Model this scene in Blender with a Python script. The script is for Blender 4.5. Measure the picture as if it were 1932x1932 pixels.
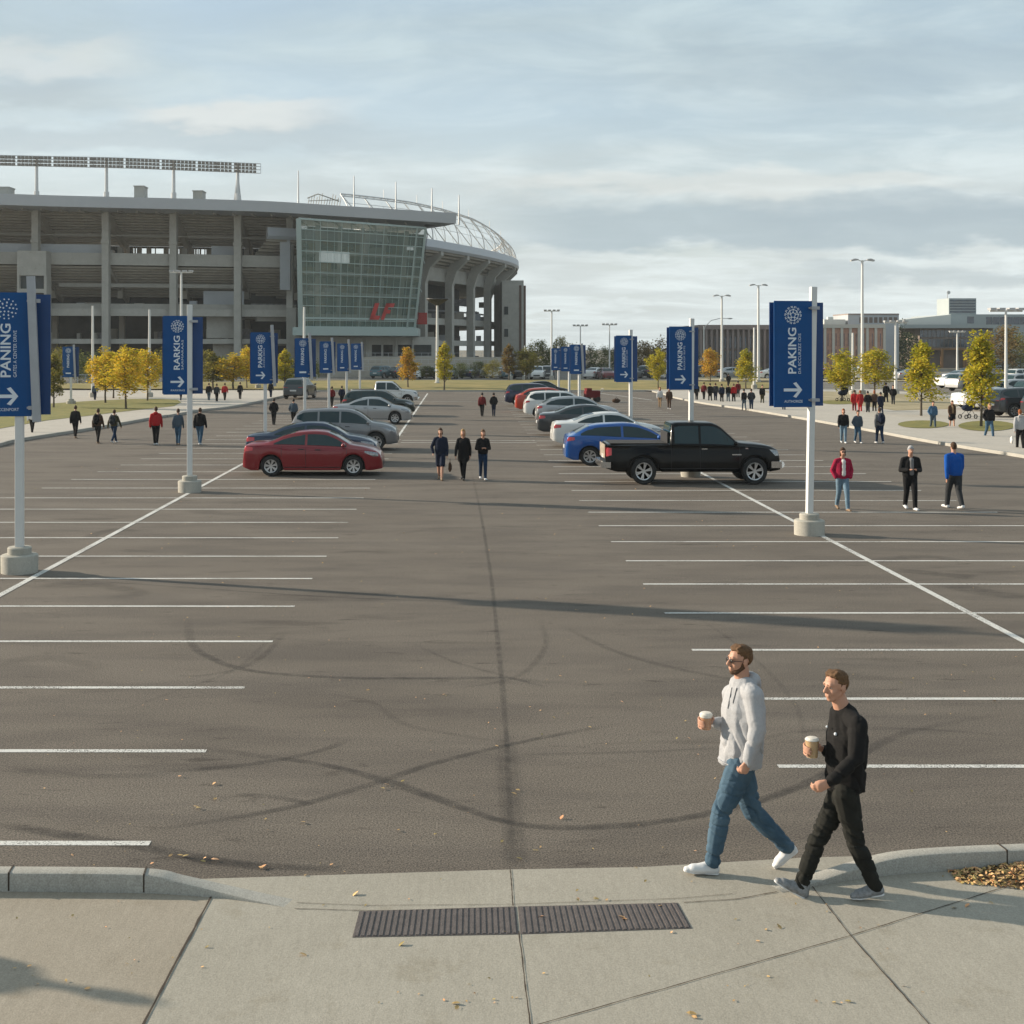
import bpy, bmesh, math, random
from math import sin, cos, pi, radians, sqrt, atan2, hypot
from mathutils import Vector, Matrix, noise

for o in list(bpy.data.objects): bpy.data.objects.remove(o)
scn = bpy.context.scene
C = scn.collection

# ---------------------------------------------------------------- camera, light, exposure
# level view camera with a lens shift, like an upright architectural shot
HX, HY, F, H = 867.0, 654.0, 2453.0, 4.25      # vanishing point, focal length in photo units, eye height
cam = bpy.data.cameras.new("camera"); camo = bpy.data.objects.new("camera", cam); C.objects.link(camo)
camo.location = (0, 0, H); camo.rotation_euler = (radians(90), 0, 0)
cam.sensor_width = 36; cam.lens = 36 * F / 1932
cam.shift_x = (966 - HX) / 1932; cam.shift_y = -(966 - HY) / 1932
cam.clip_start = 0.1; cam.clip_end = 6000
scn.camera = camo
SUN_EL, SUN_AZ = 17.7, 18.0                     # low sun from the left, a little beyond the subject
sv = Vector((-cos(radians(SUN_AZ)) * cos(radians(SUN_EL)), sin(radians(SUN_AZ)) * cos(radians(SUN_EL)), sin(radians(SUN_EL))))
sl = bpy.data.lights.new("sun", 'SUN'); slo = bpy.data.objects.new("sun", sl); C.objects.link(slo)
sl.energy = 4.6; sl.angle = radians(0.9); sl.color = (1.0, 0.87, 0.70)
slo.rotation_euler = sv.to_track_quat('Z', 'Y').to_euler(); slo.location = (-40, 20, 40)
scn.view_settings.view_transform = 'Standard'; scn.view_settings.look = 'None'
scn.view_settings.exposure = 0.74; scn.view_settings.gamma = 1
scn.render.resolution_x = 1024; scn.render.resolution_y = 1024

W = bpy.data.worlds.new("World"); scn.world = W; W.use_nodes = True
nt = W.node_tree; nt.nodes.clear()
def wn(t, **k):
    n = nt.nodes.new(t)
    for a, b in k.items(): setattr(n, a, b)
    return n
def wl(a, b): nt.links.new(a, b)
def wmath(op, a, b=None, c=None, clamp=False):
    n = wn('ShaderNodeMath', operation=op, use_clamp=clamp)
    for i, v in enumerate((a, b, c)):
        if v is None: continue
        if isinstance(v, (int, float)): n.inputs[i].default_value = v
        else: wl(v, n.inputs[i])
    return n.outputs[0]
def wstep(v, lo, hi):
    n = wn('ShaderNodeMapRange', interpolation_type='SMOOTHSTEP'); wl(v, n.inputs[0])
    n.inputs[1].default_value = lo; n.inputs[2].default_value = hi; n.inputs[3].default_value = 0; n.inputs[4].default_value = 1
    return n.outputs[0]
def wmix(f, a, b):
    n = wn('ShaderNodeMix', data_type='RGBA')
    wl(f, n.inputs[0])
    for s, v in ((n.inputs[6], a), (n.inputs[7], b)):
        if isinstance(v, tuple): s.default_value = (*v, 1)
        else: wl(v, s)
    return n.outputs[2]
sky = wn('ShaderNodeTexSky', sky_type='NISHITA'); sky.sun_disc = False
sky.sun_elevation = radians(SUN_EL); sky.sun_rotation = atan2(sv.x, sv.y)
sky.altitude = 200; sky.air_density = 1.0; sky.dust_density = 2.0; sky.ozone_density = 1.5
tc = wn('ShaderNodeTexCoord'); sep = wn('ShaderNodeSeparateXYZ'); wl(tc.outputs['Generated'], sep.inputs[0])
dx, dy, dz = sep.outputs
zz = wmath('MAXIMUM', dz, 0.0)
den = wmath('ADD', zz, 0.12)
cu = wmath('DIVIDE', dx, den); cv = wmath('DIVIDE', dy, den)
def wnoise(sx, sy, scale, detail, rough, off=0.0, dist=0.0):
    cb = wn('ShaderNodeCombineXYZ'); wl(wmath('MULTIPLY', cu, sx), cb.inputs[0]); wl(wmath('MULTIPLY', cv, sy), cb.inputs[1]); cb.inputs[2].default_value = off
    n = wn('ShaderNodeTexNoise'); wl(cb.outputs[0], n.inputs['Vector'])
    n.inputs['Scale'].default_value = scale; n.inputs['Detail'].default_value = detail
    n.inputs['Roughness'].default_value = rough; n.inputs['Distortion'].default_value = dist
    return n.outputs[0]
n1 = wnoise(0.55, 1.0, 1.1, 8, 0.55, 3.1, 0.6)      # thin high veil
n2 = wnoise(1.0, 1.3, 2.3, 8, 0.6, 7.7, 0.4)        # broken wisps
n3 = wnoise(1.0, 1.0, 0.5, 3, 0.5, 1.3)
veil = wmath('ADD', wmath('MULTIPLY', wstep(n1, 0.30, 0.72), 0.38), wmath('MULTIPLY', wstep(n2, 0.42, 0.75), 0.25))
veil = wmath('ADD', veil, 0.58)
hor = wmath('SUBTRACT', 1.0, wstep(zz, 0.0, 0.22))
veil = wmath('ADD', veil, wmath('MULTIPLY', hor, 0.32), clamp=True)
base = wn('ShaderNodeVectorMath', operation='SCALE'); wl(sky.outputs[0], base.inputs[0]); base.inputs['Scale'].default_value = 0.125
# cloud light, brighter where the wisps are thin towards the sun
cloudcol = wmix(wstep(zz, 0.02, 0.26), (0.460, 0.502, 0.500), (0.300, 0.365, 0.392))
clouddk = wn('ShaderNodeVectorMath', operation='SCALE'); wl(cloudcol, clouddk.inputs[0]); wl(wmath('ADD', wmath('MULTIPLY', wstep(n3, .3, .7), .12), wmath('ADD', wmath('MULTIPLY', wstep(n2, .35, .75), .22), .84)), clouddk.inputs['Scale']); cloudcol = clouddk.outputs[0]
col = wmix(veil, base.outputs[0], cloudcol)
# a long flat grey bank low over the horizon and a smaller one to the west, with lit upper edges
ay = wmath('MAXIMUM', dy, 0.02)
az = wmath('DIVIDE', dx, ay); el = wmath('DIVIDE', dz, ay)
cb = wn('ShaderNodeCombineXYZ'); wl(wmath('MULTIPLY', az, 9.0), cb.inputs[0]); wl(wmath('MULTIPLY', el, 26.0), cb.inputs[1])
nb = wn('ShaderNodeTexNoise'); wl(cb.outputs[0], nb.inputs['Vector']); nb.inputs['Scale'].default_value = 1.5; nb.inputs['Detail'].default_value = 9; nb.inputs['Roughness'].default_value = 0.55
wob = wmath('MULTIPLY', wmath('SUBTRACT', nb.outputs[0], 0.5), 0.05)
elw = wmath('ADD', el, wob)
def bank(e0, e1, e2, e3, a0, a1, a2, a3):
    m = wmath('MULTIPLY', wstep(elw, e0, e1), wmath('SUBTRACT', 1.0, wstep(elw, e2, e3)))
    return wmath('MULTIPLY', m, wmath('MULTIPLY', wstep(az, a0, a1), wmath('SUBTRACT', 1.0, wstep(az, a2, a3))))
front = wstep(dy, 0.02, 0.2)
for (e, a, c_, s) in (
    ((0.070, 0.080, 0.102, 0.120), (-0.02, 0.10, 0.60, 0.8), (0.26, 0.32, 0.352), 0.80),
    ((0.085, 0.098, 0.112, 0.128), (0.18, 0.25, 0.60, 0.8), (0.25, 0.305, 0.34), 0.5),
    ((0.045, 0.052, 0.058, 0.066), (0.2, 0.3, 0.5, 0.7), (0.27, 0.32, 0.345), 0.45),
    ((0.116, 0.124, 0.130, 0.138), (-0.02, 0.08, 0.34, 0.42), (0.56, 0.55, 0.51), 0.28),
    ((0.175, 0.188, 0.20, 0.222), (-0.6, -0.5, -0.32, -0.22), (0.28, 0.325, 0.35), 0.6),
    ((0.205, 0.216, 0.226, 0.24), (-0.6, -0.5, -0.30, -0.22), (0.50, 0.50, 0.47), 0.4),
    ((0.165, 0.172, 0.184, 0.194), (-0.27, -0.22, -0.14, -0.06), (0.52, 0.51, 0.475), 0.5),
    ((0.145, 0.155, 0.165, 0.178), (-0.5, -0.4, -0.12, 0.02), (0.29, 0.335, 0.36), 0.5),
    ((0.19, 0.205, 0.225, 0.245), (0.12, 0.2, 0.5, 0.7), (0.24, 0.30, 0.34), 0.40)):
    m = wmath('MULTIPLY', wmath('MULTIPLY', bank(*e, *a), s), front)
    col = wmix(m, col, c_)
bg = wn('ShaderNodeBackground'); bg.inputs[1].default_value = 1.0; wl(col, bg.inputs[0])
wo = wn('ShaderNodeOutputWorld'); wl(bg.outputs[0], wo.inputs[0])

# ---------------------------------------------------------------- helpers
def G(px, py, z=0.0):
    """photo point lying at height z -> world"""
    Y = F * (H - z) / (py - HY); return Vector(((px - HX) * Y / F, Y, z))
def P(px, py, Y): return Vector(((px - HX) * Y / F, Y, H - (py - HY) * Y / F))

MATS = {}
def mat(name, col, rough=0.7, metal=0.0, var=0.12, scale=6.0, bump=0.0, bscale=60.0, coat=0.0, spec=0.5, col2=None, trans=0.0, alpha=1.0, stretch=(1, 1, 1), emis=None, island=0.0, gen=False):
    if name in MATS: return MATS[name]
    m = bpy.data.materials.new(name); m.use_nodes = True
    t = m.node_tree; b = t.nodes['Principled BSDF']
    b.inputs['Roughness'].default_value = rough; b.inputs['Metallic'].default_value = metal
    b.inputs['Specular IOR Level'].default_value = spec
    b.inputs['Coat Weight'].default_value = coat; b.inputs['Coat Roughness'].default_value = 0.05
    b.inputs['Transmission Weight'].default_value = trans; b.inputs['Alpha'].default_value = alpha
    co = t.nodes.new('ShaderNodeTexCoord'); mp = t.nodes.new('ShaderNodeMapping'); mp.inputs['Scale'].default_value = stretch
    t.links.new(co.outputs['Object'], mp.inputs[0])
    n = t.nodes.new('ShaderNodeTexNoise'); n.inputs['Scale'].default_value = scale; n.inputs['Detail'].default_value = 6; n.inputs['Roughness'].default_value = 0.6
    t.links.new(mp.outputs[0], n.inputs['Vector'])
    r = t.nodes.new('ShaderNodeValToRGB'); r.color_ramp.elements[0].position = 0.3; r.color_ramp.elements[1].position = 0.7
    c1 = tuple(max(0, c * (1 - var)) for c in col); c2 = tuple(min(1, c * (1 + var)) for c in (col2 or col))
    if col2: c1 = tuple(col)
    r.color_ramp.elements[0].color = (*c1, 1); r.color_ramp.elements[1].color = (*c2, 1)
    t.links.new(n.outputs[0], r.inputs[0])
    out = r.outputs[0]
    if island > 0:
        g = t.nodes.new('ShaderNodeNewGeometry'); hs = t.nodes.new('ShaderNodeHueSaturation')
        mr = t.nodes.new('ShaderNodeMapRange'); t.links.new(g.outputs['Random Per Island'], mr.inputs[0]); mr.inputs[3].default_value = 1 - island; mr.inputs[4].default_value = 1 + island
        t.links.new(mr.outputs[0], hs.inputs['Value'])
        mr2 = t.nodes.new('ShaderNodeMapRange'); t.links.new(g.outputs['Random Per Island'], mr2.inputs[0]); mr2.inputs[3].default_value = 0.5 + island * 0.06; mr2.inputs[4].default_value = 0.5 - island * 0.06
        t.links.new(mr2.outputs[0], hs.inputs['Hue'])
        t.links.new(out, hs.inputs['Color']); out = hs.outputs[0]
    t.links.new(out, b.inputs['Base Color'])
    if bump > 0:
        n2 = t.nodes.new('ShaderNodeTexNoise'); n2.inputs['Scale'].default_value = bscale; n2.inputs['Detail'].default_value = 5
        t.links.new(mp.outputs[0], n2.inputs['Vector'])
        bp = t.nodes.new('ShaderNodeBump'); bp.inputs['Strength'].default_value = bump; bp.inputs['Distance'].default_value = 0.02
        t.links.new(n2.outputs[0], bp.inputs['Height']); t.links.new(bp.outputs[0], b.inputs['Normal'])
    if emis: b.inputs['Emission Color'].default_value = (*emis[:3], 1); b.inputs['Emission Strength'].default_value = emis[3]
    MATS[name] = m
    return m

class MB:
    """collects geometry, then becomes one mesh object"""
    def __init__(s): s.v = []; s.f = []; s.mi = []; s.m = 0
    def face(s, idx): s.f.append(tuple(idx)); s.mi.append(s.m)
    def quad(s, a, b, c, d):
        n = len(s.v); s.v += [tuple(a), tuple(b), tuple(c), tuple(d)]; s.face((n, n + 1, n + 2, n + 3))
    def poly(s, pts):
        n = len(s.v); s.v += [tuple(p) for p in pts]; s.face(range(n, n + len(pts)))
    def box(s, c, sz, rz=0.0, M=None):
        n = len(s.v); hx, hy, hz = sz[0] / 2, sz[1] / 2, sz[2] / 2
        for k in ((-1, -1, -1), (1, -1, -1), (1, 1, -1), (-1, 1, -1), (-1, -1, 1), (1, -1, 1), (1, 1, 1), (-1, 1, 1)):
            p = Vector((k[0] * hx, k[1] * hy, k[2] * hz))
            if rz: p = Matrix.Rotation(rz, 3, 'Z') @ p
            if M: p = M @ p
            s.v.append(tuple(p + Vector(c)))
        for f in ((0, 3, 2, 1), (4, 5, 6, 7), (0, 1, 5, 4), (1, 2, 6, 5), (2, 3, 7, 6), (3, 0, 4, 7)): s.face([n + i for i in f])
    def b2(s, x0, x1, y0, y1, z0, z1): s.box(((x0 + x1) / 2, (y0 + y1) / 2, (z0 + z1) / 2), (abs(x1 - x0), abs(y1 - y0), abs(z1 - z0)))
    def beam(s, a, b, w, h, up=(0, 0, 1)):
        a = Vector(a); b = Vector(b); d = (b - a).normalized(); u = Vector(up)
        sd = d.cross(u)
        if sd.length < 1e-4: sd = d.cross(Vector((0, 1, 0)))
        sd.normalize(); u = sd.cross(d)
        n = len(s.v)
        for p in (a, b):
            for k in ((-1, -1), (1, -1), (1, 1), (-1, 1)): s.v.append(tuple(p + sd * k[0] * w / 2 + u * k[1] * h / 2))
        for f in ((0, 1, 2, 3), (7, 6, 5, 4), (0, 4, 5, 1), (1, 5, 6, 2), (2, 6, 7, 3), (3, 7, 4, 0)): s.face([n + i for i in f])
    def tube(s, pts, r, n=8, cap=True):
        pts = [Vector(p) for p in pts]; rs = r if isinstance(r, (list, tuple)) else [r] * len(pts)
        base = len(s.v); ref = None
        for i, p in enumerate(pts):
            d = (pts[min(i + 1, len(pts) - 1)] - pts[max(i - 1, 0)]).normalized()
            if ref is None:
                ref = d.cross(Vector((0, 0, 1)))
                if ref.length < 1e-3: ref = Vector((1, 0, 0))
            a = (ref - d * ref.dot(d)).normalized(); ref = a; b = d.cross(a)
            for k in range(n):
                t = 2 * pi * k / n; s.v.append(tuple(p + (a * cos(t) + b * sin(t)) * rs[i]))
        for i in range(len(pts) - 1):
            for k in range(n):
                a0 = base + i * n + k; a1 = base + i * n + (k + 1) % n
                s.face((a0, a1, a1 + n, a0 + n))
        if cap:
            s.face([base + k for k in range(n)][::-1]); s.face([base + (len(pts) - 1) * n + k for k in range(n)])
    def lathe(s, prof, n=24, c=(0, 0, 0), axis='Z', cap=True):
        base = len(s.v); c = Vector(c)
        for r, z in prof:
            for k in range(n):
                t = 2 * pi * k / n
                p = Vector((r * cos(t), r * sin(t), z))
                if axis == 'Y': p = Vector((p.x, p.z, p.y))
                s.v.append(tuple(c + p))
        for i in range(len(prof) - 1):
            for k in range(n):
                a0 = base + i * n + k; a1 = base + i * n + (k + 1) % n
                s.face((a0, a1, a1 + n, a0 + n))
        if cap:
            s.face([base + k for k in range(n)][::-1]); s.face([base + (len(prof) - 1) * n + k for k in range(n)])
    def prism(s, pts, ext):
        n = len(s.v); k = len(pts); ext = Vector(ext)
        s.v += [tuple(p) for p in pts] + [tuple(Vector(p) + ext) for p in pts]
        s.face([n + i for i in range(k)][::-1]); s.face([n + k + i for i in range(k)])
        for i in range(k): s.face((n + i, n + (i + 1) % k, n + k + (i + 1) % k, n + k + i))
    def grid(s, rows):
        n = len(s.v); w = len(rows[0])
        for r in rows: s.v += [tuple(p) for p in r]
        for i in range(len(rows) - 1):
            for j in range(w - 1):
                a = n + i * w + j; s.face((a, a + 1, a + w + 1, a + w))
    def blob(s, c, r, n=10, M=None, seed=0, amp=0.0):
        base = len(s.v); c = Vector(c); m = n // 2 + 1
        for i in range(m + 1):
            ph = pi * i / m
            for k in range(n):
                t = 2 * pi * k / n; p = Vector((r[0] * sin(ph) * cos(t), r[1] * sin(ph) * sin(t), -r[2] * cos(ph)))
                if amp: p *= 1 + amp * noise.noise(p * 2.0 / max(r) + Vector((seed, 0, 0)))
                if M: p = M @ p
                s.v.append(tuple(c + p))
        for i in range(m):
            for k in range(n):
                a0 = base + i * n + k; a1 = base + i * n + (k + 1) % n; s.face((a0, a1, a1 + n, a0 + n))
    def mesh(s, name, mats, smooth=False, ang=35, fix=True):
        me = bpy.data.meshes.new(name); me.from_pydata(s.v, [], s.f)
        for m in (mats if isinstance(mats, (list, tuple)) else [mats]): me.materials.append(m)
        me.polygons.foreach_set('material_index', s.mi)
        if fix:
            bm = bmesh.new(); bm.from_mesh(me)
            bmesh.ops.remove_doubles(bm, verts=bm.verts, dist=0.0004)
            bmesh.ops.recalc_face_normals(bm, faces=bm.faces); bm.to_mesh(me); bm.free()
        if smooth:
            me.polygons.foreach_set('use_smooth', [True] * len(me.polygons))
            me.set_sharp_from_angle(angle=radians(ang))
        me.update(); return me
    def build(s, name, mats, parent=None, loc=None, **k):
        o = bpy.data.objects.new(name, s.mesh(name, mats, **k)); C.objects.link(o)
        if parent is not None: o.parent = parent
        if loc is not None: o.location = loc
        return o
def tag(o, label, cat, group=None):
    o['label'] = label; o['category'] = cat
    if group: o['group'] = group
    return o
def thing(name, label, cat, loc=(0, 0, 0), rz=0.0, group=None):
    o = bpy.data.objects.new(name, None); C.objects.link(o); o.empty_display_size = 0.3
    o.location = loc; o.rotation_euler = (0, 0, rz); return tag(o, label, cat, group)
def struct(o, kind='structure'): o['kind'] = kind; return o
def kids(o): return [c for c in ALLKIDS.get(o.name, [])] if False else list(o.children)
def copy_tree(o, parent=None, ov=None):
    c = o.copy(); C.objects.link(c); c.parent = parent
    if ov and c.type == 'MESH':
        for s_ in c.material_slots:
            if s_.material and s_.material.name in ov:
                mnew = ov[s_.material.name]; s_.link = 'OBJECT'; s_.material = mnew
    for ch in list(o.children): copy_tree(ch, c, ov)
    return c
def lerp(a, b, t): return a + (b - a) * t
def interp(tab, x):
    if x <= tab[0][0]: return tab[0][1]
    for (x0, y0), (x1, y1) in zip(tab, tab[1:]):
        if x <= x1: return y0 + (y1 - y0) * (x - x0) / (x1 - x0)
    return tab[-1][1]
def smooth_tab(tab, x):
    """Catmull style interpolation of a table"""
    n = len(tab)
    if x <= tab[0][0]: return tab[0][1]
    if x >= tab[-1][0]: return tab[-1][1]
    for i in range(n - 1):
        if x <= tab[i + 1][0]: break
    x0, y0 = tab[i]; x1, y1 = tab[i + 1]; h = x1 - x0; t = (x - x0) / h
    def sl_(k):
        if k <= 0 or k >= n - 1: return 0 if False else ((tab[min(k + 1, n - 1)][1] - tab[max(k - 1, 0)][1]) / max(1e-6, tab[min(k + 1, n - 1)][0] - tab[max(k - 1, 0)][0]))
        d0 = (tab[k][1] - tab[k - 1][1]) / (tab[k][0] - tab[k - 1][0]); d1 = (tab[k + 1][1] - tab[k][1]) / (tab[k + 1][0] - tab[k][0])
        if d0 * d1 <= 0: return 0
        return 2 * d0 * d1 / (d0 + d1)
    m0, m1 = sl_(i) * h, sl_(i + 1) * h
    return (2 * t**3 - 3 * t**2 + 1) * y0 + (t**3 - 2 * t**2 + t) * m0 + (-2 * t**3 + 3 * t**2) * y1 + (t**3 - t**2) * m1
# ---------------------------------------------------------------- ground
def asphalt_mat(name, c, c2, light=1.0):
    m = bpy.data.materials.new(name); m.use_nodes = True; t = m.node_tree; b = t.nodes['Principled BSDF']
    L = t.links.new
    co = t.nodes.new('ShaderNodeTexCoord')
    def nz(scale, det=5, st=(1, 1, 1)):
        mp = t.nodes.new('ShaderNodeMapping'); mp.inputs['Scale'].default_value = st; L(co.outputs['Object'], mp.inputs[0])
        n = t.nodes.new('ShaderNodeTexNoise'); n.inputs['Scale'].default_value = scale; n.inputs['Detail'].default_value = det; n.inputs['Roughness'].default_value = 0.62; L(mp.outputs[0], n.inputs['Vector']); return n.outputs[0]
    def ramp(s, p0, p1, a, bb):
        r = t.nodes.new('ShaderNodeValToRGB'); L(s, r.inputs[0]); r.color_ramp.elements[0].position = p0; r.color_ramp.elements[1].position = p1
        r.color_ramp.elements[0].color = (*a, 1); r.color_ramp.elements[1].color = (*bb, 1); return r.outputs[0]
    def mul(a, bb, f=1.0):
        n = t.nodes.new('ShaderNodeMix'); n.data_type = 'RGBA'; n.blend_type = 'MULTIPLY'; n.inputs[0].default_value = f; L(a, n.inputs[6]); L(bb, n.inputs[7]); return n.outputs[2]
    base = ramp(nz(0.35, 6, (0.6, 1.6, 1)), 0.3, 0.7, c, c2)
    fine = ramp(nz(62, 3), 0.30, 0.70, (0.30, 0.30, 0.30), (1.85, 1.80, 1.72))
    mid = ramp(nz(28, 4), 0.3, 0.7, (0.86, 0.86, 0.86), (1.12, 1.12, 1.11))
    patch = ramp(nz(0.9, 6, (0.35, 1.2, 1)), 0.36, 0.56, (0.80, 0.80, 0.81), (1.03, 1.03, 1.02))
    stain = ramp(nz(0.55, 4, (0.5, 1.6, 1)), 0.30, 0.40, (0.70, 0.69, 0.69), (1, 1, 1))
    oil = ramp(nz(2.3, 5, (0.6, 1.8, 1)), 0.29, 0.38, (0.60, 0.59, 0.58), (1, 1, 1))
    col = mul(mul(mul(mul(mul(base, fine), mid), patch), stain), oil)
    L(col, b.inputs['Base Color']); b.inputs['Roughness'].default_value = 0.92; b.inputs['Specular IOR Level'].default_value = 0.25
    bp = t.nodes.new('ShaderNodeBump'); bp.inputs['Strength'].default_value = 0.5; bp.inputs['Distance'].default_value = 0.012; L(nz(70, 4), bp.inputs['Height']); L(bp.outputs[0], b.inputs['Normal'])
    return m
def concrete_mat(name, c, c2):
    m = asphalt_mat(name, c, c2); t = m.node_tree
    return m
def conc(name, a, b2, bump=0.35, fine=0.10):
    m = bpy.data.materials.new(name); m.use_nodes = True; t = m.node_tree; b = t.nodes['Principled BSDF']; L = t.links.new
    co = t.nodes.new('ShaderNodeTexCoord')
    def nz(scale, det=5, st=(1, 1, 1)):
        mp = t.nodes.new('ShaderNodeMapping'); mp.inputs['Scale'].default_value = st; L(co.outputs['Object'], mp.inputs[0])
        n = t.nodes.new('ShaderNodeTexNoise'); n.inputs['Scale'].default_value = scale; n.inputs['Detail'].default_value = det; n.inputs['Roughness'].default_value = 0.6; L(mp.outputs[0], n.inputs['Vector']); return n.outputs[0]
    def ramp(s, p0, p1, x, y):
        r = t.nodes.new('ShaderNodeValToRGB'); L(s, r.inputs[0]); r.color_ramp.elements[0].position = p0; r.color_ramp.elements[1].position = p1
        r.color_ramp.elements[0].color = (*x, 1); r.color_ramp.elements[1].color = (*y, 1); return r.outputs[0]
    def mul(x, y):
        n = t.nodes.new('ShaderNodeMix'); n.data_type = 'RGBA'; n.blend_type = 'MULTIPLY'; n.inputs[0].default_value = 1; L(x, n.inputs[6]); L(y, n.inputs[7]); return n.outputs[2]
    base = ramp(nz(0.8, 6), 0.3, 0.7, a, b2)
    fn = ramp(nz(75, 4), 0.3, 0.7, (1 - fine * 1.7,) * 3, (1 + fine * 1.5,) * 3)
    bro = ramp(nz(7, 5, (3, 0.5, 1)), 0.3, 0.7, (0.93, 0.93, 0.925), (1.05, 1.05, 1.05))
    sp = ramp(nz(2.2, 8), 0.29, 0.42, (0.86, 0.84, 0.80), (1, 1, 1))
    L(mul(mul(mul(base, fn), bro), sp), b.inputs['Base Color']); b.inputs['Roughness'].default_value = 0.9; b.inputs['Specular IOR Level'].default_value = 0.25
    bp = t.nodes.new('ShaderNodeBump'); bp.inputs['Strength'].default_value = bump; bp.inputs['Distance'].default_value = 0.006; L(nz(60, 5, (1.6, 0.8, 1)), bp.inputs['Height']); L(bp.outputs[0], b.inputs['Normal'])
    return m
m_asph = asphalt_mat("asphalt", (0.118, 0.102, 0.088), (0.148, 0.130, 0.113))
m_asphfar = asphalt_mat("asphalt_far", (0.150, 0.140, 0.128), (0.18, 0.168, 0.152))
m_conc = conc("concrete", (0.325, 0.300, 0.250), (0.362, 0.336, 0.283))
m_conc2 = conc("concrete_warm", (0.300, 0.262, 0.208), (0.335, 0.296, 0.24))
m_curb = conc("curb_concrete", (0.35, 0.335, 0.30), (0.40, 0.385, 0.345), 0.5, 0.14)
m_plaza = conc("plaza_paving", (0.42, 0.385, 0.335), (0.48, 0.44, 0.385), 0.2)
m_paint = mat("road_paint", (0.60, 0.59, 0.555), 0.8, var=0.12, scale=9, bump=0.2, bscale=80)
t = m_paint.node_tree; b = t.nodes['Principled BSDF']; co = t.nodes.new('ShaderNodeTexCoord')
n_a = t.nodes.new('ShaderNodeTexNoise'); n_a.inputs['Scale'].default_value = 55; n_a.inputs['Detail'].default_value = 4; n_b = t.nodes.new('ShaderNodeTexNoise'); n_b.inputs['Scale'].default_value = .9; n_b.inputs['Detail'].default_value = 4
for q in (n_a, n_b): t.links.new(co.outputs['Object'], q.inputs['Vector'])
ad = t.nodes.new('ShaderNodeMath'); ad.operation = 'MULTIPLY_ADD'; t.links.new(n_b.outputs[0], ad.inputs[0]); ad.inputs[1].default_value = .55; t.links.new(n_a.outputs[0], ad.inputs[2])
mr = t.nodes.new('ShaderNodeMapRange'); t.links.new(ad.outputs[0], mr.inputs[0]); mr.inputs[1].default_value = .62; mr.inputs[2].default_value = .74; mr.inputs[3].default_value = .25; mr.inputs[4].default_value = 1
t.links.new(mr.outputs[0], b.inputs['Alpha'])
m_joint = mat("joint", (0.045, 0.032, 0.022), 0.95)
m_grass = mat("grass", (0.115, 0.125, 0.022), 0.95, var=0.15, scale=2.0, col2=(0.20, 0.165, 0.035), bump=0.8, bscale=20)
m_dry = mat("dry_grass", (0.22, 0.18, 0.09), 0.95, var=0.2, scale=0.6, col2=(0.34, 0.285, 0.18), bump=0.6, bscale=15)
m_earth = mat("earth", (0.12, 0.11, 0.085), 0.95, var=0.2, scale=0.05, col2=(0.20, 0.175, 0.13))

def sheet(name, pts, z, m, sub=False):
    mb = MB(); mb.poly([(p[0], p[1], z) for p in pts]); o = mb.build(name, m, fix=False)
    me = o.data
    if me.polygons[0].normal.z < 0:
        me.flip_normals()
    return struct(o)
sheet("ground", [(-900, -60), (900, -60), (900, 1500), (-900, 1500)], -0.06, m_earth)

KL = [(-40, 849), (0, 842), (41, 832), (178, 810.5), (301, 788.7), (323, 786), (380, 776), (438, 769.5), (492, 758.5), (530, 750), (560, 743), (600, 739.5)]
KR = [(1230, 739.5), (1252, 745), (1270, 751), (1324, 762), (1400, 773), (1480, 786), (1554, 798.7), (1650, 816), (1739, 833), (1840, 850), (1932, 864.5), (2100, 895)]
kl = [G(*p) for p in KL]; kr = [G(*p) for p in KR]
def smooth_path(p, n=4):
    out = []
    for i in range(len(p) - 1):
        a = p[max(i - 1, 0)]; b = p[i]; c = p[i + 1]; d = p[min(i + 2, len(p) - 1)]
        for k in range(n):
            t = k / n; out.append(0.5 * ((2 * b) + (c - a) * t + (2 * a - 5 * b + 4 * c - d) * t * t + (-a + 3 * b - 3 * c + d) * t**3))
    out.append(p[-1]); return out
kl = smooth_path(kl); kr = smooth_path(kr)
YF = 10425 / 85.0
# apron / asphalt boundary
AB = [(-8, 10.30), (-3.6, 10.36), (-2.23, 10.36), (-2.1, 10.36), (0.42, 10.55), (1.5, 10.6), (2.9, 10.80), (8.5, 11.1)]
lot = [(-60, 10.3)] + AB + [(60, 11.2), (60, YF + 3), (-60, YF + 3)]
sheet("parking_lot_asphalt", lot, 0.0, m_asph)
# drive lanes beyond the lot
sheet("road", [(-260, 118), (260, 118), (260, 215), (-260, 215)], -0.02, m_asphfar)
# concrete footway in the foreground, two pours
def zflat(pts, z): return [(p[0], p[1]) for p in pts]
cA = G(398, 1695); cB = G(272, 1932)
dv = (cB - cA).normalized(); cBx = cA + dv * 8
sheet("footway_warm_slab", [(-12, 10.3), (-2.42, 10.3), (cA.x, cA.y), (cBx.x, cBx.y), (-12, cBx.y)], 0.004, m_conc2)
sheet("footway", [(p[0], p[1] - 0.0) for p in AB if p[0] > -2.2] + [(8.6, 3)] + [(cBx.x, cBx.y), (cA.x, cA.y), (-2.42, 10.3)], 0.008, m_conc)
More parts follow.
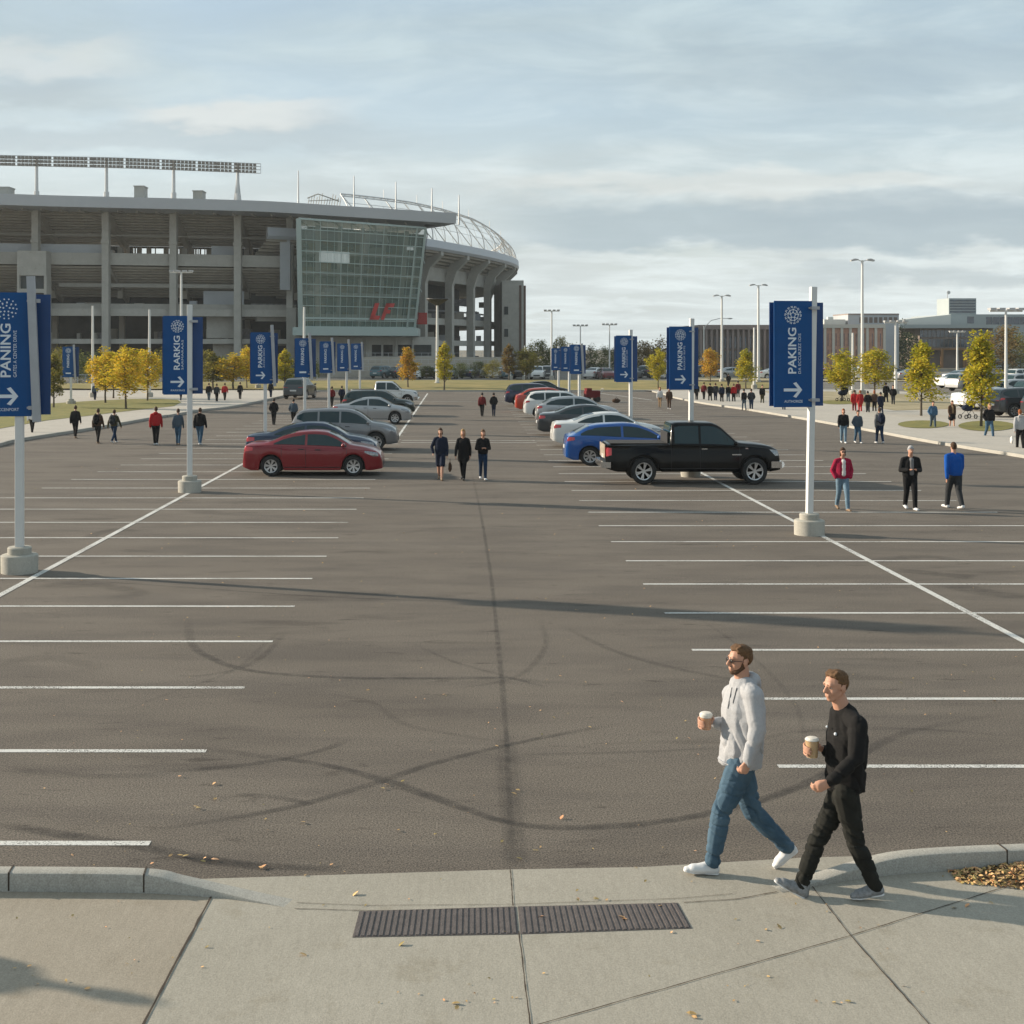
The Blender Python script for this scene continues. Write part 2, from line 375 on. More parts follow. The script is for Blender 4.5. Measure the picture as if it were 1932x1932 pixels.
# joints
def ribbon(mb, pts, w, z):
    pts = [Vector((p[0], p[1], 0)) for p in pts]; rows = []
    for i, p in enumerate(pts):
        d = (pts[min(i + 1, len(pts) - 1)] - pts[max(i - 1, 0)]).normalized(); n_ = Vector((-d.y, d.x, 0)) * ((w[i] if isinstance(w, list) else w) / 2)
        rows.append([(p.x + n_.x, p.y + n_.y, z), (p.x - n_.x, p.y - n_.y, z)])
    mb.grid(rows)
def jline(mb, pts, w=0.012, z=0.013, jit=0.0025, seg=14):
    w *= .75
    random.seed(len(pts) * 7 + int(abs(pts[0][0]) * 100)); out = []
    for a, b in zip(pts, pts[1:]):
        for k in range(seg):
            t = k / seg; out.append((lerp(a[0], b[0], t) + random.uniform(-jit, jit), lerp(a[1], b[1], t) + random.uniform(-jit, jit)))
    out.append(pts[-1]); ribbon(mb, out, [w * random.uniform(0.6, 1.3) for _ in out], z)
mb = MB()
def gp(*p): v = G(*p); return (v.x, v.y)
def ext(a, b, t): return (a[0] + (b[0] - a[0]) * t, a[1] + (b[1] - a[1]) * t)
jline(mb, [gp(963, 1643), gp(968, 1712)], 0.011); jline(mb, [gp(979, 1760), gp(1000, 1932), ext(gp(979, 1760), gp(1000, 1932), 1.6)], 0.012)
jline(mb, [gp(398, 1695), gp(272, 1932), ext(gp(398, 1695), gp(272, 1932), 1.8)], 0.022)
jline(mb, [gp(1530, 1672), gp(1605, 1768), gp(1750, 1932), ext(gp(1605, 1768), gp(1750, 1932), 1.8)], 0.011)
jline(mb, [ext(gp(1605, 1768), gp(1030, 1932), 1.3), gp(1605, 1768), gp(1932, 1665), ext(gp(1605, 1768), gp(1932, 1665), 2.2)], 0.010, seg=24)
jline(mb, [gp(555, 1717), gp(700, 1721), gp(966, 1716)], 0.008); jline(mb, [gp(1290, 1705.5), gp(1391, 1699), gp(1466, 1685)], 0.010)
jline(mb, [gp(560, 1706), gp(700, 1711), gp(966, 1709), gp(1276, 1698), gp(1382, 1689)], 0.006)
struct(mb.build("footway_joints", m_joint, fix=False))
# raised curb ridges that die into the ramp
def curb(name, path, segs):
    """path of (x, y, h): front bottom edge, ridge lies behind it"""
    pts = [Vector((a, b, 0)) for a, b, _ in path]; hs = [c for _, _, c in path]
    P2 = smooth_path(pts, 5); H2 = smooth_path([Vector((h, 0, 0)) for h in hs], 5)
    rows = []
    for i, p in enumerate(P2):
        d = (P2[min(i + 1, len(P2) - 1)] - P2[max(i - 1, 0)]).normalized(); n_ = Vector((-d.y, d.x, 0)); h = H2[i].x; r = max(0.0004, min(0.02, h * 0.4))
        pr = [(0, -0.02), (0.0, h - r), (r * 0.3, h - r * 0.3), (r, h), (0.15 - r, h), (0.15 - r * 0.3, h - r * 0.3), (0.15, h - r), (0.15, -0.02)]
        rows.append([(p.x + n_.x * a, p.y + n_.y * a, 0.008 + b) for a, b in pr])
    mb = MB(); mb.grid(rows); return mb.build(name, m_curb, smooth=True, ang=40)
g = lambda x, y: (G(x, y).x, G(x, y).y)
cl = [(-8, 10.13, .14), (-5, 10.13, .14), (-3.58, 10.13, .14), (-2.5, 10.10, .14), (-2.2, 10.07, .10), (-1.91, 10.02, .055), (-1.6, 9.93, .02), (-1.27, 9.82, -.004)]
cr = [(2.47, 10.08, -.004), (2.80, 10.22, .03), (3.2, 10.36, .09), (3.65, 10.47, .14), (4.64, 10.60, .14), (6.0, 10.68, .14), (8.5, 10.7, .14)]
struct(curb("kerb", cl, 0)); struct(curb("kerb", cr, 0))
mb = MB()
for x, yy in ((-3.52, 10.13), (-2.46, 10.10)): mb.box((x, yy + 0.075, 0.082), (0.012, 0.158, 0.142), 0.1)
for x, yy in ((4.45, 10.585),): mb.box((x, yy + 0.075, 0.082), (0.012, 0.158, 0.142), 0.1)
struct(mb.build("kerb_joints", m_joint))
# leaf mulch against the right curb
m_leaf = mat("fallen_leaf", (0.34, 0.20, 0.075), 0.85, var=0.35, scale=3, col2=(0.50, 0.34, 0.15), island=0.5)
m_mulch = mat("mulch", (0.10, 0.065, 0.03), 0.95, var=0.4, scale=30)
random.seed(5)
def leaf(mb, x, y, z, s, flat=0.3):
    a = random.uniform(0, 2 * pi); M = Matrix.Rotation(a, 3, 'Z') @ Matrix.Rotation(random.uniform(-flat, flat), 3, 'X') @ Matrix.Rotation(random.uniform(-flat, flat), 3, 'Y')
    pts = [(-1, 0, 0), (-.35, .5, .14), (.35, .42, .16), (1, 0, .05), (.35, -.42, .16), (-.35, -.5, .14)]
    mb.poly([M @ (Vector(p) * s) + Vector((x, y, z + s * 0.12)) for p in pts])
mb = MB(); rows = []
for i in range(24):
    t = i / 23; x = lerp(3.98, 7.5, t); yf = lerp(10.30, 10.02, min(1, t * 3.4)) - 0.06 * t; yb = min(10.47 + (x - 3.65) * .13, 10.70) + .0
    rows.append([(x, lerp(yf, yb, j / 6) + 0.02 * noise.noise((x * 5, j, 0)), 0.010 + (0.055 * sin(pi * min(1, j / 6 * .75 + .02)) * min(1, t * 6) + 0.012 * noise.noise((x * 7, j * 2.0, 3))) * (0 if j == 0 else 1)) for j in range(7)])
mb.grid(rows); mbo = struct(mb.build("mulch_bed", m_mulch, smooth=True), 'stuff'); mbo['label'] = 'heap of dead brown leaves lying against the right kerb'; 
mb = MB()
for _ in range(2300):
    t = random.random() ** 1.1; x = lerp(3.95, 7.5, t); yf = lerp(10.30, 10.02, min(1, t * 3.4)) - 0.06 * t - .02; yb = min(10.47 + (x - 3.65) * .13, 10.70) 
    u = random.random(); y = lerp(yf, yb, u); z = 0.012 + 0.055 * sin(pi * min(1, u * .75 + .02)) * min(1, t * 6)
    leaf(mb, x, y, z, random.uniform(.012, .026), .7)
lo = struct(mb.build("leaf_litter", m_leaf, fix=False), 'stuff'); lo['label'] = 'dead brown leaves heaped in the bed by the right kerb'
mb = MB()
LP = [(370, 1525, 1), (375, 1527, 1), (404, 1481, 1), (406, 1510, 1), (339, 1467, 1), (571, 1554, 1), (340, 1617, 1), (350, 1618, 1), (406, 1625, 1.2), (492, 1640, 1), (497, 1638, 1), (322, 1591 + 26, .8), (383, 1628, .9), (722, 1490, 1), (730, 1483, 1), (760, 1476, .8), (694, 1304, .9), (1060, 1545, 1.1), (1113, 1374, .8), (970, 1500, 1), (977, 1493, .8), (980, 1623, 1), (947, 1590, .8), (1700, 1290, 1), (1820, 1257, 1.2), (1836, 1270, .9), (1876, 1325, 1), (1720, 1395 + 100, 1), (1300, 1395, .7), (1200, 1640, .6), (671, 1690, 1.2), (1125, 1699, .8), (1090, 1701, .6), (758, 1785, 1.1), (572, 1805, 1.1), (860, 1897, 1), (862, 1905, .9), (1305, 1857 + 60, 1.2), (1310, 1857 + 66, .8), (1573, 1895, .7), (1540, 1892, .7), (1470, 1752, 1), (1445, 1757, .6), (1430, 1779, .6), (165, 1881 - 12, .8), (1020, 1733, .9), (1175, 1735, 1.3), (1180, 1738, 1), (1600, 1848 + 45, .8), (1825, 1712, 1), (1800, 1716, .9), (1870, 1706, .7), (952, 1060, 1), (1228, 1210 + 10, .8), (1277, 1395, .7)]
for x, y, s in LP:
    v = G(x, y)
    if y < 1640 or y > 0: leaf(mb, v.x, v.y, 0.012, 0.03 * s, .35)
random.seed(11)
for _ in range(700):
    Y = 8.4 + 40 * random.random() ** 1.7; X = random.uniform(-.42, .48) * Y
    if noise.noise((X * .35, Y * .35, 0)) < -.05 and random.random() < .75: continue
    leaf(mb, X, Y, 0.012, random.uniform(.008, .021) * (0.8 + Y / 60), .4)
lo = struct(mb.build("scattered_leaves", m_leaf, fix=False), 'stuff'); lo['label'] = 'small dry leaves scattered over the asphalt and footway'
# tactile warning plates
m_tac = mat("tactile_plate", (0.105, 0.088, 0.082), 0.75, var=0.2, scale=14, bump=0.3)
def plate(c, label):
    a, b, d, e = [Vector((*gp(*q), 0)) for q in c]    # back-left, back-right, front-right, front-left
    mb = MB(); mb.prism([(p.x, p.y, 0.006) for p in (a, b, d, e)], (0, 0, 0.006)); n = 27
    for i in range(n):
        for s_, w in ((0, .55),):
            t0 = (i + .22) / n; t1 = (i + .22 + w) / n
            q = [a.lerp(b, t0), a.lerp(b, t1), e.lerp(d, t1), e.lerp(d, t0)]
            cc = (a + b + d + e) / 4; q = [p + (cc - p) * 0.008 for p in q]
            q[0], q[1], q[2], q[3] = q[0].lerp(q[3], .02), q[1].lerp(q[2], .02), q[2].lerp(q[1], .02), q[3].lerp(q[0], .02)
            mb.prism([(p.x, p.y, 0.0118) for p in q], (0, 0, 0.005))
    return tag(mb.build("tactile_plate", m_tac), label, "tactile plate", "ribbed tactile plates set in the ramp")
plate([(678, 1722), (973, 1713), (978, 1765), (665, 1771)], "brown ribbed tactile plate on the ramp, left one of two")
plate([(977, 1713), (1278, 1706), (1305, 1754), (982, 1765)], "brown ribbed tactile plate on the ramp, right one of two")

# painted bay lines
mb = MB(); z = 0.004; SP = 2.538; Y0 = 11.12
def line(x0, y0, x1, y1, w=0.10): ribbon(mb, [(x0, y0), (x1, y1)], w, z)
XLc, XRc = -7.85, 8.13
for k in range(0, 43):
    Y = Y0 + k * SP
    if Y > 116: break
    xl = -2.58 - 0.0 * k
    far = -13.2
    if Y > 38: far = max(-13.2, G(0, 0 + HY + 10425 / Y).x * 0 + interp([(38, -12.6), (46, -12.2), (60, -11.6), (75, -11.5), (120, -11.5)], Y))
    line(far, Y + .02, xl - interp([(0, 0), (20, .12), (50, .1), (120, .1)], Y), Y)
    yr = Y + (0.0 if k else 0.03)
    if k >= 1: yr = 13.16 + (k - 1) * 2.525; line(3.22 + interp([(13, 0), (26, .08), (60, .1)], Y), yr, interp([(13, 14.5), (40, 13.6), (120, 13.3)], Y), yr)
ribbon(mb, [(XLc, 12), (XLc, 116)], 0.125, z + .003); ribbon(mb, [(XRc, 12), (XRc, 116)], 0.125, z + .003)
for Y in (57.6, 58.9): ribbon(mb, [(-2.6, Y), (3.4, Y - .1)], .12, z)
ribbon(mb, [(-2.9, 60), (-2.9, 118)], .12, z); ribbon(mb, [(-12, 100.6), (16, 100.6)], .14, z)
ribbon(mb, [G(1110, 739)[:2], G(1230, 755)[:2]], .16, z); ribbon(mb, [(-30, 122), (30, 122)], .14, z)
struct(mb.build("bay_markings", m_paint, fix=False))

# tyre marks and dark sealed seam, worn partly away, plus a painted pole shadow
m_tm = bpy.data.materials.new("tyre_and_shadow_mark"); m_tm.use_nodes = True
t = m_tm.node_tree; b = t.nodes['Principled BSDF']; b.inputs['Base Color'].default_value = (0.030, 0.027, 0.025, 1); b.inputs['Roughness'].default_value = .8
at = t.nodes.new('ShaderNodeAttribute'); at.attribute_name = 'wear'
nn = t.nodes.new('ShaderNodeTexNoise'); co = t.nodes.new('ShaderNodeTexCoord'); t.links.new(co.outputs['Object'], nn.inputs[0]); nn.inputs['Scale'].default_value = 5; nn.inputs['Detail'].default_value = 8
mr = t.nodes.new('ShaderNodeMapRange'); t.links.new(nn.outputs[0], mr.inputs[0]); mr.inputs[1].default_value = .3; mr.inputs[2].default_value = .7; mr.inputs[3].default_value = .25; mr.inputs[4].default_value = 1
ml = t.nodes.new('ShaderNodeMath'); ml.operation = 'MULTIPLY'; t.links.new(mr.outputs[0], ml.inputs[0]); t.links.new(at.outputs['Fac'], ml.inputs[1]); t.links.new(ml.outputs[0], b.inputs['Alpha'])
def mark(mb, wear, pts, w, a):
    pts = smooth_path([Vector((*gp(*p), 0)) for p in pts], 10); n = len(pts)
    rows = []; wr = []
    for i, p in enumerate(pts):
        d = (pts[min(i + 1, n - 1)] - pts[max(i - 1, 0)]).normalized(); n_ = Vector((-d.y, d.x, 0)); e = min(1, i / (n * .18), (n - 1 - i) / (n * .18))
        jw = w * (1 + .25 * noise.noise((p.x, p.y, 5)))
        for q, al in ((-1, 0), (-.55, .8), (0, 1), (.55, .8), (1, 0)): wr.append(a * al * e)
        rows.append([(p.x + n_.x * q * jw / 2, p.y + n_.y * q * jw / 2, 0.0025 + 0.0004 * (len(wear) % 4)) for q in (-1, -.55, 0, .55, 1)])
    mb.grid(rows); wear += wr
mb = MB(); wear = []
mark(mb, wear, [(885, 870), (905, 960), (925, 1080), (938, 1200), (948, 1300), (957, 1420), (962, 1540), (968, 1640)], .085, .36)
mark(mb, wear, [(955, 1380), (958, 1450), (963, 1520), (970, 1600), (972, 1641)], .3, .30)
mark(mb, wear, [(900, 955), (1100, 962), (1350, 970), (1600, 980)], .0001, 0)
for p, w, a in (
    ([(355, 1165), (362, 1215), (400, 1243), (470, 1265), (620, 1278), (800, 1280), (950, 1280), (1050, 1290)], .16, .42),
    ([(540, 1190), (500, 1235), (450, 1262), (380, 1275), (330, 1275)], .13, .25),
    ([(1020, 1170), (1030, 1215), (1000, 1260), (950, 1285), (850, 1300)], .12, .22),
    ([(780, 1215), (860, 1250), (950, 1275), (1040, 1300)], .1, .25),
    ([(1060, 1180), (1150, 1225), (1260, 1258), (1370, 1280), (1440, 1290)], .15, .28),
    ([(290, 1455), (400, 1450), (500, 1438), (600, 1418), (660, 1395)], .14, .38),
    ([(330, 1405), (480, 1425), (620, 1445), (740, 1478), (860, 1520), (960, 1552), (1080, 1562), (1250, 1550), (1400, 1520), (1530, 1475), (1620, 1425), (1720, 1380), (1932, 1340)], .16, .50),
    ([(260, 1570), (430, 1545), (560, 1520), (700, 1480), (820, 1440), (940, 1410), (1060, 1385), (1180, 1365)], .13, .42),
    ([(440, 1500), (500, 1502), (560, 1512), (590, 1520)], .12, .35),
    ([(-20, 1553), (120, 1575), (280, 1600), (420, 1628), (560, 1638)], .2, .5),
    ([(650, 1640), (480, 1632), (330, 1612)], .15, .4),
    ([(970, 1425), (1100, 1422), (1250, 1417), (1400, 1410)], .1, .22),
    ([(620, 1310), (700, 1325), (760, 1365), (850, 1385), (950, 1400)], .12, .18),
    ([(75, 1090), (300, 1105), (560, 1123), (700, 1130), (880, 1136)], .12, .3),  # cast shadow of the nearest left sign pole, painted as a dark strip
    ([(0, 1450), (100, 1460), (200, 1465), (330, 1460)], .2, .22),
    ([(220, 1345), (330, 1305), (440, 1265), (500, 1215), (530, 1190)], .1, .16),
    ([(1430, 1395), (1520, 1380), (1700, 1375), (1932, 1390)], .12, .22),
    ([(600, 1290), (720, 1280), (880, 1283)], .1, .16),
    ([(1310, 1160), (1420, 1240), (1500, 1330), (1520, 1420)], .08, .16),
    ([(-20, 1255), (60, 1243), (120, 1245), (200, 1262)], .4, .16),
    ([(900, 997), (1000, 1000), (1120, 1003)], .25, .12), ([(740, 1010), (830, 997), (960, 994)], .3, .12),
    ([(150, 1020), (210, 1000), (260, 1003)], .45, .3), ([(1690, 1075), (1790, 1085), (1840, 1090)], .6, .3), ([(1780, 1100), (1870, 1120), (1950, 1125)], .7, .3),
    ([(60, 1110), (150, 1100), (260, 1118), (200, 1130)], .5, .22), ([(1640, 1060), (1740, 1050), (1820, 1060)], .5, .22)):
    mark(mb, wear, p, w, a)
o = mb.build("tyre_and_shadow_marks", m_tm, fix=False); struct(o)
ca = o.data.attributes.new('wear', 'FLOAT', 'POINT'); ca.data.foreach_set('value', wear)

# left walk and lawn, right plaza, far verge
def outset(path, d, z0=0):
    out = []
    for i, p in enumerate(path):
        t_ = (path[min(i + 1, len(path) - 1)] - path[max(i - 1, 0)]).normalized(); out.append(p + Vector((-t_.y, t_.x, 0)) * d)
    return out
def kerbline(path, side, h=.13, w=.18):
    q = outset(path, side * w); mb = MB()
    mb.grid([[(a.x, a.y, -.02), (a.x, a.y, h), (b_.x, b_.y, h), (b_.x, b_.y, h - .04)] for a, b_ in zip(path, q)])
    return struct(mb.build("kerb", m_curb))
kerbline(kl, 1); kerbline(kr, 1)
kli = outset(kl, .17)
walkL = [(p.x, p.y) for p in kli] + [(-14, YF + .5), (-70, YF + .5), (-70, 40), (kli[0].x - 8, kli[0].y)]
sheet("walkway", walkL, .115, m_plaza)
kri = outset(kr, .17)
walkR = [(p.x, p.y) for p in kri] + [(60, 35), (75, 60), (75, YF + 4), (15, YF + 4)]
sheet("plaza", walkR, .115, m_plaza)
LG = [(-60, 822), (0, 813), (90, 797), (164, 788.6), (250, 778), (328, 769.5), (342, 762), (335, 757.5), (300, 755.5), (246, 755.8), (170, 759.5), (96, 764.5), (0, 772), (-80, 780)]
sheet("lawn", [G(*p)[:2] for p in LG], .13, m_grass)
# rough verge across the far end
mb = MB()
rows = []
for i in range(61):
    x = lerp(-42, 34, i / 60)
    y0 = YF + interp([(-42, 6), (-20, 4), (-10, .8), (15, .8), (25, 4), (34, 10)], x); y1 = y0 + interp([(-42, 10), (-10, 38), (20, 38), (34, 12)], x)
    rows.append([(x, lerp(y0, y1, j / 5), .1 + .05 * noise.noise((x * .3, j, 0)) + (.35 * sin(pi * j / 5))) for j in range(6)])
mb.grid(rows); struct(mb.build("verge", mat("verge_grass", (0.14, 0.135, 0.028), 0.95, var=.1, scale=.35, col2=(0.27, 0.20, 0.065), bump=.8, bscale=9), smooth=True))
mb = MB(); mb.b2(-26, 24, YF + .3, YF + .6, -.02, .14); struct(mb.build("kerb", m_curb))
sheet("dry_ground", [G(*p)[:2] for p in [(1690, 778), (1790, 775), (1830, 762), (1730, 747), (1560, 741), (1440, 741), (1500, 757), (1600, 765)]], .13, m_dry)
sheet("dry_ground", [(30, 160), (110, 150), (110, 172), (30, 178)], .1, m_dry)
for cx, cy, rx, ry in ((1742, 805, 48, 7.5), (1862, 805 + 3, 54, 10), (1582, 762, 35, 4)):
    pts = [G(cx + rx * cos(a * pi / 12), cy + ry * sin(a * pi / 12))[:2] for a in range(24)]
    sheet("tree_lawn", pts, .135, m_grass)
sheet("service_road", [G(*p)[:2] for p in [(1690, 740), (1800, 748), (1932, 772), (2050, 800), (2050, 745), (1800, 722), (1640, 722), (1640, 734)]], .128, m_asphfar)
# ---------------------------------------------------------------- stadium
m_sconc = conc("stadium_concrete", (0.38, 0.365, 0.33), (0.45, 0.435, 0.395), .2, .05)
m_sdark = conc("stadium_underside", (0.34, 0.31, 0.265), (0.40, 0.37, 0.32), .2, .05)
m_sroof = mat("roof_metal", (0.44, 0.46, 0.49), 0.45, 0.3, var=.03, scale=.2)
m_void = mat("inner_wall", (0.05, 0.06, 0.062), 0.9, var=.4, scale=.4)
m_steel = mat("pale_steel", (0.50, 0.50, 0.49), 0.5, 0.2, var=.04)
m_mull = mat("mullion", (0.33, 0.40, 0.38), 0.4, 0.3, var=.04)
m_red = mat("stadium_red", (0.50, 0.035, 0.03), 0.5, var=.08)
m_panel = mat("pale_panel", (0.42, 0.44, 0.46), 0.5, var=.08, scale=.3)
m_seat = mat("seat_row", (0.16, 0.16, 0.17), 0.8, var=.4, scale=2)
m_bowlglass = bpy.data.materials.new("hall_glass"); m_bowlglass.use_nodes = True
b = m_bowlglass.node_tree.nodes['Principled BSDF']; b.inputs['Base Color'].default_value = (0.17, 0.25, 0.21, 1); b.inputs['Roughness'].default_value = .06; b.inputs['Alpha'].default_value = .55; b.inputs['Specular IOR Level'].default_value = .9
ST = thing('stadium', 'concrete stadium with a long flat roof, a leaning glass hall and a steel crown', 'stadium', (-40, 205, 0))
def sb(mb, name, m, par=None, **k):
    """vertices are written in world space, the object hangs on the stadium"""
    off = Vector((-40, 205, 0))
    if par is None: mb.v = [tuple(Vector(p) - off) for p in mb.v]; return mb.build(name, m, ST, **k)
    mb.v = [tuple(Vector(p) - off) for p in mb.v]; return mb.build(name, m, par, **k)
YFT = [(-300, 186), (-60, 196), (0, 198), (230, 201), (480, 206), (560, 208), (800, 222)]
YRT = [(-300, 178), (0, 190), (480, 198), (640, 201), (862, 205)]
ZRT = [(-300, 26.7), (0, 26.63), (230, 26.6), (480, 26.5), (640, 26.05), (862, 25.3)]
def fp(u, z, d): Y = smooth_tab(YFT, u); return ((u - HX) * Y / F, Y + d, z)
def strip(mb, u0, u1, prof, n=24, close=True):
    rows = [[fp(lerp(u0, u1, i / n), z, d) for d, z in prof + ([prof[0]] if close else [])] for i in range(n + 1)]
    mb.grid(rows)
    if close: mb.poly(rows[0][:-1]); mb.poly(rows[-1][:-1][::-1])
UL = -230
def rp(u, dz, d): Y = smooth_tab(YRT, u); return ((u - HX) * Y / F, Y + d, smooth_tab(ZRT, u) + dz)
# roof slab: deep edge beam, soffit behind it
mb = MB(); us = [lerp(UL, 862, i / 40) for i in range(41)]
rows = []
for u in us:
    db = 30
    rows.append([rp(u, 0, 0), rp(u, -1.62, .25), rp(u, -1.75, 3.0), rp(u, -.9, db), rp(u, .9, db), rp(u, .35, 6), rp(u, 0, 0)])
# splay the right end back
for k in range(len(rows[-1])):
    for q, f in ((-1, 1.0), (-2, .55), (-3, .2)):
        p = rows[q][k]; d = p[1] - rows[q][0][1]; rows[q][k] = (p[0] - d * .62 * f, p[1], p[2])
mb.grid(rows); mb.poly(rows[0][:-1]); mb.poly(rows[-1][:-1][::-1]); sb(mb, 'roof', m_sroof, smooth=True, ang=25)
mb = MB()
for i in range(1, 28):
    u = lerp(UL, 800, i / 28); a, b_ = rp(u, -1.78, 3.2), rp(u, -1.0, 26); mb.beam(a, b_, .25, .35)
sb(mb, 'roof_rib', m_sconc)
# underside of the upper and lower stands, stepped
def stand(name, d0, z0, d1, z1, n, u0, u1, m):
    mb = MB(); prof = []
    for k in range(n):
        t = k / n; t2 = (k + 1) / n
        prof += [(lerp(d0, d1, t), lerp(z0, z1, t)), (lerp(d0, d1, t), lerp(z0, z1, t2) + .06), ]
        prof += [(lerp(d0, d1, t2) - .1, lerp(z0, z1, t2))]
    prof.append((d1, z1)); strip(mb, u0, u1, prof, 24, close=False); return sb(mb, name, m)
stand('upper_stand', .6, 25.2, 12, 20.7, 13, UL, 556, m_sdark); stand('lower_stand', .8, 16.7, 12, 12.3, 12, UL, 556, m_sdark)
# level beams and slabs
for z0, z1, d in ((16.85, 18.7, 0), (9.0, 10.1, 0), (4.7, 5.45, .3)):
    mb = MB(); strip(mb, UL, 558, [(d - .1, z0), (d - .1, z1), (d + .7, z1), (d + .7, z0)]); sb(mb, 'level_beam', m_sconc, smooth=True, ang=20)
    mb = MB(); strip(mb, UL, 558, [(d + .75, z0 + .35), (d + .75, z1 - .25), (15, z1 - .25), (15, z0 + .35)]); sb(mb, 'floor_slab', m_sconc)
# inner back wall with a slot of daylight in it
mb = MB()
strip(mb, UL, 204, [(15, 0), (15, 20.9), (15.5, 20.9), (15.5, 0)]); strip(mb, 386, 565, [(15, 0), (15, 20.9), (15.5, 20.9), (15.5, 0)])
strip(mb, 204, 386, [(15, 0), (15, 18.9), (15.5, 18.9), (15.5, 0)], 8); strip(mb, 204, 386, [(15, 20.6), (15, 20.9), (15.5, 20.9), (15.5, 20.6)], 8)
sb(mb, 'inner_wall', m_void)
mb = MB()
random.seed(4)
for k in range(40):
    u = lerp(206, 384, k / 39); 
    if random.random() < .75: mb.beam(fp(u, 18.8, 14.6), fp(u, 20.7, 14.6), random.choice([.15, .25, .7]), .2, (0, 1, 0))
mb.beam(fp(205, 19.6, 14.5), fp(290, 19.6, 14.5), .2, .2); mb.beam(fp(290, 19.6, 14.5), fp(384, 19.6, 14.5), .2, .2)
sb(mb, 'slot_posts', m_sdark)
# parapets and rails
mb = MB(); strip(mb, UL, 200, [(1.5, 18.7), (1.5, 20.1), (1.7, 20.1), (1.7, 18.7)], 10); sb(mb, 'parapet', m_panel); mb = MB(); strip(mb, 392, 440, [(3, 18.7), (3, 20.3), (3.2, 20.3), (3.2, 18.7)], 4); sb(mb, 'parapet', m_panel)
mb = MB(); strip(mb, UL, 556, [(2, 10.1), (2, 10.95), (2.1, 10.95), (2.1, 10.1)], 16); sb(mb, 'parapet', m_sconc); mb = MB()
strip(mb, UL, 556, [(3, 21.6), (3, 21.75), (3.1, 21.75), (3.1, 21.6)], 16); sb(mb, 'parapet', m_sconc); mb = MB(); strip(mb, 96, 450, [(4, 13.6), (4, 14.2), (4.3, 14.2), (4.3, 13.6)], 10)
sb(mb, 'parapet', m_sconc)
# clutter on the concourses: kiosks, doors, seat backs
rnd = random.Random(8)
mb = MB()
for z0, z1, n in ((10.1, 11.6, 26), (5.45, 7.2, 28), (0.0, 2.6, 28), (18.7, 20.0, 12)):
    for k in range(n):
        u = rnd.uniform(UL, 550); w = rnd.uniform(.4, 2.6); h = rnd.uniform(.5, 1) * (z1 - z0); p = fp(u, z0 + h / 2, rnd.uniform(6, 13)); mb = MB(); mb.box(p, (w, 1, h)); sb(mb, 'concourse_kiosk', rnd.choice([m_sdark, m_sconc, m_sdark, m_panel, m_seat]))
for u0, u1, z0, z1, d, m in ((385, 445, 5.6, 9.0, 2, m_sconc), (398, 460, 0.3, 4.7, 1.5, m_sdark), (372, 450, 10.2, 13.2, 5, m_panel)):
    mb = MB(); strip(mb, u0, u1, [(d, z0), (d, z1), (d + .4, z1), (d + .4, z0)], 3); sb(mb, 'wall_panel', m)
# columns with raking heads
for u, w in ((-165, 1.0), (-50, 1.0), (70, 1.0), (202, 1.05), (329, 1.05), (450, 1.1), (548, 1.0)):
    mb = MB(); mb.beam(fp(u, -.1, -.5), fp(u, 25.1, -.5), w, 1.3, (0, 1, 0)); mb.beam(fp(u, 20.1, -1.2), fp(u, 20.6, -1.2), w * 1.2, .2, (0, 1, 0)); sb(mb, 'column', m_sconc)
    mb = MB(); mb.beam(fp(u, 24.3, .7), fp(u, 19.7, 12.5), .7, 1.3); mb.beam(fp(u, 16.3, .7), fp(u, 11.9, 12.5), .6, 1.0); mb.beam(fp(u, 20.2, 8), fp(u, 12, 8), .8, .8, (0, 1, 0)); mb.beam(fp(u, 11, 9), fp(u, 0, 9), .8, .8, (0, 1, 0)); sb(mb, 'raker', m_sdark)
# stair tower at the left
mb = MB()
def fbox(mb, u0, u1, z0, z1, d0, d1): 
    a, b_ = fp(u0, z0, d0), fp(u1, z0, d0); mb.prism([a, b_, (b_[0], b_[1], z1), (a[0], a[1], z1)], (0, d1 - d0, 0))
fbox(mb, 43, 97, 15.0, 18.75, -2.6, -.2); fbox(mb, 43, 47, 0, 15.0, -2.6, -.3); fbox(mb, 93, 98, 0, 15.0, -2.6, -.3); fbox(mb, 47, 93, 12.4, 13.0, -2.6, -.3); fbox(mb, 47, 93, 9.2, 9.9, -2.6, -.3); fbox(mb, 47, 93, 5, 5.6, -2.6, -.3)
sb(mb, 'stair_tower', m_sconc)
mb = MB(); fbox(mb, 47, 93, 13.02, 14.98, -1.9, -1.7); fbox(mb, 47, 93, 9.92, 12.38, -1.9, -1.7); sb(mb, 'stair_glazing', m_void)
mb = MB(); fbox(mb, 532, 551, 13.2, 21.3, -2.4, -1.0); sb(mb, 'wall_panel', m_panel)
mb = MB(); fbox(mb, 545, 562, 0, 10.4, -2.4, 1.0); sb(mb, 'wall_panel', m_sconc)
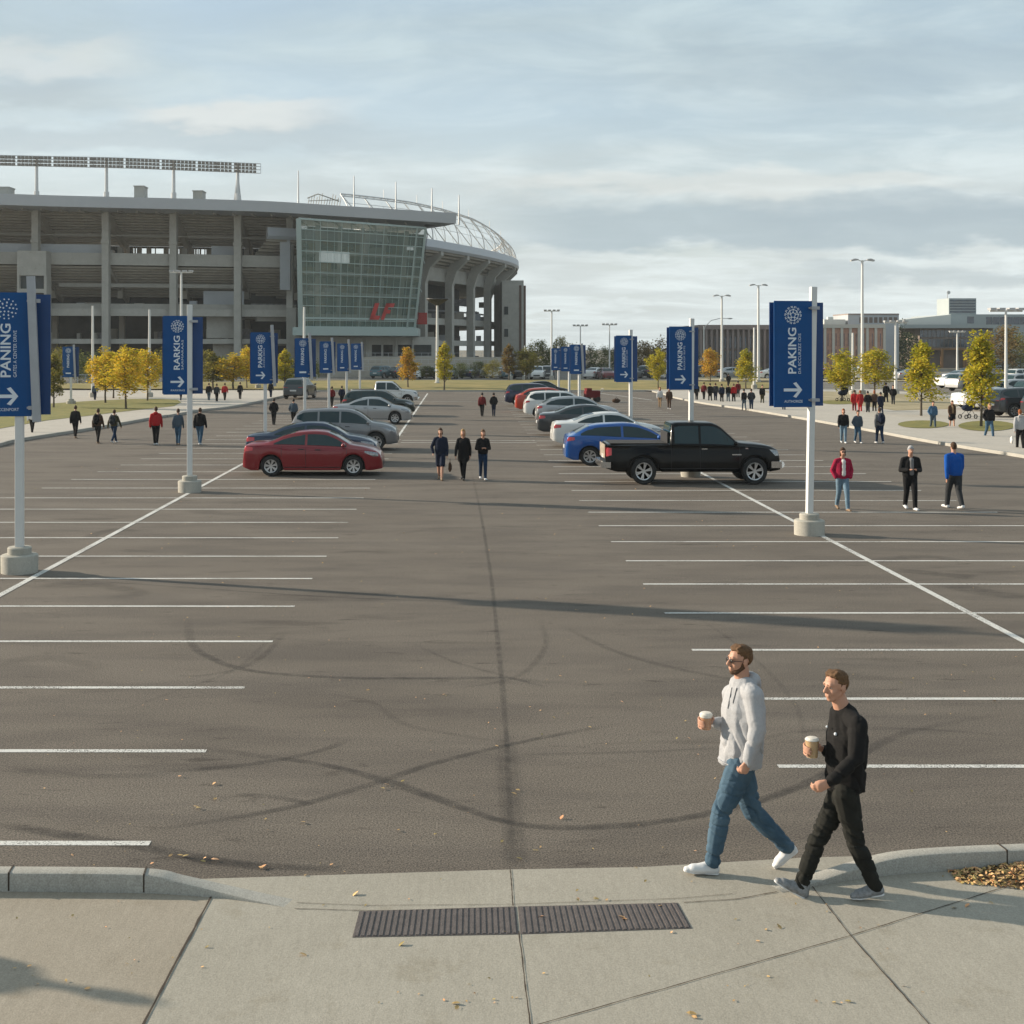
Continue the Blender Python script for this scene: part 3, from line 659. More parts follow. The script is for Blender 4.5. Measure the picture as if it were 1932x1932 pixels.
# glass hall, leaning outwards
TLg, TRg, BLg, BRg = Vector(P(563, 412, 198)), Vector(P(803, 430, 206)), Vector(P(567, 617, 199.6)), Vector(P(782, 619, 208.0))
def gq(s, t, off=0.0):   # s across, t down
    p = TLg.lerp(TRg, s).lerp(BLg.lerp(BRg, s), t); n_ = (TRg - TLg).cross(BLg - TLg).normalized()
    if n_.y > 0: n_ = -n_
    return p + n_ * off
mb = MB(); mb.poly([gq(0, 0), gq(1, 0), gq(1, 1), gq(0, 1)]); 
bk = Vector((0, 13, 0)); mb.poly([gq(1, 0), gq(1, 0) + bk, gq(1, 1) + bk, gq(1, 1)]); mb.poly([gq(0, 0), gq(0, 1), gq(0, 1) + bk, gq(0, 0) + bk])
GH = sb(mb, 'glass_hall', m_bowlglass, fix=False)
mb = MB()
for r in (0.0, .095, .19, .295, .39, .49, .60, .70, .80, .915, .935, 1.0): mb.beam(gq(0, r, .06), gq(1, r, .06), .10, .11 if r not in (0, 1.0, .915) else .3)
for c in [i / 18 for i in range(19)]: mb.beam(gq(c, 0, .04), gq(c, 1, .04), .045 if round(c * 18) % 3 else .10, .08, (0, 1, 0))
for c, w in ((0, .75), (1, .35), (.93, .25)): mb.beam(gq(c, 0, .1), gq(c, 1, .1), w, .3, (0, 1, 0))
for r in (0, .3, .6, 1): mb.beam(gq(1, r), gq(1, r) + bk, .2, .2)
sb(mb, 'mullions', m_mull, GH)
# floors, stairs and columns inside the hall
mb = MB()
for t, dd in ((.30, 4), (.50, 3.2), (.70, 2.4), (.91, 1.0)):
    a, b_ = gq(.02, t), gq(.98, t); mb.prism([a + Vector((0, dd, 0)), b_ + Vector((0, dd, 0)), b_ + Vector((0, 12.5, 0)), a + Vector((0, 12.5, 0))], (0, 0, .6))
for s in (.12, .3, .48, .66, .84): mb.beam(gq(s, .02) + Vector((0, 5, 0)), gq(s, 1) + Vector((0, 4, 0)), .7, .7, (0, 1, 0))
sb(mb, 'hall_floor', m_sconc, GH)
mb = MB(); a, b_ = gq(-.01, 0), gq(1.0, 0); mb.prism([a + bk, b_ + bk, gq(1, 1) + bk, gq(-.01, 1) + bk], (0, .4, 0)); sb(mb, 'hall_back_wall', m_void, GH)
mb = MB(); rnd = random.Random(12)
for k in range(90):
    s, t = rnd.random(), rnd.choice([.29, .49, .69, .90]); p = gq(lerp(.03, .97, s), t) + Vector((0, rnd.uniform(5, 11), 0)); h = rnd.uniform(.8, 2.6); mb.m = rnd.choice([0, 1, 2, 2, 3]); mb.box(p + Vector((0, 0, h / 2)), (rnd.uniform(.3, 2.0), .5, h))
sb(mb, 'hall_fittings', [m_panel, m_sdark, mat("hall_timber", (0.26, 0.17, 0.05), .7), m_seat], GH)
mb = MB()
for s in (.17, .22, .27, .32, .36): a = gq(s, .385) + Vector((0, 3, 0)); mb.box(a + Vector((0, 0, 1.0)), (1.1, .2, 1.7))
for s in (.87, .90): a = gq(s, .2) + Vector((0, 3, 0)); mb.box(a, (.5, .2, .5))
sb(mb, 'hall_lit_panel', mat("lit_panel", (.6, .62, .62), .5, emis=(.8, .9, .9, .25)), GH)
mb = MB(); o = gq(.565, .985) ; o = gq(.585, .92, .30); ux = (gq(.76, .92) - gq(.585, .92)); up = Vector((0.9, 0, 2.6))
for (a0, a1, c0, c1) in ((0, .22, 0, 1), (0, .48, 0, .24), (.56, .74, 0, 1), (.56, 1.0, .76, 1), (.56, .92, .38, .6)):
    q = [o + ux * a0 + up * c0, o + ux * a1 + up * c0, o + ux * a1 + up * c1, o + ux * a0 + up * c1]; mb.poly(q)
sb(mb, 'red_lettering', m_red, GH, fix=False)
mb = MB(); a, b_ = Vector(P(552, 617, 197.5)), Vector(P(789, 619, 206)); mb.prism([a, b_, b_ + Vector((0, 0, -1.25)), a + Vector((0, 0, -1.25))], (0, 12, 0)); sb(mb, 'hall_base', m_mull)
mb = MB()
A0, B0 = P(556, 634, 203), P(800, 636, 212)
def wl_(s, z): p = Vector(A0).lerp(Vector(B0), s); return Vector((p.x, p.y, z))
ZT, ZB = 5.85, 0
def wrect(mb, s0, s1, z0, z1, y0=0, th=.5):
    a, b_ = wl_(s0, z0), wl_(s1, z0); mb.prism([a + Vector((0, y0, 0)), b_ + Vector((0, y0, 0)), wl_(s1, z1) + Vector((0, y0, 0)), wl_(s0, z1) + Vector((0, y0, 0))], (0, th, 0))
ops = [(.585, .66), (.675, .75), (.79, .90), (.915, 1.06)]
wrect(mb, 0, 1.1, 4.55, ZT); wrect(mb, 0, 1.1, 0, 2.75); prev = 0
for a, b_ in ops + [(1.1, 1.1)]: wrect(mb, prev, a, 2.75, 4.55, .003, .49); prev = b_
sb(mb, 'ground_floor_wall', m_sconc)
mb = MB(); wrect(mb, .5, 1.1, 2.0, 5, 2.5, .2); sb(mb, 'ground_floor_glazing', m_void)
mb = MB()
for s in (.05, .14, .28, .42, .54, .77, .905): wrect(mb, s, s + .012, 0, ZT, -.35, .3)
sb(mb, 'pilaster', m_sconc)

# curved end of the bowl
BP = [(-30, 203), (-20, 209), (-12.5, 216), (-6, 224.5), (-1.5, 234), (3.4, 246), (8.2, 260), (11.6, 274), (12.9, 288), (12.4, 304), (9.5, 320), (4, 336)]
BP = smooth_path([Vector((x, y, 0)) for x, y in BP], 6)
def bnorm(i):
    d = (BP[min(i + 1, len(BP) - 1)] - BP[max(i - 1, 0)]).normalized(); return Vector((d.y, -d.x, 0))
def bp(i, off, z): n_ = bnorm(i); p = BP[i] + n_ * off; return Vector((p.x, p.y, z))
NB = len(BP)
def ring(mb, prof, i0=0, i1=NB, close=True):
    rows = [[bp(i, o_, z) for o_, z in prof + ([prof[0]] if close else [])] for i in range(i0, i1)]; mb.grid(rows)
    if close: mb.poly(rows[0][:-1]); mb.poly(rows[-1][:-1][::-1])
mb = MB(); ring(mb, [(0, 21.1), (.25, 21.6), (.15, 22.9), (-.4, 22.9), (-.5, 21.1)]); sb(mb, 'bowl_rim', m_sroof, smooth=True, ang=30)
mb = MB(); prof = []
for k in range(8): t = k / 8; prof += [(-.5 - 9 * t, 21.1 - 3.6 * t), (-.5 - 9 * t, 21.1 - 3.6 * (t + .125) + .1)]
prof.append((-9.5, 17.5)); ring(mb, prof, close=False); sb(mb, 'bowl_stand', m_sdark)
for z0, z1, o_ in ((16.3, 18.8, -4.6), (8.3, 9.5, -4.6), (4.4, 5.4, -4.4)):
    mb = MB(); ring(mb, [(o_, z0), (o_, z1), (o_ - .6, z1), (o_ - .6, z0)]); sb(mb, 'bowl_beam', m_sconc, smooth=True, ang=30)
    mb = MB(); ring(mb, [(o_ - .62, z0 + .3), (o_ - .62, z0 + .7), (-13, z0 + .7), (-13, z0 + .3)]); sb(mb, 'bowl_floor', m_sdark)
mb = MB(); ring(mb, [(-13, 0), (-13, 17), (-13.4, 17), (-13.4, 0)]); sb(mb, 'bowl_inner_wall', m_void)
mb = MB(); rnd = random.Random(77)
for z0 in (9.5, 9.5, 5.4, 0.2, 0.2, 12.4):
    for k in range(16): i = rnd.randint(12, NB - 26); h = rnd.uniform(.7, 2.2); mb.m = rnd.choice([0, 0, 1, 2]); mb.box(bp(i, rnd.uniform(-11, -6), z0 + h / 2), (rnd.uniform(.5, 2.4), 1, h))
ring(mb, [(-7, 10.9), (-7, 11.2), (-7.2, 11.2), (-7.2, 10.9)]); sb(mb, 'bowl_fittings', [m_seat, m_panel, m_sdark])
mb = MB(); p = bp(16, -4.2, 0); q0, q1 = P(782, 590, 222), P(806, 612, 222); mb.b2(q0.x, q1.x, 221.6, 221.8, q1.z, q0.z); sb(mb, 'red_board', m_red)
for i in (12, 17, 22, 28, 33, 38, 43, 48, 53, 58):
    if i >= NB: continue
    n_ = bnorm(i); mb = MB(); side = Vector((-n_.y, n_.x, 0)); w = .55
    prof = [(-4.6, -.1), (-3.2, -.1), (-3.2, 15.6), (-2.2, 18.4), (-.1, 20.4), (-.1, 21.2), (-1.2, 21.2), (-3.6, 19.6), (-4.6, 16.9)]
    mb.prism([bp(i, o_, z) - side * w for o_, z in prof], side * 2 * w); sb(mb, 'bowl_column', m_sconc)
# open steel crown on the rim
def cz(i): return interp([(0, 29.3), (26, 29.5), (33, 29.2), (38, 28.4), (44, 27.6), (66, 27)], i)
mb = MB()
levels = [0, .28, .5, .72, 1.0]
def cp(i, t): i = min(i, NB - 1); return bp(i, -.3 - 3.2 * t ** 2, lerp(22.9, cz(i), t ** .85))
for t, r in zip(levels, (.11, .04, .04, .05, .14)): mb.tube([cp(i, t) for i in range(8, NB)], r, 5)
mb.tube([cp(i, .93) for i in range(8, NB)], .1, 5)
for i in range(8, NB, 3):
    mb.tube([cp(i, t / 6) for t in range(7)], .10 if i % 2 == 0 else .07, 5)
    if i + 3 < NB: mb.tube([cp(i, 1.0), cp(i + 3, .0)], .09, 4)
for i in range(8, NB, 1): mb.tube([cp(i, .93), cp(min(i + 1, NB - 1), 1.0)], .05, 4)
for i in range(9, NB, 2): mb.tube([cp(i, 0), cp(i, .72)], .035, 4)
sb(mb, 'steel_crown', m_steel)
for i in range(14, NB - 8, 6):
    mb = MB(); mb.tube([cp(i, 1.0), cp(i, 1.0) + Vector((0, 0, 1.5))], .05, 4); sb(mb, 'crown_finial', m_steel)
# end tower
mb = MB(); a, b_ = P(947, 529, 262), P(988, 529, 262); mb.b2(a.x, b_.x, 262, 276, -.1, a.z); tw = sb(mb, 'end_tower', m_sconc)
mb = MB(); mb.b2(b_.x + .003, b_.x + .5, 263, 276, -.1, a.z - 1.0); mb.b2(b_.x - .9, b_.x - .45, 261.9, 261.98, -.1, a.z - 1.0); sb(mb, 'brown_cladding', mat("brown_cladding", (.12, .07, .05), .7), tw)
mb = MB()
for x, y in ((955, 586), (955, 628)): p = P(x, y, 261.9); mb.b2(p.x - .4, p.x + .4, 261.9, 261.97, p.z - .8, p.z + .8)
sb(mb, 'window', m_void, tw)
# roof furniture
for u, top, r in ((563, 322, .10), (668, 332, .10), (747, 343, .10), (815, 355, .09), (866, 368, .08)):
    Y = smooth_tab(YRT, min(u, 855)) + 6; p = P(u, top, Y); z0 = 25.4 if u < 860 else 24; mb = MB(); mb.tube([(p.x, Y, z0), (p.x, Y, (z0 + p.z) / 2), (p.x, Y, p.z)], [.16, .12, .07], 6); sb(mb, 'roof_mast', m_steel)
for u, w, y0, y1 in ((262, 18, 352, 370), (373, 18, 361, 372), (7, 20, 354, 368)):
    a, b_ = P(u - w / 2, y0, 197), P(u + w / 2, y1, 197); mb = MB(); mb.b2(a.x, b_.x, 197, 199.5, 26.3, a.z); mb.b2(a.x - .1, b_.x + .1, 196.9, 199.6, a.z + .002, a.z + .15); sb(mb, 'roof_unit', m_sconc)
mb = MB(); 
for u in range(580, 642, 5): a = P(u, 378, 204); mb.tube([(a.x, 204, 26), (a.x + .3, 204, a.z + random.uniform(.2, 1.2))], .05, 4)
a, b_ = P(580, 374, 204), P(640, 380, 204); mb.tube([a, P(600, 366, 204), P(612, 370, 204), b_], .09, 5); mb.tube([P(582, 379, 204), P(640, 377, 204)], .06, 4); sb(mb, 'roof_rig', m_sdark)
# floodlight rack
FR = thing('floodlight_rack', 'long rack of stadium floodlights on four visible posts above the flat roof', 'floodlights', (-60, 204, 26.4))
fo = Vector((-60, 204, 26.4))
def fr(u, z, dy=0): Y = 203 + 4 * (u / 492); return Vector(((u - HX) * Y / F, Y + dy, z)) - fo
def fz(u, py): Y = 203 + 4 * (u / 492); return H - (py - HY) * Y / F
ft = lambda u: fz(u, interp([(-260, 286), (0, 293), (240, 298), (492, 309)], u)); fbm = lambda u: fz(u, interp([(-260, 306), (0, 312), (240, 317), (492, 327)], u))
mb = MB(); n = 28
for t in (0, .36, .70, 1.0):
    pts = [fr(u, lerp(fbm(u), ft(u), t)) for u in [lerp(-240, 492, k / 10) for k in range(11)]]
    for a, b_ in zip(pts, pts[1:]): mb.beam(a, b_, .10, .10)
for k in range(45): u = lerp(-240, 492, k / 44); mb.beam(fr(u, fbm(u)), fr(u, ft(u)), .07, .07, (0, 1, 0))
mb.build('frame', m_steel, FR)
m_fl = mat("floodlight", (0.20, 0.175, 0.15), .5, .3)
k = 0; uu = -238
rnd = random.Random(6)
while uu < 486:
    ln = min(64, 488 - uu); mb = MB(); c = 0
    while c < ln - 4:
        u = uu + c + 3
        for t in (.12, .47, .82):
            p = fr(u, lerp(fbm(u), ft(u), t), -.25); mb.box(p, (.46, .35, .36), 0); mb.box(p + Vector((0, .25, .02)), (.2, .3, .2))
        c += 7.2
    mb.build('lamp_bank', m_fl, FR); uu += 68
for u in (-175, -65, 68, 200, 327, 448):
    mb = MB(); z0 = -.1; b0 = fr(u, 26.2, .3); mb.tube([b0, fr(u, 28.6, .3), fr(u, 28.7, .3), fr(u, ft(u), .3)], [.45, .42, .28, .22], 8); 
    if u == 448: mb.tube([fr(u - 8, 26.2, .3), fr(u, 31.5, .3)], .16, 6); mb.tube([fr(u + 7, 26.2, .3), fr(u, 31.5, .3)], .16, 6)
    mb.build('post', m_steel, FR, smooth=True)
# terraces and railing at the foot of the stadium
TW = thing('terrace_wall', 'stepped grey terrace wall in front of the glass hall of the stadium', 'terrace', (0, 184, 0))
for i, (z, y) in enumerate(((.9, 182), (1.8, 186), (2.7, 190))):
    mb = MB(); a, b_ = (620 - HX) * y / F, (958 - HX) * y / F; mb.b2(a, b_, y - 184, y - 184 + 3.9, -.1, z); mb.build('step', m_sdark, TW)
    mb = MB()
    for k in range(28): x = lerp(a, b_, k / 27); mb.b2(x - .02, x + .02, y - 184 + .1, y - 184 + .14, z, z + .6)
    mb.b2(a, b_, y - 184 + .1, y - 184 + .14, z + .6, z + .64); mb.build('railing', m_panel, TW)
FN = thing('fence', 'long low metal fence behind the left trees below the stadium', 'fence', (-60, 146, 0))
mb = MB()
for k in range(70): x = lerp(-20, 44, k / 69); mb.b2(x - .03, x + .03, -.03, .03, 0, 1.1)
mb.b2(-20, 44, -.02, .02, 1.06, 1.12); mb.b2(-20, 44, -.02, .02, .5, .54); mb.build('rails', m_panel, FN)

# ---------------------------------------------------------------- buildings on the right skyline
m_brick = mat("brick", (0.38, 0.20, 0.14), .85, var=.15, scale=1.5, col2=(0.46, 0.26, 0.19))
m_cream = mat("cream_wall", (0.56, 0.52, 0.45), .8, var=.05)
m_brown = mat("brown_wall", (0.17, 0.135, 0.115), .8, var=.15, scale=.6)
m_brown2 = mat("brown_fascia", (0.26, 0.21, 0.19), .8, var=.08, scale=.4)
m_office = mat("office_metal", (0.33, 0.37, 0.37), .6, var=.04, scale=.3)
m_officew = mat("office_white", (0.56, 0.57, 0.54), .7, var=.03)
m_win = mat("building_glass", (0.025, 0.045, 0.075), .08, 0, var=.5, scale=.5, spec=.9)
def bld(label, cat, px0, px1, top, base, Y, depth, m, name='building'):
    a, b_ = P(px0, top, Y), P(px1, top, Y); T = thing(name, label, cat, ((a.x + b_.x) / 2, Y, 0)); w = (b_.x - a.x) / 2
    mb = MB(); mb.b2(-w, w, 0, depth, -.2, a.z); mb.build('wall', m, T); return T, w, a.z
def wins(T, x0, x1, z0, z1, nx, nz, m, gap=.25, name='window', one=False):
    for j in range(nz):
        for i in range(nx):
            xa, xb = lerp(x0, x1, i / nx) + gap / 2, lerp(x0, x1, (i + 1) / nx) - gap / 2; za, zb_ = lerp(z0, z1, j / nz) + gap / 2, lerp(z0, z1, (j + 1) / nz) - gap / 2
            mb = MB(); mb.b2(xa, xb, -.05, -.005, za, zb_); mb.build(name, m, T)
T, w, z = bld('low dark brown flat roofed building behind the lamp posts', 'building', 1322, 1462, 614, 700, 240, 20, m_brown)
mb = MB(); mb.b2(-w - .4, w + .4, -.6, 20.4, z - .75, z + .1); mb.build('roof', m_brown2, T)
mb = MB()
for k in range(15): x = lerp(-w, w, k / 14); mb.b2(x - .2, x + .2, -.45, -.01, 0, z - .76)
mb.build('columns', m_brown2, T); wins(T, -w + .5, w - .5, 1, z - 1.8, 14, 2, m_win, .5)
T, w, z = bld('brick building with cream piers beside the largest right banner', 'building', 1540, 1668, 613, 700, 230, 14, m_brick)
mb = MB(); mb.b2(-w - .15, w + .15, -.3, 14.2, z - .55, z + .1); mb.build('roof', m_cream, T)
for k in range(9): x = lerp(-w, w, k / 8); mb = MB(); mb.b2(x - .22, x + .22, -.25, -.01, 0, z - .56); mb.build('pier', m_cream, T)
wins(T, -w + .3, w - .3, 1.2, z - 1.2, 16, 2, m_win, .62)
T, w, z = bld('grey rooftop storey behind the brick building', 'building', 1600, 1696, 594, 700, 246, 10, m_panel)
mb = MB(); mb.b2(-w, w, -.1, 10, z, z + .25); mb.build('roof', m_brown2, T); wins(T, -w + 2.0, w - .2, 8.6, z - .3, 8, 1, m_brown, .3)
mb = MB(); mb.b2(-w - 4.5, -w - .5, 0, 4, 0, 9.4); mb.b2(-w - 3.5, -w - 2.5, 1, 2, 9.4, 9.9); mb.build('plant_room', m_officew, T)
T, w, z = bld('pale metal office block with a louvred tower on its roof', 'office building', 1794, 2040, 593, 700, 275, 24, m_office, 'office_building')
zt = H + (HY - 562) * 275 / F
xa = P(1797, 0, 275).x - T.location.x; xb = P(1849, 0, 275).x - T.location.x
mb = MB(); mb.b2(xa, xb, 2, 9, z, zt); tw = mb.build('tower', m_office, T)
for k in range(5): mb = MB(); za = lerp(z + .4, zt - .1, k / 5); mb.b2(xa + .2, xb - .2, 1.9, 1.98, za, za + .35); mb.build('louvre', m_win, tw)
mb = MB(); mb.tube([(xa + .4, 4, zt), (xa + .5, 4, zt + 1.5)], .08, 6); mb.blob((xa + .7, 4, zt + 1.3), (.4, .1, .4), 8); mb.build('antenna', m_steel, tw)
x1 = P(1860, 0, 275).x - T.location.x; x2 = w
wins(T, x1, x2, z - 2.2, z - .5, 14, 1, m_win, .12)
mb = MB(); xc = P(1825, 0, 275).x - T.location.x; mb.b2(xc, xc + 1.4, -.06, -.01, z - 1.9, z - .5); mb.build('window', m_win, T)
xw = P(1690, 0, 275).x - T.location.x
mb = MB(); mb.prism([(xw, 0, 7.6), (-w - .003, 0, 7.6), (-w - .003, 0, z - .05), (xw, 0, z - 1.3)], (0, 12, 0)); mb.build('side_wing', m_officew, T)
T, w, z = bld('glazed two storey wing with a grey overhanging roof below the pale office', 'building', 1735, 1874, 614, 700, 262, 12, m_brown, 'glazed_wing')
mb = MB(); mb.b2(-w - 4.5, w + .5, -1.2, 12, z - .55, z + .15); mb.build('roof', m_office, T); wins(T, -w, w, z - 2.4, z - .9, 18, 1, m_win, .14); wins(T, -w, w, z - 4.4, z - 2.7, 18, 1, m_win, .14)
mb = MB(); mb.b2(-w, w, -1.5, -.1, 3.6, 3.9); mb.build('canopy', mat("timber_canopy", (.25, .13, .05), .7), T)
for x in (-w + 4, -w + 8.5, 1.5): mb = MB(); mb.b2(x - .25, x + .25, -1.5, -1.0, 0, 3.6); mb.build('canopy_post', MATS["timber_canopy"], T)
# ---------------------------------------------------------------- cars
def paint(name, c, metal=0.0, rough=0.28):
    return mat("paint_" + name, c, rough, metal, var=0.03, scale=2, coat=0.7 if name != 'black' else .25, spec=0.3 if name != 'black' else .12)
PBASE = paint("base", (0.30, 0.012, 0.02), 0.2, .35)
PAINTS = dict(red=(0.20, 0.006, 0.012, .1), navy=(0.018, 0.035, 0.07, .3), grey=(0.20, 0.20, 0.205, .55), silver=(0.36, 0.365, 0.37, .6), green=(0.008, 0.02, 0.018, .2), white=(0.62, 0.62, 0.60, 0), blue=(0.004, 0.075, 0.30, .1),
    charcoal=(0.045, 0.05, 0.055, .35), black=(0.003, 0.0035, 0.004, .0), orange=(0.42, 0.045, 0.02, .0), darkblue=(0.012, 0.018, 0.05, .25), maroon=(0.12, 0.01, 0.015, .2), tan=(0.34, 0.30, 0.24, .4), teal=(0.05, 0.11, 0.13, .4))
PM = {k: paint(k, v[:3], v[3]) for k, v in PAINTS.items()}
m_glass = mat("car_glass", (0.014, 0.034, 0.038), 0.04, 0.0, var=.02, spec=0.45)
m_tyre = mat("tyre", (0.018, 0.018, 0.018), 0.85, var=.2, scale=20)
m_rim = mat("alloy", (0.55, 0.55, 0.55), 0.3, 0.85, var=.05)
m_rimdark = mat("wheel_dark", (0.03, 0.03, 0.032), 0.6)
m_trim = mat("black_trim", (0.012, 0.012, 0.013), 0.55)
m_chrome = mat("chrome", (0.65, 0.65, 0.65), 0.15, 1.0, var=.02)
m_lens = mat("headlamp_lens", (0.24, 0.25, 0.26), 0.10, 0.5, var=.5, scale=16, coat=1)
m_amber = mat("amber_lens", (0.6, 0.16, 0.03), .2, coat=1)
m_tail = mat("tail_lens", (0.50, 0.012, 0.016), 0.15, 0, var=.1, scale=14, coat=1)
m_plate = mat("licence_plate", (0.6, 0.6, 0.58), 0.5)
m_gate_glare = mat('sunlit_tailgate', (0.10, 0.08, 0.06), .7, var=.3, scale=5, col2=(.30, .25, .19)); m_seatint = mat("bed_liner", (0.02, 0.02, 0.02), 0.9)  # sun glare on the black tailgate, painted in as a tan colour

SPEC = {
 'sedan': dict(L=4.70, W=1.84, top=[(0, .50), (.006, .80), (.02, 1.02), (.06, 1.075), (.15, 1.10), (.20, 1.15), (.30, 1.34), (.40, 1.445), (.50, 1.475), (.58, 1.455), (.66, 1.33), (.74, 1.12), (.77, 1.045), (.86, .975), (.94, .87), (.975, .77), (.993, .64), (1, .48)],
    belt=[(0, 1.0), (.2, 1.02), (.45, .985), (.75, .93), (1, .80)], low=.20, ax=(.205, .795), R=.335, arch=.385, win=(.16, .76), pil=(.455,), ws=(.605, .765), rw=(.175, .385), head=(.875, .972, .66, .80), tail=(.004, .075, .80, .98), roofw=.66),
 'suv': dict(L=4.55, W=1.88, top=[(0, .60), (.006, .95), (.02, 1.12), (.05, 1.42), (.09, 1.60), (.16, 1.675), (.35, 1.71), (.52, 1.70), (.60, 1.63), (.68, 1.44), (.745, 1.22), (.77, 1.17), (.86, 1.11), (.94, 1.01), (.975, .90), (.993, .74), (1, .52)],
    belt=[(0, 1.14), (.3, 1.12), (.75, 1.06), (1, .93)], low=.27, ax=(.20, .80), R=.37, arch=.43, win=(.07, .765), pil=(.27, .47), ws=(.585, .765), rw=(.022, .085), head=(.875, .972, .78, .93), tail=(.006, .07, .98, 1.14), roofw=.70),
 'hatch': dict(L=4.35, W=1.80, top=[(0, .52), (.006, .86), (.02, 1.04), (.06, 1.10), (.10, 1.20), (.19, 1.40), (.30, 1.47), (.48, 1.50), (.56, 1.47), (.66, 1.33), (.745, 1.12), (.775, 1.05), (.86, .99), (.94, .88), (.975, .78), (.993, .64), (1, .48)],
    belt=[(0, 1.06), (.2, 1.04), (.45, .98), (.75, .93), (1, .80)], low=.20, ax=(.19, .80), R=.33, arch=.385, win=(.10, .77), pil=(.45,), ws=(.585, .77), rw=(.075, .20), head=(.87, .972, .66, .80), tail=(.004, .07, .86, 1.03), roofw=.66),
 'pickup': dict(L=5.75, W=1.98, top=[(0, .72), (.004, 1.10), (.012, 1.245), (.02, 1.255), (.36, 1.255), (.366, 1.27), (.372, 1.62), (.380, 1.875), (.41, 1.905), (.50, 1.91), (.605, 1.90), (.645, 1.82), (.71, 1.52), (.745, 1.34), (.765, 1.295), (.86, 1.25), (.94, 1.18), (.975, 1.09), (.992, .92), (1, .66)],
    belt=[(0, 1.20), (.36, 1.22), (.5, 1.21), (.76, 1.18), (1, 1.06)], low=.40, ax=(.215, .845), R=.415, arch=.49, win=(.392, .77), pil=(.535,), ws=(.635, .765), rw=(.364, .38), head=(.93, .985, .90, 1.10), tail=(.004, .034, .86, 1.14), roofw=.77),
}
def car_funcs(S):
    L, Wd = S['L'], S['W'] / 2
    def ztop(x): return smooth_tab(S['top'], x / L)
    def belt(x): return smooth_tab(S['belt'], x / L)
    def plan(x):
        u = x / L
        f = 1.0
        if u > .80: f -= .22 * ((u - .80) / .20) ** 2.6
        if u < .14: f -= .15 * ((.14 - u) / .14) ** 2.4
        if u > .975: f -= .06 * ((u - .975) / .025) ** 2
        if u < .02: f -= .03 * ((.02 - u) / .02) ** 2
        return Wd * f
    def arch(x):
        z = 0
        for a in S['ax']:
            d = abs(x - a * L)
            if d < S['arch']: z = max(z, S['R'] + .01 + sqrt(S['arch'] ** 2 - d * d) * .98)
        return z
    def low(x):
        u = x / L; b = S['low']
        if u > .93: b += .05 * (u - .93) / .07
        if u < .06: b += .10 * (.06 - u) / .06
        return b
    def bulge(z): return 1 - .055 * ((z - .62) / .5) ** 2 if z > .2 else .96
    def section(x):
        w = plan(x); zt = ztop(x); zb = belt(x); zs = min(zb, zt - .028)
        a = max(low(x), arch(x)); a = min(a, zs - .05); lw = low(x)
        g = max(0.0, min(1.0, (zt - zb) / .42))
        yr = w * (.91 - (.91 - S['roofw']) * g)
        inner = w - .25
        pts = [(0, lw), (inner, lw), (inner, max(lw, arch(x))), (w * .965, a), (w * .985, a + .02)]
        for t in (.18, .38, .58, .78, .93): z = lerp(a + .02, zs, t); pts.append((w * min(1, bulge(z)) * (1 + (.006 if t == .78 else 0)), z))
        pts.append((w * .955, zs)); pts.append((w * .925, zs + .012))
        z6 = max(zs + .014, zt - .03 - .035 * g)
        pts.append((yr, z6)); pts.append((yr * .93, max(z6 + .002, zt - .012 - .010 * g))); pts.append((yr * .6, zt - .003)); pts.append((0, zt))
        return pts
    return ztop, belt, plan, arch, low, bulge, section
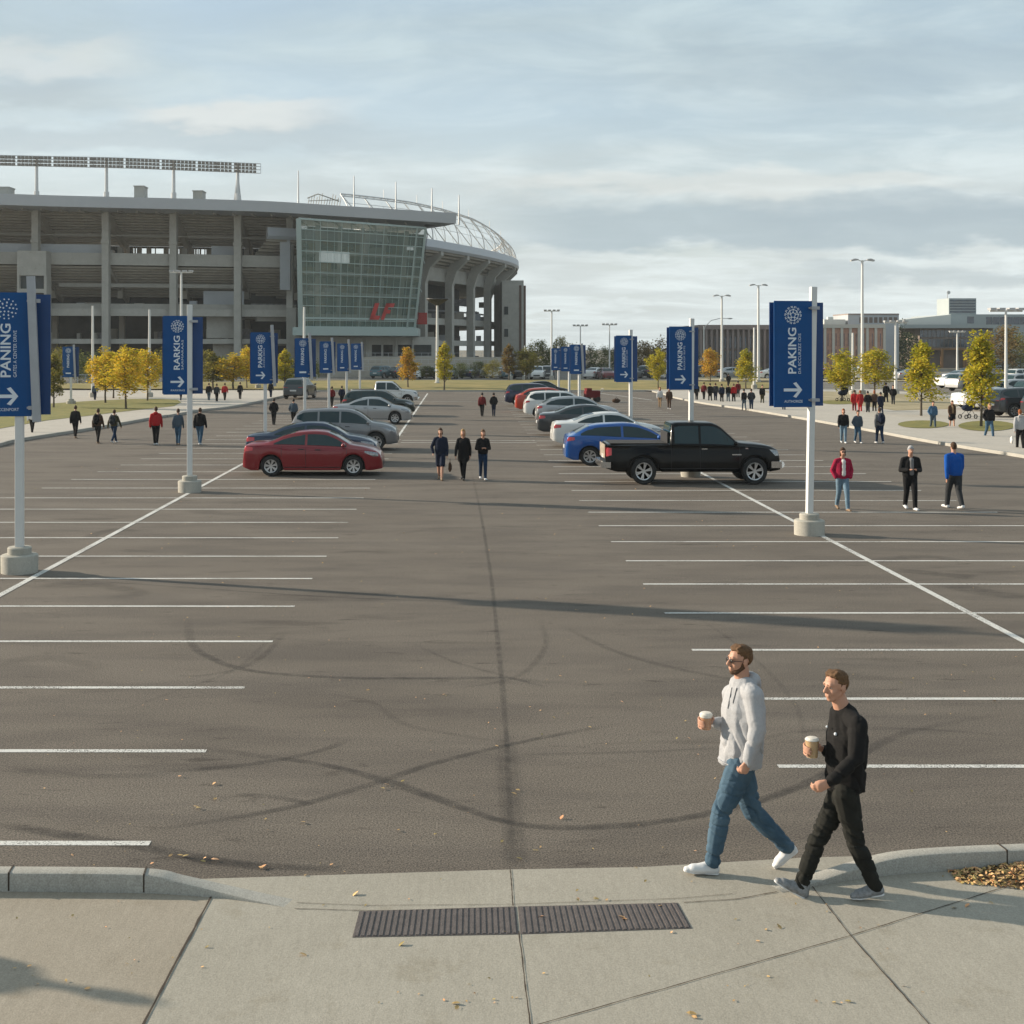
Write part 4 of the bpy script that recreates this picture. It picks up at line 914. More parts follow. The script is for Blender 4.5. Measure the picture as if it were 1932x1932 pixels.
def car_proto(kind):
    S = SPEC[kind]; L = S['L']; ztop, belt, plan, arch, low, bulge, section = car_funcs(S)
    xs = set([L * t[0] for t in S['top']]); xs |= {L * i / 60 for i in range(61)}
    for a in S['ax']:
        for k in range(-10, 11): xs.add(a * L + S['arch'] * sin(k / 10 * pi / 2) * .9999)
    xs = sorted(x for x in xs if 0 <= x <= L); o = [xs[0]]
    for x in xs[1:]:
        if x - o[-1] > .008: o.append(x)
    xs = o
    mb = MB(); secs = [section(x) for x in xs]; n = len(secs[0])
    rows = []
    for x, s in zip(xs, secs):
        r = [(x, y, z) for y, z in s] + [(x, -y, z) for y, z in s[-2::-1]]
        rows.append(r)
    base = len(mb.v); w = len(rows[0])
    for r in rows: mb.v += r
    for i in range(len(rows) - 1):
        for j in range(w - 1):
            mb.m = 1 if (j < 3 or j >= w - 4) else 0
            a = base + i * w + j; mb.face((a, a + 1, a + w + 1, a + w))
        mb.m = 1
    mb.m = 0
    mb.face([base + k for k in range(w)]); mb.face([base + (len(rows) - 1) * w + k for k in range(w)][::-1])
    root = bpy.data.objects.new(kind, None); C.objects.link(root)
    mb.build('body', [PBASE, m_trim], root, smooth=True, ang=42)
    sidez = lambda x, z: section_y(x, z)
    def section_y(x, z):
        s = section(x)[3:]
        for (y0, z0), (y1, z1) in zip(s, s[1:]):
            if z0 <= z <= z1: return lerp(y0, y1, (z - z0) / max(1e-6, z1 - z0))
        return s[-3][0]
    def green(x, t):
        s = section(x); p, q = s[-5], s[-4]
        return (lerp(p[0], q[0], t), lerp(p[1], q[1], t))
    # side windows
    x0, x1 = S['win'][0] * L, S['win'][1] * L; cuts = [x0] + [p * L for p in S['pil']] + [x1]
    for ci, (a, b_) in enumerate(zip(cuts, cuts[1:])):
        if ci: a += .04
        if ci < len(cuts) - 2: b_ -= .04
        for sg in (1, -1):
            mb = MB(); rr = []
            for i in range(19):
                x = lerp(a, b_, i / 18); p, q = section(x)[-5], section(x)[-4]; hgt = q[1] - p[1]
                if hgt < .10: continue
                t0, t1 = .06, 1 - .045 / hgt
                if kind == 'suv' and ci == 0: t0 = max(.06, .06 + .35 * max(0, 1 - i / 7))
                if x / L < S['rw'][1] + .03: t1 = min(t1, 1 - .07 / hgt)
                if t1 - t0 < .08: continue
                e = .006
                rr.append([(x, sg * (green(x, lerp(t0, t1, j / 4))[0] + e), green(x, lerp(t0, t1, j / 4))[1] + .002) for j in range(5)])
            if len(rr) > 2: mb.grid(rr); mb.build('side_window', m_glass, root, smooth=True)
    # screens
    for nm, (u0, u1) in (('windscreen', S['ws']), ('rear_window', S['rw'])):
        mb = MB(); rr = []
        for i in range(12):
            x = lerp(u0, u1, lerp(.06, .93, i / 11)) * L; s = section(x); yr = s[-4][0]; zt = s[-1][1]
            def zat(y):
                q = s[-5:][::-1]
                for (ya, za), (yb, zb_) in zip(q, q[1:]):
                    if ya <= y <= yb: return lerp(za, zb_, (y - ya) / max(1e-6, yb - ya))
                return q[-1][1]
            sgn = 1 if nm == 'windscreen' else -1
            rr.append([(x + sgn * .005, y * yr * .92, zat(abs(y * yr * .92)) + .006) for y in [k / 5 for k in range(-5, 6)]])
        mb.grid(rr); mb.build(nm, m_glass, root, smooth=True)
    # lamps
    def patch(u0, u1, z0, z1, sg, m, nm, e=.007, nx=8):
        mb = MB(); rr = []
        for i in range(nx + 1):
            x = lerp(u0, u1, i / nx) * L; zt = section(x)[-6][1] + .0
            f = i / nx
            za, zb2 = z0, min(z1, zt - .012)
            if nm == 'headlight': za = lerp(z1 - .015, z0 - .01, min(1, f * 1.6)); zb2 = min(lerp(z1 + .04, z1 - .02, f), zt - .012)
            if nm == 'taillight': za = lerp(z0, z0 + .05, f); zb2 = min(lerp(z1, z1 - .02, f), zt - .01)
            rr.append([(x, sg * (section_y(x, lerp(za, zb2, j / 4)) + e), lerp(za, zb2, j / 4)) for j in range(5)])
        mb.grid(rr)
        # wrap round the end of the car
        xe = (1 if nm == 'headlight' else 0)
        return mb.build(nm, m, root, smooth=True)
    for sg in (1, -1):
        patch(*S['head'], sg, m_lens, 'headlight'); patch(*S['tail'], sg, m_tail, 'taillight')
    hz0, hz1 = S['head'][2], S['head'][3]; wf = plan(L)
    mb = MB(); zc = hz0 - .02
    mb.b2(L - .015, L + .008, -wf * .62, wf * .62, S['low'] + .12, hz0 - .20 if kind != 'pickup' else hz0 - .02)
    mb.build('grille', m_trim, root)
    mb = MB(); tz0, tz1 = S['tail'][2], S['tail'][3]
    for sg in (1, -1):
        mb = MB(); ze = min(tz1, interp(S['top'], .008) - .03)
        wr = plan(0.01)
        mb.prism([(-.006, sg * wr * .55, lerp(tz0, ze, .35)), (-.006, sg * wr * .93, tz0), (-.006, sg * wr * .95, ze), (-.006, sg * wr * .55, ze)], (.03, 0, 0)); mb.build('taillight', m_tail, root)
    if kind == 'pickup':
        mb = MB(); mb.tube([(L - .02, -.92, .62), (L + .05, -.6, .60), (L + .07, 0, .60), (L + .05, .6, .60), (L - .02, .92, .62)], .11, 8); mb.b2(L - .35, L - .01, -.965, .965, .52, .72); mb.build('front_bumper', m_chrome, root, smooth=True)
        mb = MB(); mb.b2(-.14, .03, -.93, .93, .52, .70); mb.b2(-.13, .16, .88, .985, .52, .70); mb.b2(-.13, .16, -.985, -.88, .52, .70); mb.build('rear_bumper', m_chrome, root)
        mb = MB(); mb.b2(.03 * L, .352 * L, -.80, .80, 1.262, 1.268); mb.build('truck_bed', m_seatint, root)
        mb = MB(); mb.b2(.355 * L, .362 * L, -.7, .7, 1.26, 1.60); mb.build('headboard', m_trim, root)
        for sg in (1, -1):
            for xb, zb_, wb in ((.742 * L, .93, .30), (.80 * L, 1.12, .09)): mb = MB(); yb = section_y(xb, zb_); mb.b2(xb - wb / 2, xb + wb / 2, sg * (yb - .01), sg * (yb + .012), zb_ - .018, zb_ + .018); mb.build('badge', m_chrome, root)
        mb = MB(); mb.b2(-.012, .01, -.72, .72, .80, 1.22); mb.build('tailgate', m_gate_glare, root)
    mb = MB(); mb.b2(-.012, .03, -.26, .26, S['low'] + .38, S['low'] + .50); mb.build('licence_plate', m_plate, root)
    # mirrors, handles, shut lines
    xm = (S['win'][1] - .035) * L
    for sg in (1, -1):
        y = section_y(xm, belt(xm) - .03); mb = MB(); mb.blob((xm, sg * (y + .10), belt(xm) + .09), (.07, .11, .075), 10); mb.beam((xm, sg * (y - .02), belt(xm) + .03), (xm, sg * (y + .08), belt(xm) + .07), .06, .03); mb.build('mirror', PBASE if kind != 'suv' else PBASE, root, smooth=True)
    ch = [p * L for p in S['pil']]
    doors = ch + [S['win'][1] * L - .08]
    for sg in (1, -1):
        mb = MB()
        lines = [(p, belt(p), S['low'] + .06) for p in ch[-1:]] + [(S['win'][1] * L - .06, belt(S['win'][1] * L) - .02, S['low'] + .10)]
        rear = (S['ax'][0] * L + S['arch'] * .92) if kind != 'pickup' else .372 * L
        lines.append((rear, belt(rear), S['R'] + .30 if kind != 'pickup' else S['low'] + .05))
        for x, za, zb2 in lines:
            pts = [(x, sg * (section_y(x, z) + .0015), z) for z in [lerp(zb2, za, k / 8) for k in range(9)]]
            mb.tube(pts, .006, 4)
        mb.tube([(x, sg * (section_y(x, .30 + S['low'] - .2) + .002), S['low'] + .10) for x in [lerp(S['ax'][0] * L + S['arch'] + .05, S['ax'][1] * L - S['arch'] - .05, k / 6) for k in range(7)]], .012, 4)
        mb.build('shut_line', m_trim, root)
        for x in ([ch[-1] + .16 - .32, doors[-1] - .95] if kind != 'pickup' else [ch[-1] + .14]):
            z = belt(x) - .10; mb = MB(); mb.box((x, sg * (section_y(x, z) + .018), z), (.19, .03, .028)); mb.build('door_handle', m_trim if kind != 'pickup' else m_chrome, root)
    # wheels
    R = S['R']
    for a in S['ax']:
        for sg in (1, -1):
            yc = sg * (S['W'] / 2 - .135)
            mb = MB(); prof = [(R * .64, -.11), (R * .90, -.115), (R * .985, -.09), (R, -.05), (R, .05), (R * .985, .09), (R * .90, .115), (R * .64, .11)]
            mb.lathe(prof, 32, (0, 0, 0), 'Y', cap=False)
            wh = mb.build('wheel', m_tyre, root, (a * L, yc, R), smooth=True)
            mb = MB(); mb.m = 1; mb.lathe([(.001, sg * .02), (R * .66, sg * .02)], 24, (0, 0, 0), 'Y'); mb.m = 0
            mb.lathe([(R * .58, sg * .10), (R * .66, sg * .112), (R * .69, sg * .10), (R * .66, sg * .02)], 28, (0, 0, 0), 'Y', cap=False)
            ns = 7 if kind != 'pickup' else 6
            for k in range(ns):
                t = 2 * pi * k / ns + .3
                for dt in (-.13, .13):
                    mb.beam((R * .12 * cos(t), sg * .085, R * .12 * sin(t)), (R * .63 * cos(t + dt), sg * .095, R * .63 * sin(t + dt)), R * .10, .03, (0, 1, 0))
            mb.lathe([(.001, sg * .10), (R * .16, sg * .10), (R * .18, sg * .06)], 14, (0, 0, 0), 'Y')
            mb.build('rim', [m_rim, m_rimdark], wh)
    return root
PROTO = {k: car_proto(k) for k in SPEC}
used = set()
def place_car(kind, pt, x, y, label, L=None, rz=0.0, group=None, name=None, cat='car', h=1.0, z=0.0, extra=None):
    """x, y: rear left... rear end of the car, near side sill line"""
    S = SPEC[kind]; src = PROTO[kind]
    r = copy_tree(src, None, {PBASE.name: PM[pt]})
    r.name = name or {'sedan': 'sedan_car', 'suv': 'suv_car', 'hatch': 'hatchback_car', 'pickup': 'pickup_truck'}[kind]
    k = (L or S['L']) / S['L']
    if rz == 0: r.location = (x, y + S['W'] / 2 * 1.0, z)
    else: r.location = (x, y, z)
    r.rotation_euler = (0, 0, rz); r.scale = (k, 1 if k > .95 else .96, h)
    r['label'] = label; r['category'] = cat
    if group: r['group'] = group
    return r
GL, GR = "cars parked in the left row", "cars parked in the right row"
place_car('sedan', 'red', -7.12, 42.55, "glossy red sedan, nearest car of the left row", 4.58, group=GL)
place_car('sedan', 'navy', -7.75, 46.8, "dark navy sedan parked right behind the red sedan", 4.80, group=GL, h=1.02)
place_car('suv', 'grey', -6.95, 52.9, "metallic grey crossover behind the dark navy sedan", 4.42, group=GL)
place_car('sedan', 'silver', -7.0, 71.2, "silver sedan behind the metallic grey crossover", 4.35, group=GL)
place_car('suv', 'green', -7.2, 79.2, "very dark green crossover between the silver sedan and white pickup", 4.45, group=GL, h=.92)
place_car('pickup', 'white', -7.9, 93.4, "white pickup truck, farthest of the left row", 4.9, group=GL, h=.92, cat='pickup truck')
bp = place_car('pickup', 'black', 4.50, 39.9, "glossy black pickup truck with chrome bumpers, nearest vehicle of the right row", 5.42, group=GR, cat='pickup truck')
place_car('hatch', 'blue', 3.80, 46.4, "bright blue compact sedan behind the black pickup", 4.5, group=GR)
place_car('sedan', 'white', 3.92, 54.6, "white sedan behind the bright blue compact", 4.75, group=GR)
place_car('sedan', 'charcoal', 3.72, 61.8, "charcoal sedan behind the white sedan", 4.75, group=GR)
place_car('hatch', 'silver', 4.15, 70.0, "pale silver hatchback behind the charcoal sedan", 4.5, group=GR, h=1.04)
place_car('suv', 'white', 3.82, 76.5, "white crossover in the right row behind the silver hatchback", 4.5, group=GR, h=.95)
place_car('hatch', 'orange', 3.62, 84.0, "orange red hatchback in the right row beyond the white crossover", 4.4, group=GR, h=1.06)
place_car('suv', 'darkblue', 3.25, 92.5, "dark blue crossover beyond the orange red hatchback", 4.5, group=GR, h=.95)
place_car('sedan', 'black', 4.1, 100.0, "black car, farthest of the right row", 4.6, group=GR, h=1.08)
# driving away on the left
place_car('suv', 'charcoal', -13.4, 104.6, "dark crossover seen from behind driving across the far end of the lot", 4.5, rz=radians(82))
# far rows
FG = "cars parked beyond the verge"
random.seed(21)
cols = ['silver', 'charcoal', 'white', 'black', 'grey', 'darkblue', 'silver', 'white', 'teal', 'black', 'tan', 'charcoal', 'white', 'maroon']
CW = {'silver': 'silver', 'charcoal': 'charcoal', 'white': 'white', 'black': 'black', 'grey': 'grey', 'darkblue': 'dark blue', 'teal': 'slate blue', 'tan': 'tan', 'maroon': 'maroon', 'red': 'red', 'green': 'dark green', 'navy': 'navy', 'blue': 'bright blue'}
POSW = ["first", "second", "third", "fourth", "fifth", "sixth", "seventh", "eighth", "ninth", "tenth", "eleventh", "twelfth", "thirteenth", "fourteenth", "fifteenth", "sixteenth", "seventeenth", "eighteenth", "nineteenth", "twentieth", "twenty first", "twenty second"]
xs_ = [705, 733, 778, 805, 845, 875, 902, 932, 958, 985, 1018, 1036, 1112, 1140, 1185, 1215, 1245, 1275]
for i, px in enumerate(xs_):
    k = random.choice(['sedan', 'suv', 'suv', 'hatch']); c = cols[i % len(cols)]
    if px == 705: k, c = 'suv', 'teal'
    if px == 1018: k, c = 'suv', 'white'
    Y = 171 + random.uniform(-1.5, 2.5); X = (px - HX) * Y / F
    place_car(k, c, X, Y + 2, "%s %s in the far row beyond the verge, %s from the left" % (CW[c], {'sedan': 'sedan', 'suv': 'crossover', 'hatch': 'hatchback'}[k], POSW[i]), rz=radians(random.choice([90, -90, 70, 60, 82]) + random.uniform(-8, 8)), group=FG)
RG = "cars parked in the far right lot"
spots = [(1805, 775, 'sedan', 'white', 10), (1832, 779, 'sedan', 'silver', 15), (1871, 790, 'suv', 'charcoal', 8), (1906, 786, 'sedan', 'teal', 12), (1938, 795, 'suv', 'charcoal', 5), (1850, 762, 'hatch', 'maroon', 20), (1885, 762, 'suv', 'silver', 10), (1920, 764, 'suv', 'black', 10), (1772, 735, 'sedan', 'white', 20), (1795, 741, 'suv', 'silver', 25), (1818, 735, 'sedan', 'white', 30), (1845, 742, 'suv', 'charcoal', 10), (1873, 738, 'hatch', 'white', 12), (1900, 744, 'suv', 'silver', 15), (1926, 741, 'suv', 'white', 10), (1785, 722, 'sedan', 'silver', 20), (1815, 720, 'suv', 'black', 20), (1905, 724, 'suv', 'white', 25), (1690, 718, 'sedan', 'silver', 10), (1655, 716, 'sedan', 'navy', 15), (1610, 717, 'suv', 'white', 10), (1540, 716, 'hatch', 'red', 10), (1500, 716, 'sedan', 'silver', 15), (1465, 714, 'suv', 'black', 10), (1430, 715, 'sedan', 'white', 5), (1390, 712, 'hatch', 'teal', 5), (1350, 713, 'sedan', 'silver', 12), (1310, 712, 'suv', 'charcoal', 5)]
for i, (px, py, k, c, r) in enumerate(spots):
    v = G(px, py)
    zone = lambda q: 0 if q > 758 else (1 if q > 728 else 2)
    near = "beside the plaza" if py > 758 else ("in the middle rows of the right lot" if py > 728 else "in the distant lot on the right")
    place_car(k, c, v.x, v.y, "%s %s %s, %s counted from the right" % (CW[c], {'sedan': 'sedan', 'suv': 'crossover', 'hatch': 'hatchback'}[k], near, POSW[sorted([-s_[0] for s_ in spots if zone(s_[1]) == zone(py)]).index(-px)]), rz=radians(r), group=RG, z=.13 if py > 728 else 0)
for r in PROTO.values():
    for ch in list(r.children):
        for g_ in list(ch.children): bpy.data.objects.remove(g_)
        bpy.data.objects.remove(ch)
    bpy.data.objects.remove(r)
# painted tailgate glare and model lettering on the black pickup
# ---------------------------------------------------------------- parking banners on poles
m_banner = mat("banner_blue", (0.001, 0.064, 0.215), 0.5, var=0.06, scale=3, spec=.25, bump=.12, bscale=4)
m_bannerb = mat("banner_blue_back", (0.001, 0.042, 0.16), 0.5, var=0.05, scale=3)
m_pole = mat("pole_white", (0.62, 0.62, 0.60), 0.5, var=0.04, scale=3)
m_galv = mat("pole_grey", (0.36, 0.37, 0.39), 0.5, 0.3, var=0.06, scale=5)
m_base = conc("pole_footing", (0.36, 0.345, 0.30), (0.44, 0.42, 0.37), .5, .14)
m_letter = mat("banner_white", (0.66, 0.70, 0.74), 0.6, var=0.04)
FONTM = {}
def text_verts(txt, bold=0.0, space=1.0):
    key = (txt, bold, space)
    if key in FONTM: return FONTM[key]
    cu_ = bpy.data.curves.new('t', 'FONT'); cu_.body = txt; cu_.size = 1; cu_.offset = bold; cu_.space_character = space; cu_.resolution_u = 3
    o = bpy.data.objects.new('t', cu_); C.objects.link(o); bpy.context.view_layer.update()
    me = bpy.data.meshes.new_from_object(o.evaluated_get(bpy.context.evaluated_depsgraph_get()))
    v = [tuple(p.co) for p in me.vertices]; f = [tuple(p.vertices) for p in me.polygons]
    bpy.data.objects.remove(o); bpy.data.meshes.remove(me); bpy.data.curves.remove(cu_)
    x0, x1 = min(p[0] for p in v), max(p[0] for p in v); y0, y1 = min(p[1] for p in v), max(p[1] for p in v)
    v = [((p[0] - x0) / (x1 - x0), (p[1] - y0) / (y1 - y0)) for p in v]
    FONTM[key] = (v, f); return v, f
def put_text(mb, txt, org, ux, uy, bold=.02, space=1.0):
    """org: lower left; ux, uy: full extent vectors"""
    v, f = text_verts(txt, bold, space); n = len(mb.v); org, ux, uy = Vector(org), Vector(ux), Vector(uy)
    mb.v += [tuple(org + ux * a + uy * b_) for a, b_ in v]
    for q in f: mb.face([n + i for i in q])
OVL = [0]
def disc(mb, c, r, n=10):
    OVL[0] = (OVL[0] + 1) % 40; c = Vector(c) - Vector((0, OVL[0] * .00015, 0)); mb.poly([(c.x + r * cos(2 * pi * k / n), c.y, c.z + r * sin(2 * pi * k / n)) for k in range(n)])
def bar(mb, a, b_, w):
    OVL[0] = (OVL[0] + 1) % 40; q = Vector((0, OVL[0] * .00015, 0)); a, b_ = Vector(a) - q, Vector(b_) - q; d = (b_ - a).normalized(); n_ = Vector((-d.z, 0, d.x)) * w / 2
    mb.poly([a + n_, b_ + n_, b_ - n_, a - n_])
def emblem(mb, cx, y, cz, R, style=0):
    pts = [(0.0, 0.0, 0)]
    rings = [(0.30, 5, .3), (0.62, 9, .1), (0.93, 14, 0.0)]
    P_ = []
    for r, n, ph in rings: P_.append([(cx + R * r * cos(2 * pi * k / n + ph), cz + R * r * sin(2 * pi * k / n + ph)) for k in range(n)])
    w = R * .075
    for i, ring in enumerate(P_):
        for k, p in enumerate(ring):
            disc(mb, (p[0], y, p[1]), R * (.085 if i < 2 else .075), 8)
            if style == 0 and i < 2: q = ring[(k + 1) % len(ring)]; bar(mb, (p[0], y, p[1]), (q[0], y, q[1]), w)
        if i:
            for p in ring:
                q = sorted(P_[i - 1], key=lambda t_: hypot(t_[0] - p[0], t_[1] - p[1]))[0]
                f = 1.0 if (style == 0 and i == 1) or i == 2 and style == 0 else .35
                bar(mb, (p[0], y, p[1]), (lerp(p[0], q[0], f if i == 1 else .55 * f), y, lerp(p[1], q[1], f if i == 1 else .55 * f)), w)
    for k in range(14):
        a = 2 * pi * (k + .5) / 14
        if style == 0: bar(mb, (cx + R * .80 * cos(a), y, cz + R * .80 * sin(a)), (cx + R * .99 * cos(a + .1), y, cz + R * .99 * sin(a + .1)), w * .8)
def sign(label, X, Y, zt, zb, xl, xr, xp, zpt, side, texts, near=True, polew=.15, lowx=None, lean=0.0, style=0):
    """xl, xr: banner edges, xp: post in front of the banner, X: foot of the pole"""
    T = thing('parking_sign', label, 'parking sign', (X, Y, 0), radians(9), group="blue parking banners on poles")
    l = lambda x: x - X
    if near:
        mb = MB(); mb.lathe([(.31, -.03), (.335, 0), (.34, .30), (.335, .325), (.315, .34), (.22, .345)], 40, cap=True)
        mb.build('footing', m_base, T, smooth=True)
        mb = MB(); mb.lathe([(.215, .34), (.22, .46), (.205, .48), (.09, .485)], 32); mb.build('footing_collar', m_base, T, smooth=True)
    else:
        mb = MB(); mb.lathe([(.31, -.03), (.34, .30), (.315, .34), (.22, .345), (.215, .47), (.09, .48)], 20); mb.build('footing', m_base, T, smooth=True)
    w = polew; lx = 0.0
    zl = zpt if abs(l(xp)) < .16 else zb + .9
    mb = MB(); mb.beam((0, 0, .46), (lean * .8, 0, zl if zl == zpt else zt - .1), w * .9, w * .9, (0, 1, 0)); 
    po = mb.build('pole', m_pole, T)
    if near:
        bv = po.modifiers.new('b', 'BEVEL'); bv.width = .012; bv.segments = 2
    zoff = -.11
    if zl != zpt:
        mb = MB(); mb.beam((l(xp) + .05, zoff - .06, zb - .12), (l(xp) - .06, zoff - .06, zpt), w * .85, w * .7, (0, 1, 0)); mb.build('upper_post', m_galv, T)
        mb = MB(); 
        for z in (zb + .25, zt - .25): mb.b2(min(0, l(xp)), max(0, l(xp)), -.08, -.03, z - .03, z + .03)
        mb.build('bracket', m_galv, T)
        yf = -.10
    else: yf = -.0
    yp = -.085 if zl == zpt else -.11
    # front and back panels
    fx0 = l(xl) + (.04 if near else .03); fx1 = l(xp) - w * .35
    yF = -.075 if zl != zpt else -.055
    mb = MB(); mb.b2(fx0, max(fx1, fx0 + .3), yF - .02, yF, zb - .02, zt); mb.build('banner_front', m_banner, T)
    mb = MB(); mb.b2(l(xl), l(xr), .09, .11, zb, zt - .03); mb.build('banner_back', m_bannerb, T)
    for z in (zt - .16, zb + .14):
        mb = MB(); mb.b2(l(xp) - .14, l(xp) + .04, yF - .05, .12, z - .02, z + .02)
        if near: mb.b2(l(xp) - w * .62, l(xp) + w * .62, yF - .10, yF - .02, z - .035, z + .035)
        mb.build('clamp', m_galv, T)
    # lettering
    hgt = zt - zb; wd = (xr - xl); cx = l(xl) + wd * .38; y = yF - .023; mb = MB(); main, sub, foot = texts
    emblem(mb, cx, y, zb + hgt * .865, wd * (.16 if near else .17), style if near else 0); mb.build('emblem', m_letter, T, fix=False); mb = MB()
    th = wd * .155; cxx = cx - wd * .015
    put_text(mb, main, (cxx + th / 2, y, zb + hgt * .31), (0, 0, hgt * .435), (-th, 0, 0), .018, 1.0)
    if sub: mb.build('lettering', m_letter, T, fix=False); mb = MB(); put_text(mb, sub, (cxx + th * 1.05, y, zb + hgt * .31), (0, 0, hgt * .38), (-wd * .05, 0, 0), .0, 1.05)
    if near and foot: mb.build('small_lettering', m_letter, T, fix=False); mb = MB(); put_text(mb, foot, (cx - wd * .16, y, zb + hgt * .035), (wd * .34, 0, 0), (0, 0, wd * .045), .004, 1.0)
    if mb.f: mb.build('small_lettering' if sub else 'lettering', m_letter, T, fix=False)
    mb = MB()
    if near or hgt / Y > .035:
        az_ = zb + hgt * .155; aw = wd * .34; t_ = wd * .026; hh = wd * .15; x0, x1 = cx - aw / 2, cx + aw / 2; q = wd * .052
        mb.prism([(x0, y, az_ + t_), (x1 - q * 1.6, y, az_ + t_), (x1 - hh * 1.05 - q * .2, y, az_ + hh * .78), (x1 - hh * 1.05 + q * .9, y, az_ + hh * .92), (x1, y, az_),
            (x1 - hh * 1.05 + q * .9, y, az_ - hh * .92), (x1 - hh * 1.05 - q * .2, y, az_ - hh * .78), (x1 - q * 1.6, y, az_ - t_), (x0, y, az_ - t_)], (0, .001, 0))
    else:
        bar(mb, (cx - wd * .16, y, zb + hgt * .12), (cx + wd * .16, y, zb + hgt * .12), wd * .08)
    mb.build('arrow', m_letter, T)
    return T
def sg(label, foot, Y, rect, post, top, texts, near=False, pw=.15, footx=None, lean=0, style=0):
    x0, y0, x1, y1 = rect; k = Y / F
    wx = lambda px: (px - HX) * k; wz = lambda py: H - (py - HY) * k
    return sign(label, wx(foot), Y, wz(y0), wz(y1), wx(x0), wx(x1), wx(post), wz(top), 0, texts, near, pw, lean=lean, style=style)
sg("blue parking banner on a footed pole cut by the left edge of the photo", 37, 24.5, (-32, 552, 92, 783), 66, 522, ("PANING", "GATES A CENTER DRIVE", "ACCENPORT"), True, .17, style=1)
sg("blue parking banner on a footed pole, second of the left row", 358, 38.0, (307, 596, 382, 743), 366.5, 575, ("RARKIG", "SARMARAAS", "PARKING"), True, .17)
sg("blue parking banner above the tail of the navy sedan, third of the left row", 500.5, 51.5, (472, 627, 524, 723), 515.7, 613, ("PARKIG", "ACCESS DRIVE", ""), False, .15)
sg("blue parking banner above the grey crossover, fourth of the left row", 575, 65, (556, 638, 596, 711), 586, 628, ("PARKING", "", ""), False, .16)
sg("blue parking banner, fifth of the left row, counted from the near end", 620.6, 78, (603, 644, 633, 703), 628, 637, ("PARKING", "", ""), False, .16)
sg("blue parking banner, sixth of the left row", 654, 91, (636, 648, 661, 700), 659, 640, ("PARKING", "", ""), False, .16)
sg("small blue parking banner, farthest of the left row", 679, 104, (662, 648, 686, 697), 683.5, 645, ("PARKING", "", ""), False, .16)
sg("small blue parking banner standing by itself beyond the left lawn", 134, 94, (118, 654, 148, 711), 141, 650, ("PARKING", "", ""), False, .16)
sg("largest blue parking banner on the right, on a pole with a round footing", 1527, 29.4, (1451, 568, 1558, 766), 1534, 541, ("PAKING", "DA ECCURZEZ IOIS", "AUTHORIZE"), True, .155, lean=.12)
sg("blue parking banner directly above the black pickup cab", 1303, 42.5, (1258, 616, 1320, 734), 1307, 601, ("PARKING", "RUUXOP SUITE", ""), False, .15, lean=.05)
sg("blue parking banner above the bright blue compact, third of the right row", 1190, 55.5, (1159, 633, 1204, 720), 1193, 622, ("PARKING", "ACCESS DR", ""), False, .15)
sg("blue parking banner, fourth of the right row", 1093, 82, (1075, 650, 1106, 705), 1098, 648, ("PARKING", "", ""), False, .16)
sg("blue parking banner, fifth of the right row", 1074, 95, (1058, 654, 1080, 700), 1077, 650, ("PARKING", "", ""), False, .16)
sg("blue parking banner, sixth and farthest of the right row", 1054, 106, (1040, 657, 1060, 698), 1057, 653, ("PARKING", "", ""), False, .16)

# ---------------------------------------------------------------- lamp posts
m_lamp = mat("lamp_head", (0.42, 0.42, 0.42), 0.5, 0.2)
def lamp_post(label, px, pyb, pyt, kind, r=.10, group="lamp posts round the lot", Y=None):
    Y = Y or 10425 / (pyb - HY); v = P(px, pyb, Y); h = (pyb - pyt) * Y / F
    T = thing('lamp_post', label, 'lamp post', (v.x, Y, 0), group=group)
    mb = MB(); mb.tube([(0, 0, 0), (0, 0, .5), (0, 0, h)], [r * 1.25, r * 1.1, r * .7], 8); mb.build('pole', m_pole, T, smooth=True)
    mb = MB(); mb.lathe([(.3, -.02), (.3, .45), (.26, .5), (.1, .5)], 14); mb.build('footing', m_base, T, smooth=True)
    if kind == 'twin':
        for s in (1, -1):
            mb = MB(); a = h * .018 + .12
            mb.tube([(0, 0, h - .12), (s * .35, 0, h + .02), (s * .75, 0, h + .0)], .035, 6); mb.prism([(s * .35, -.2, h), (s * 1.0, -.2, h - .10), (s * 1.02, -.2, h + .02), (s * .7, -.2, h + .14), (s * .40, -.2, h + .10)], (0, .4, 0)); mb.build('lamp_head', m_lamp, T)
    elif kind == 'bar':
        mb = MB(); mb.b2(-1.0, 1.0, -.05, .05, h - .05, h + .05); mb.build('crossarm', m_pole, T)
        for x in (-.85, -.3, .3, .85): mb = MB(); mb.b2(x - .18, x + .18, -.25, .25, h + .05, h + .2); mb.build('lamp_head', m_lamp, T)
    elif kind == 'flat':
        mb = MB(); mb.lathe([(.1, h - .25), (.7, h + .05), (1.2, h + .40), (1.15, h + .5), (.1, h + .5)], 16); mb.build('lamp_head', m_trim, T)
    elif kind == 'arc':
        mb = MB(); mb.tube([(0, 0, h * .9), (.25, 0, h), (1.0, 0, h + .75), (2.2, 0, h + 1.05), (3.4, 0, h + 1.05)], .05, 6); mb.blob((3.6, 0, h + 1.03), (.4, .15, .1), 8); mb.build('lamp_head', m_lamp, T)
    return T
lamp_post("tallest lamp post with twin heads, just right of the largest right banner", 1627, 747, 491, 'twin', .14)
lamp_post("tall twin headed lamp post left of the largest right banner", 1431, 725, 538, 'twin', .16)
lamp_post("twin headed lamp post in front of the dark flat roofed building", 1362, 723, 558, 'twin', .15)
lamp_post("flat armed lamp post rising from the tree line right of the stadium", 1041, 716, 587, 'bar', .13)
lamp_post("slim lamp post above the farthest right banners", 1095, 713, 615, 'bar', .1)
lamp_post("slim lamp post just left of the third right banner", 1150, 713, 613, 'bar', .1)
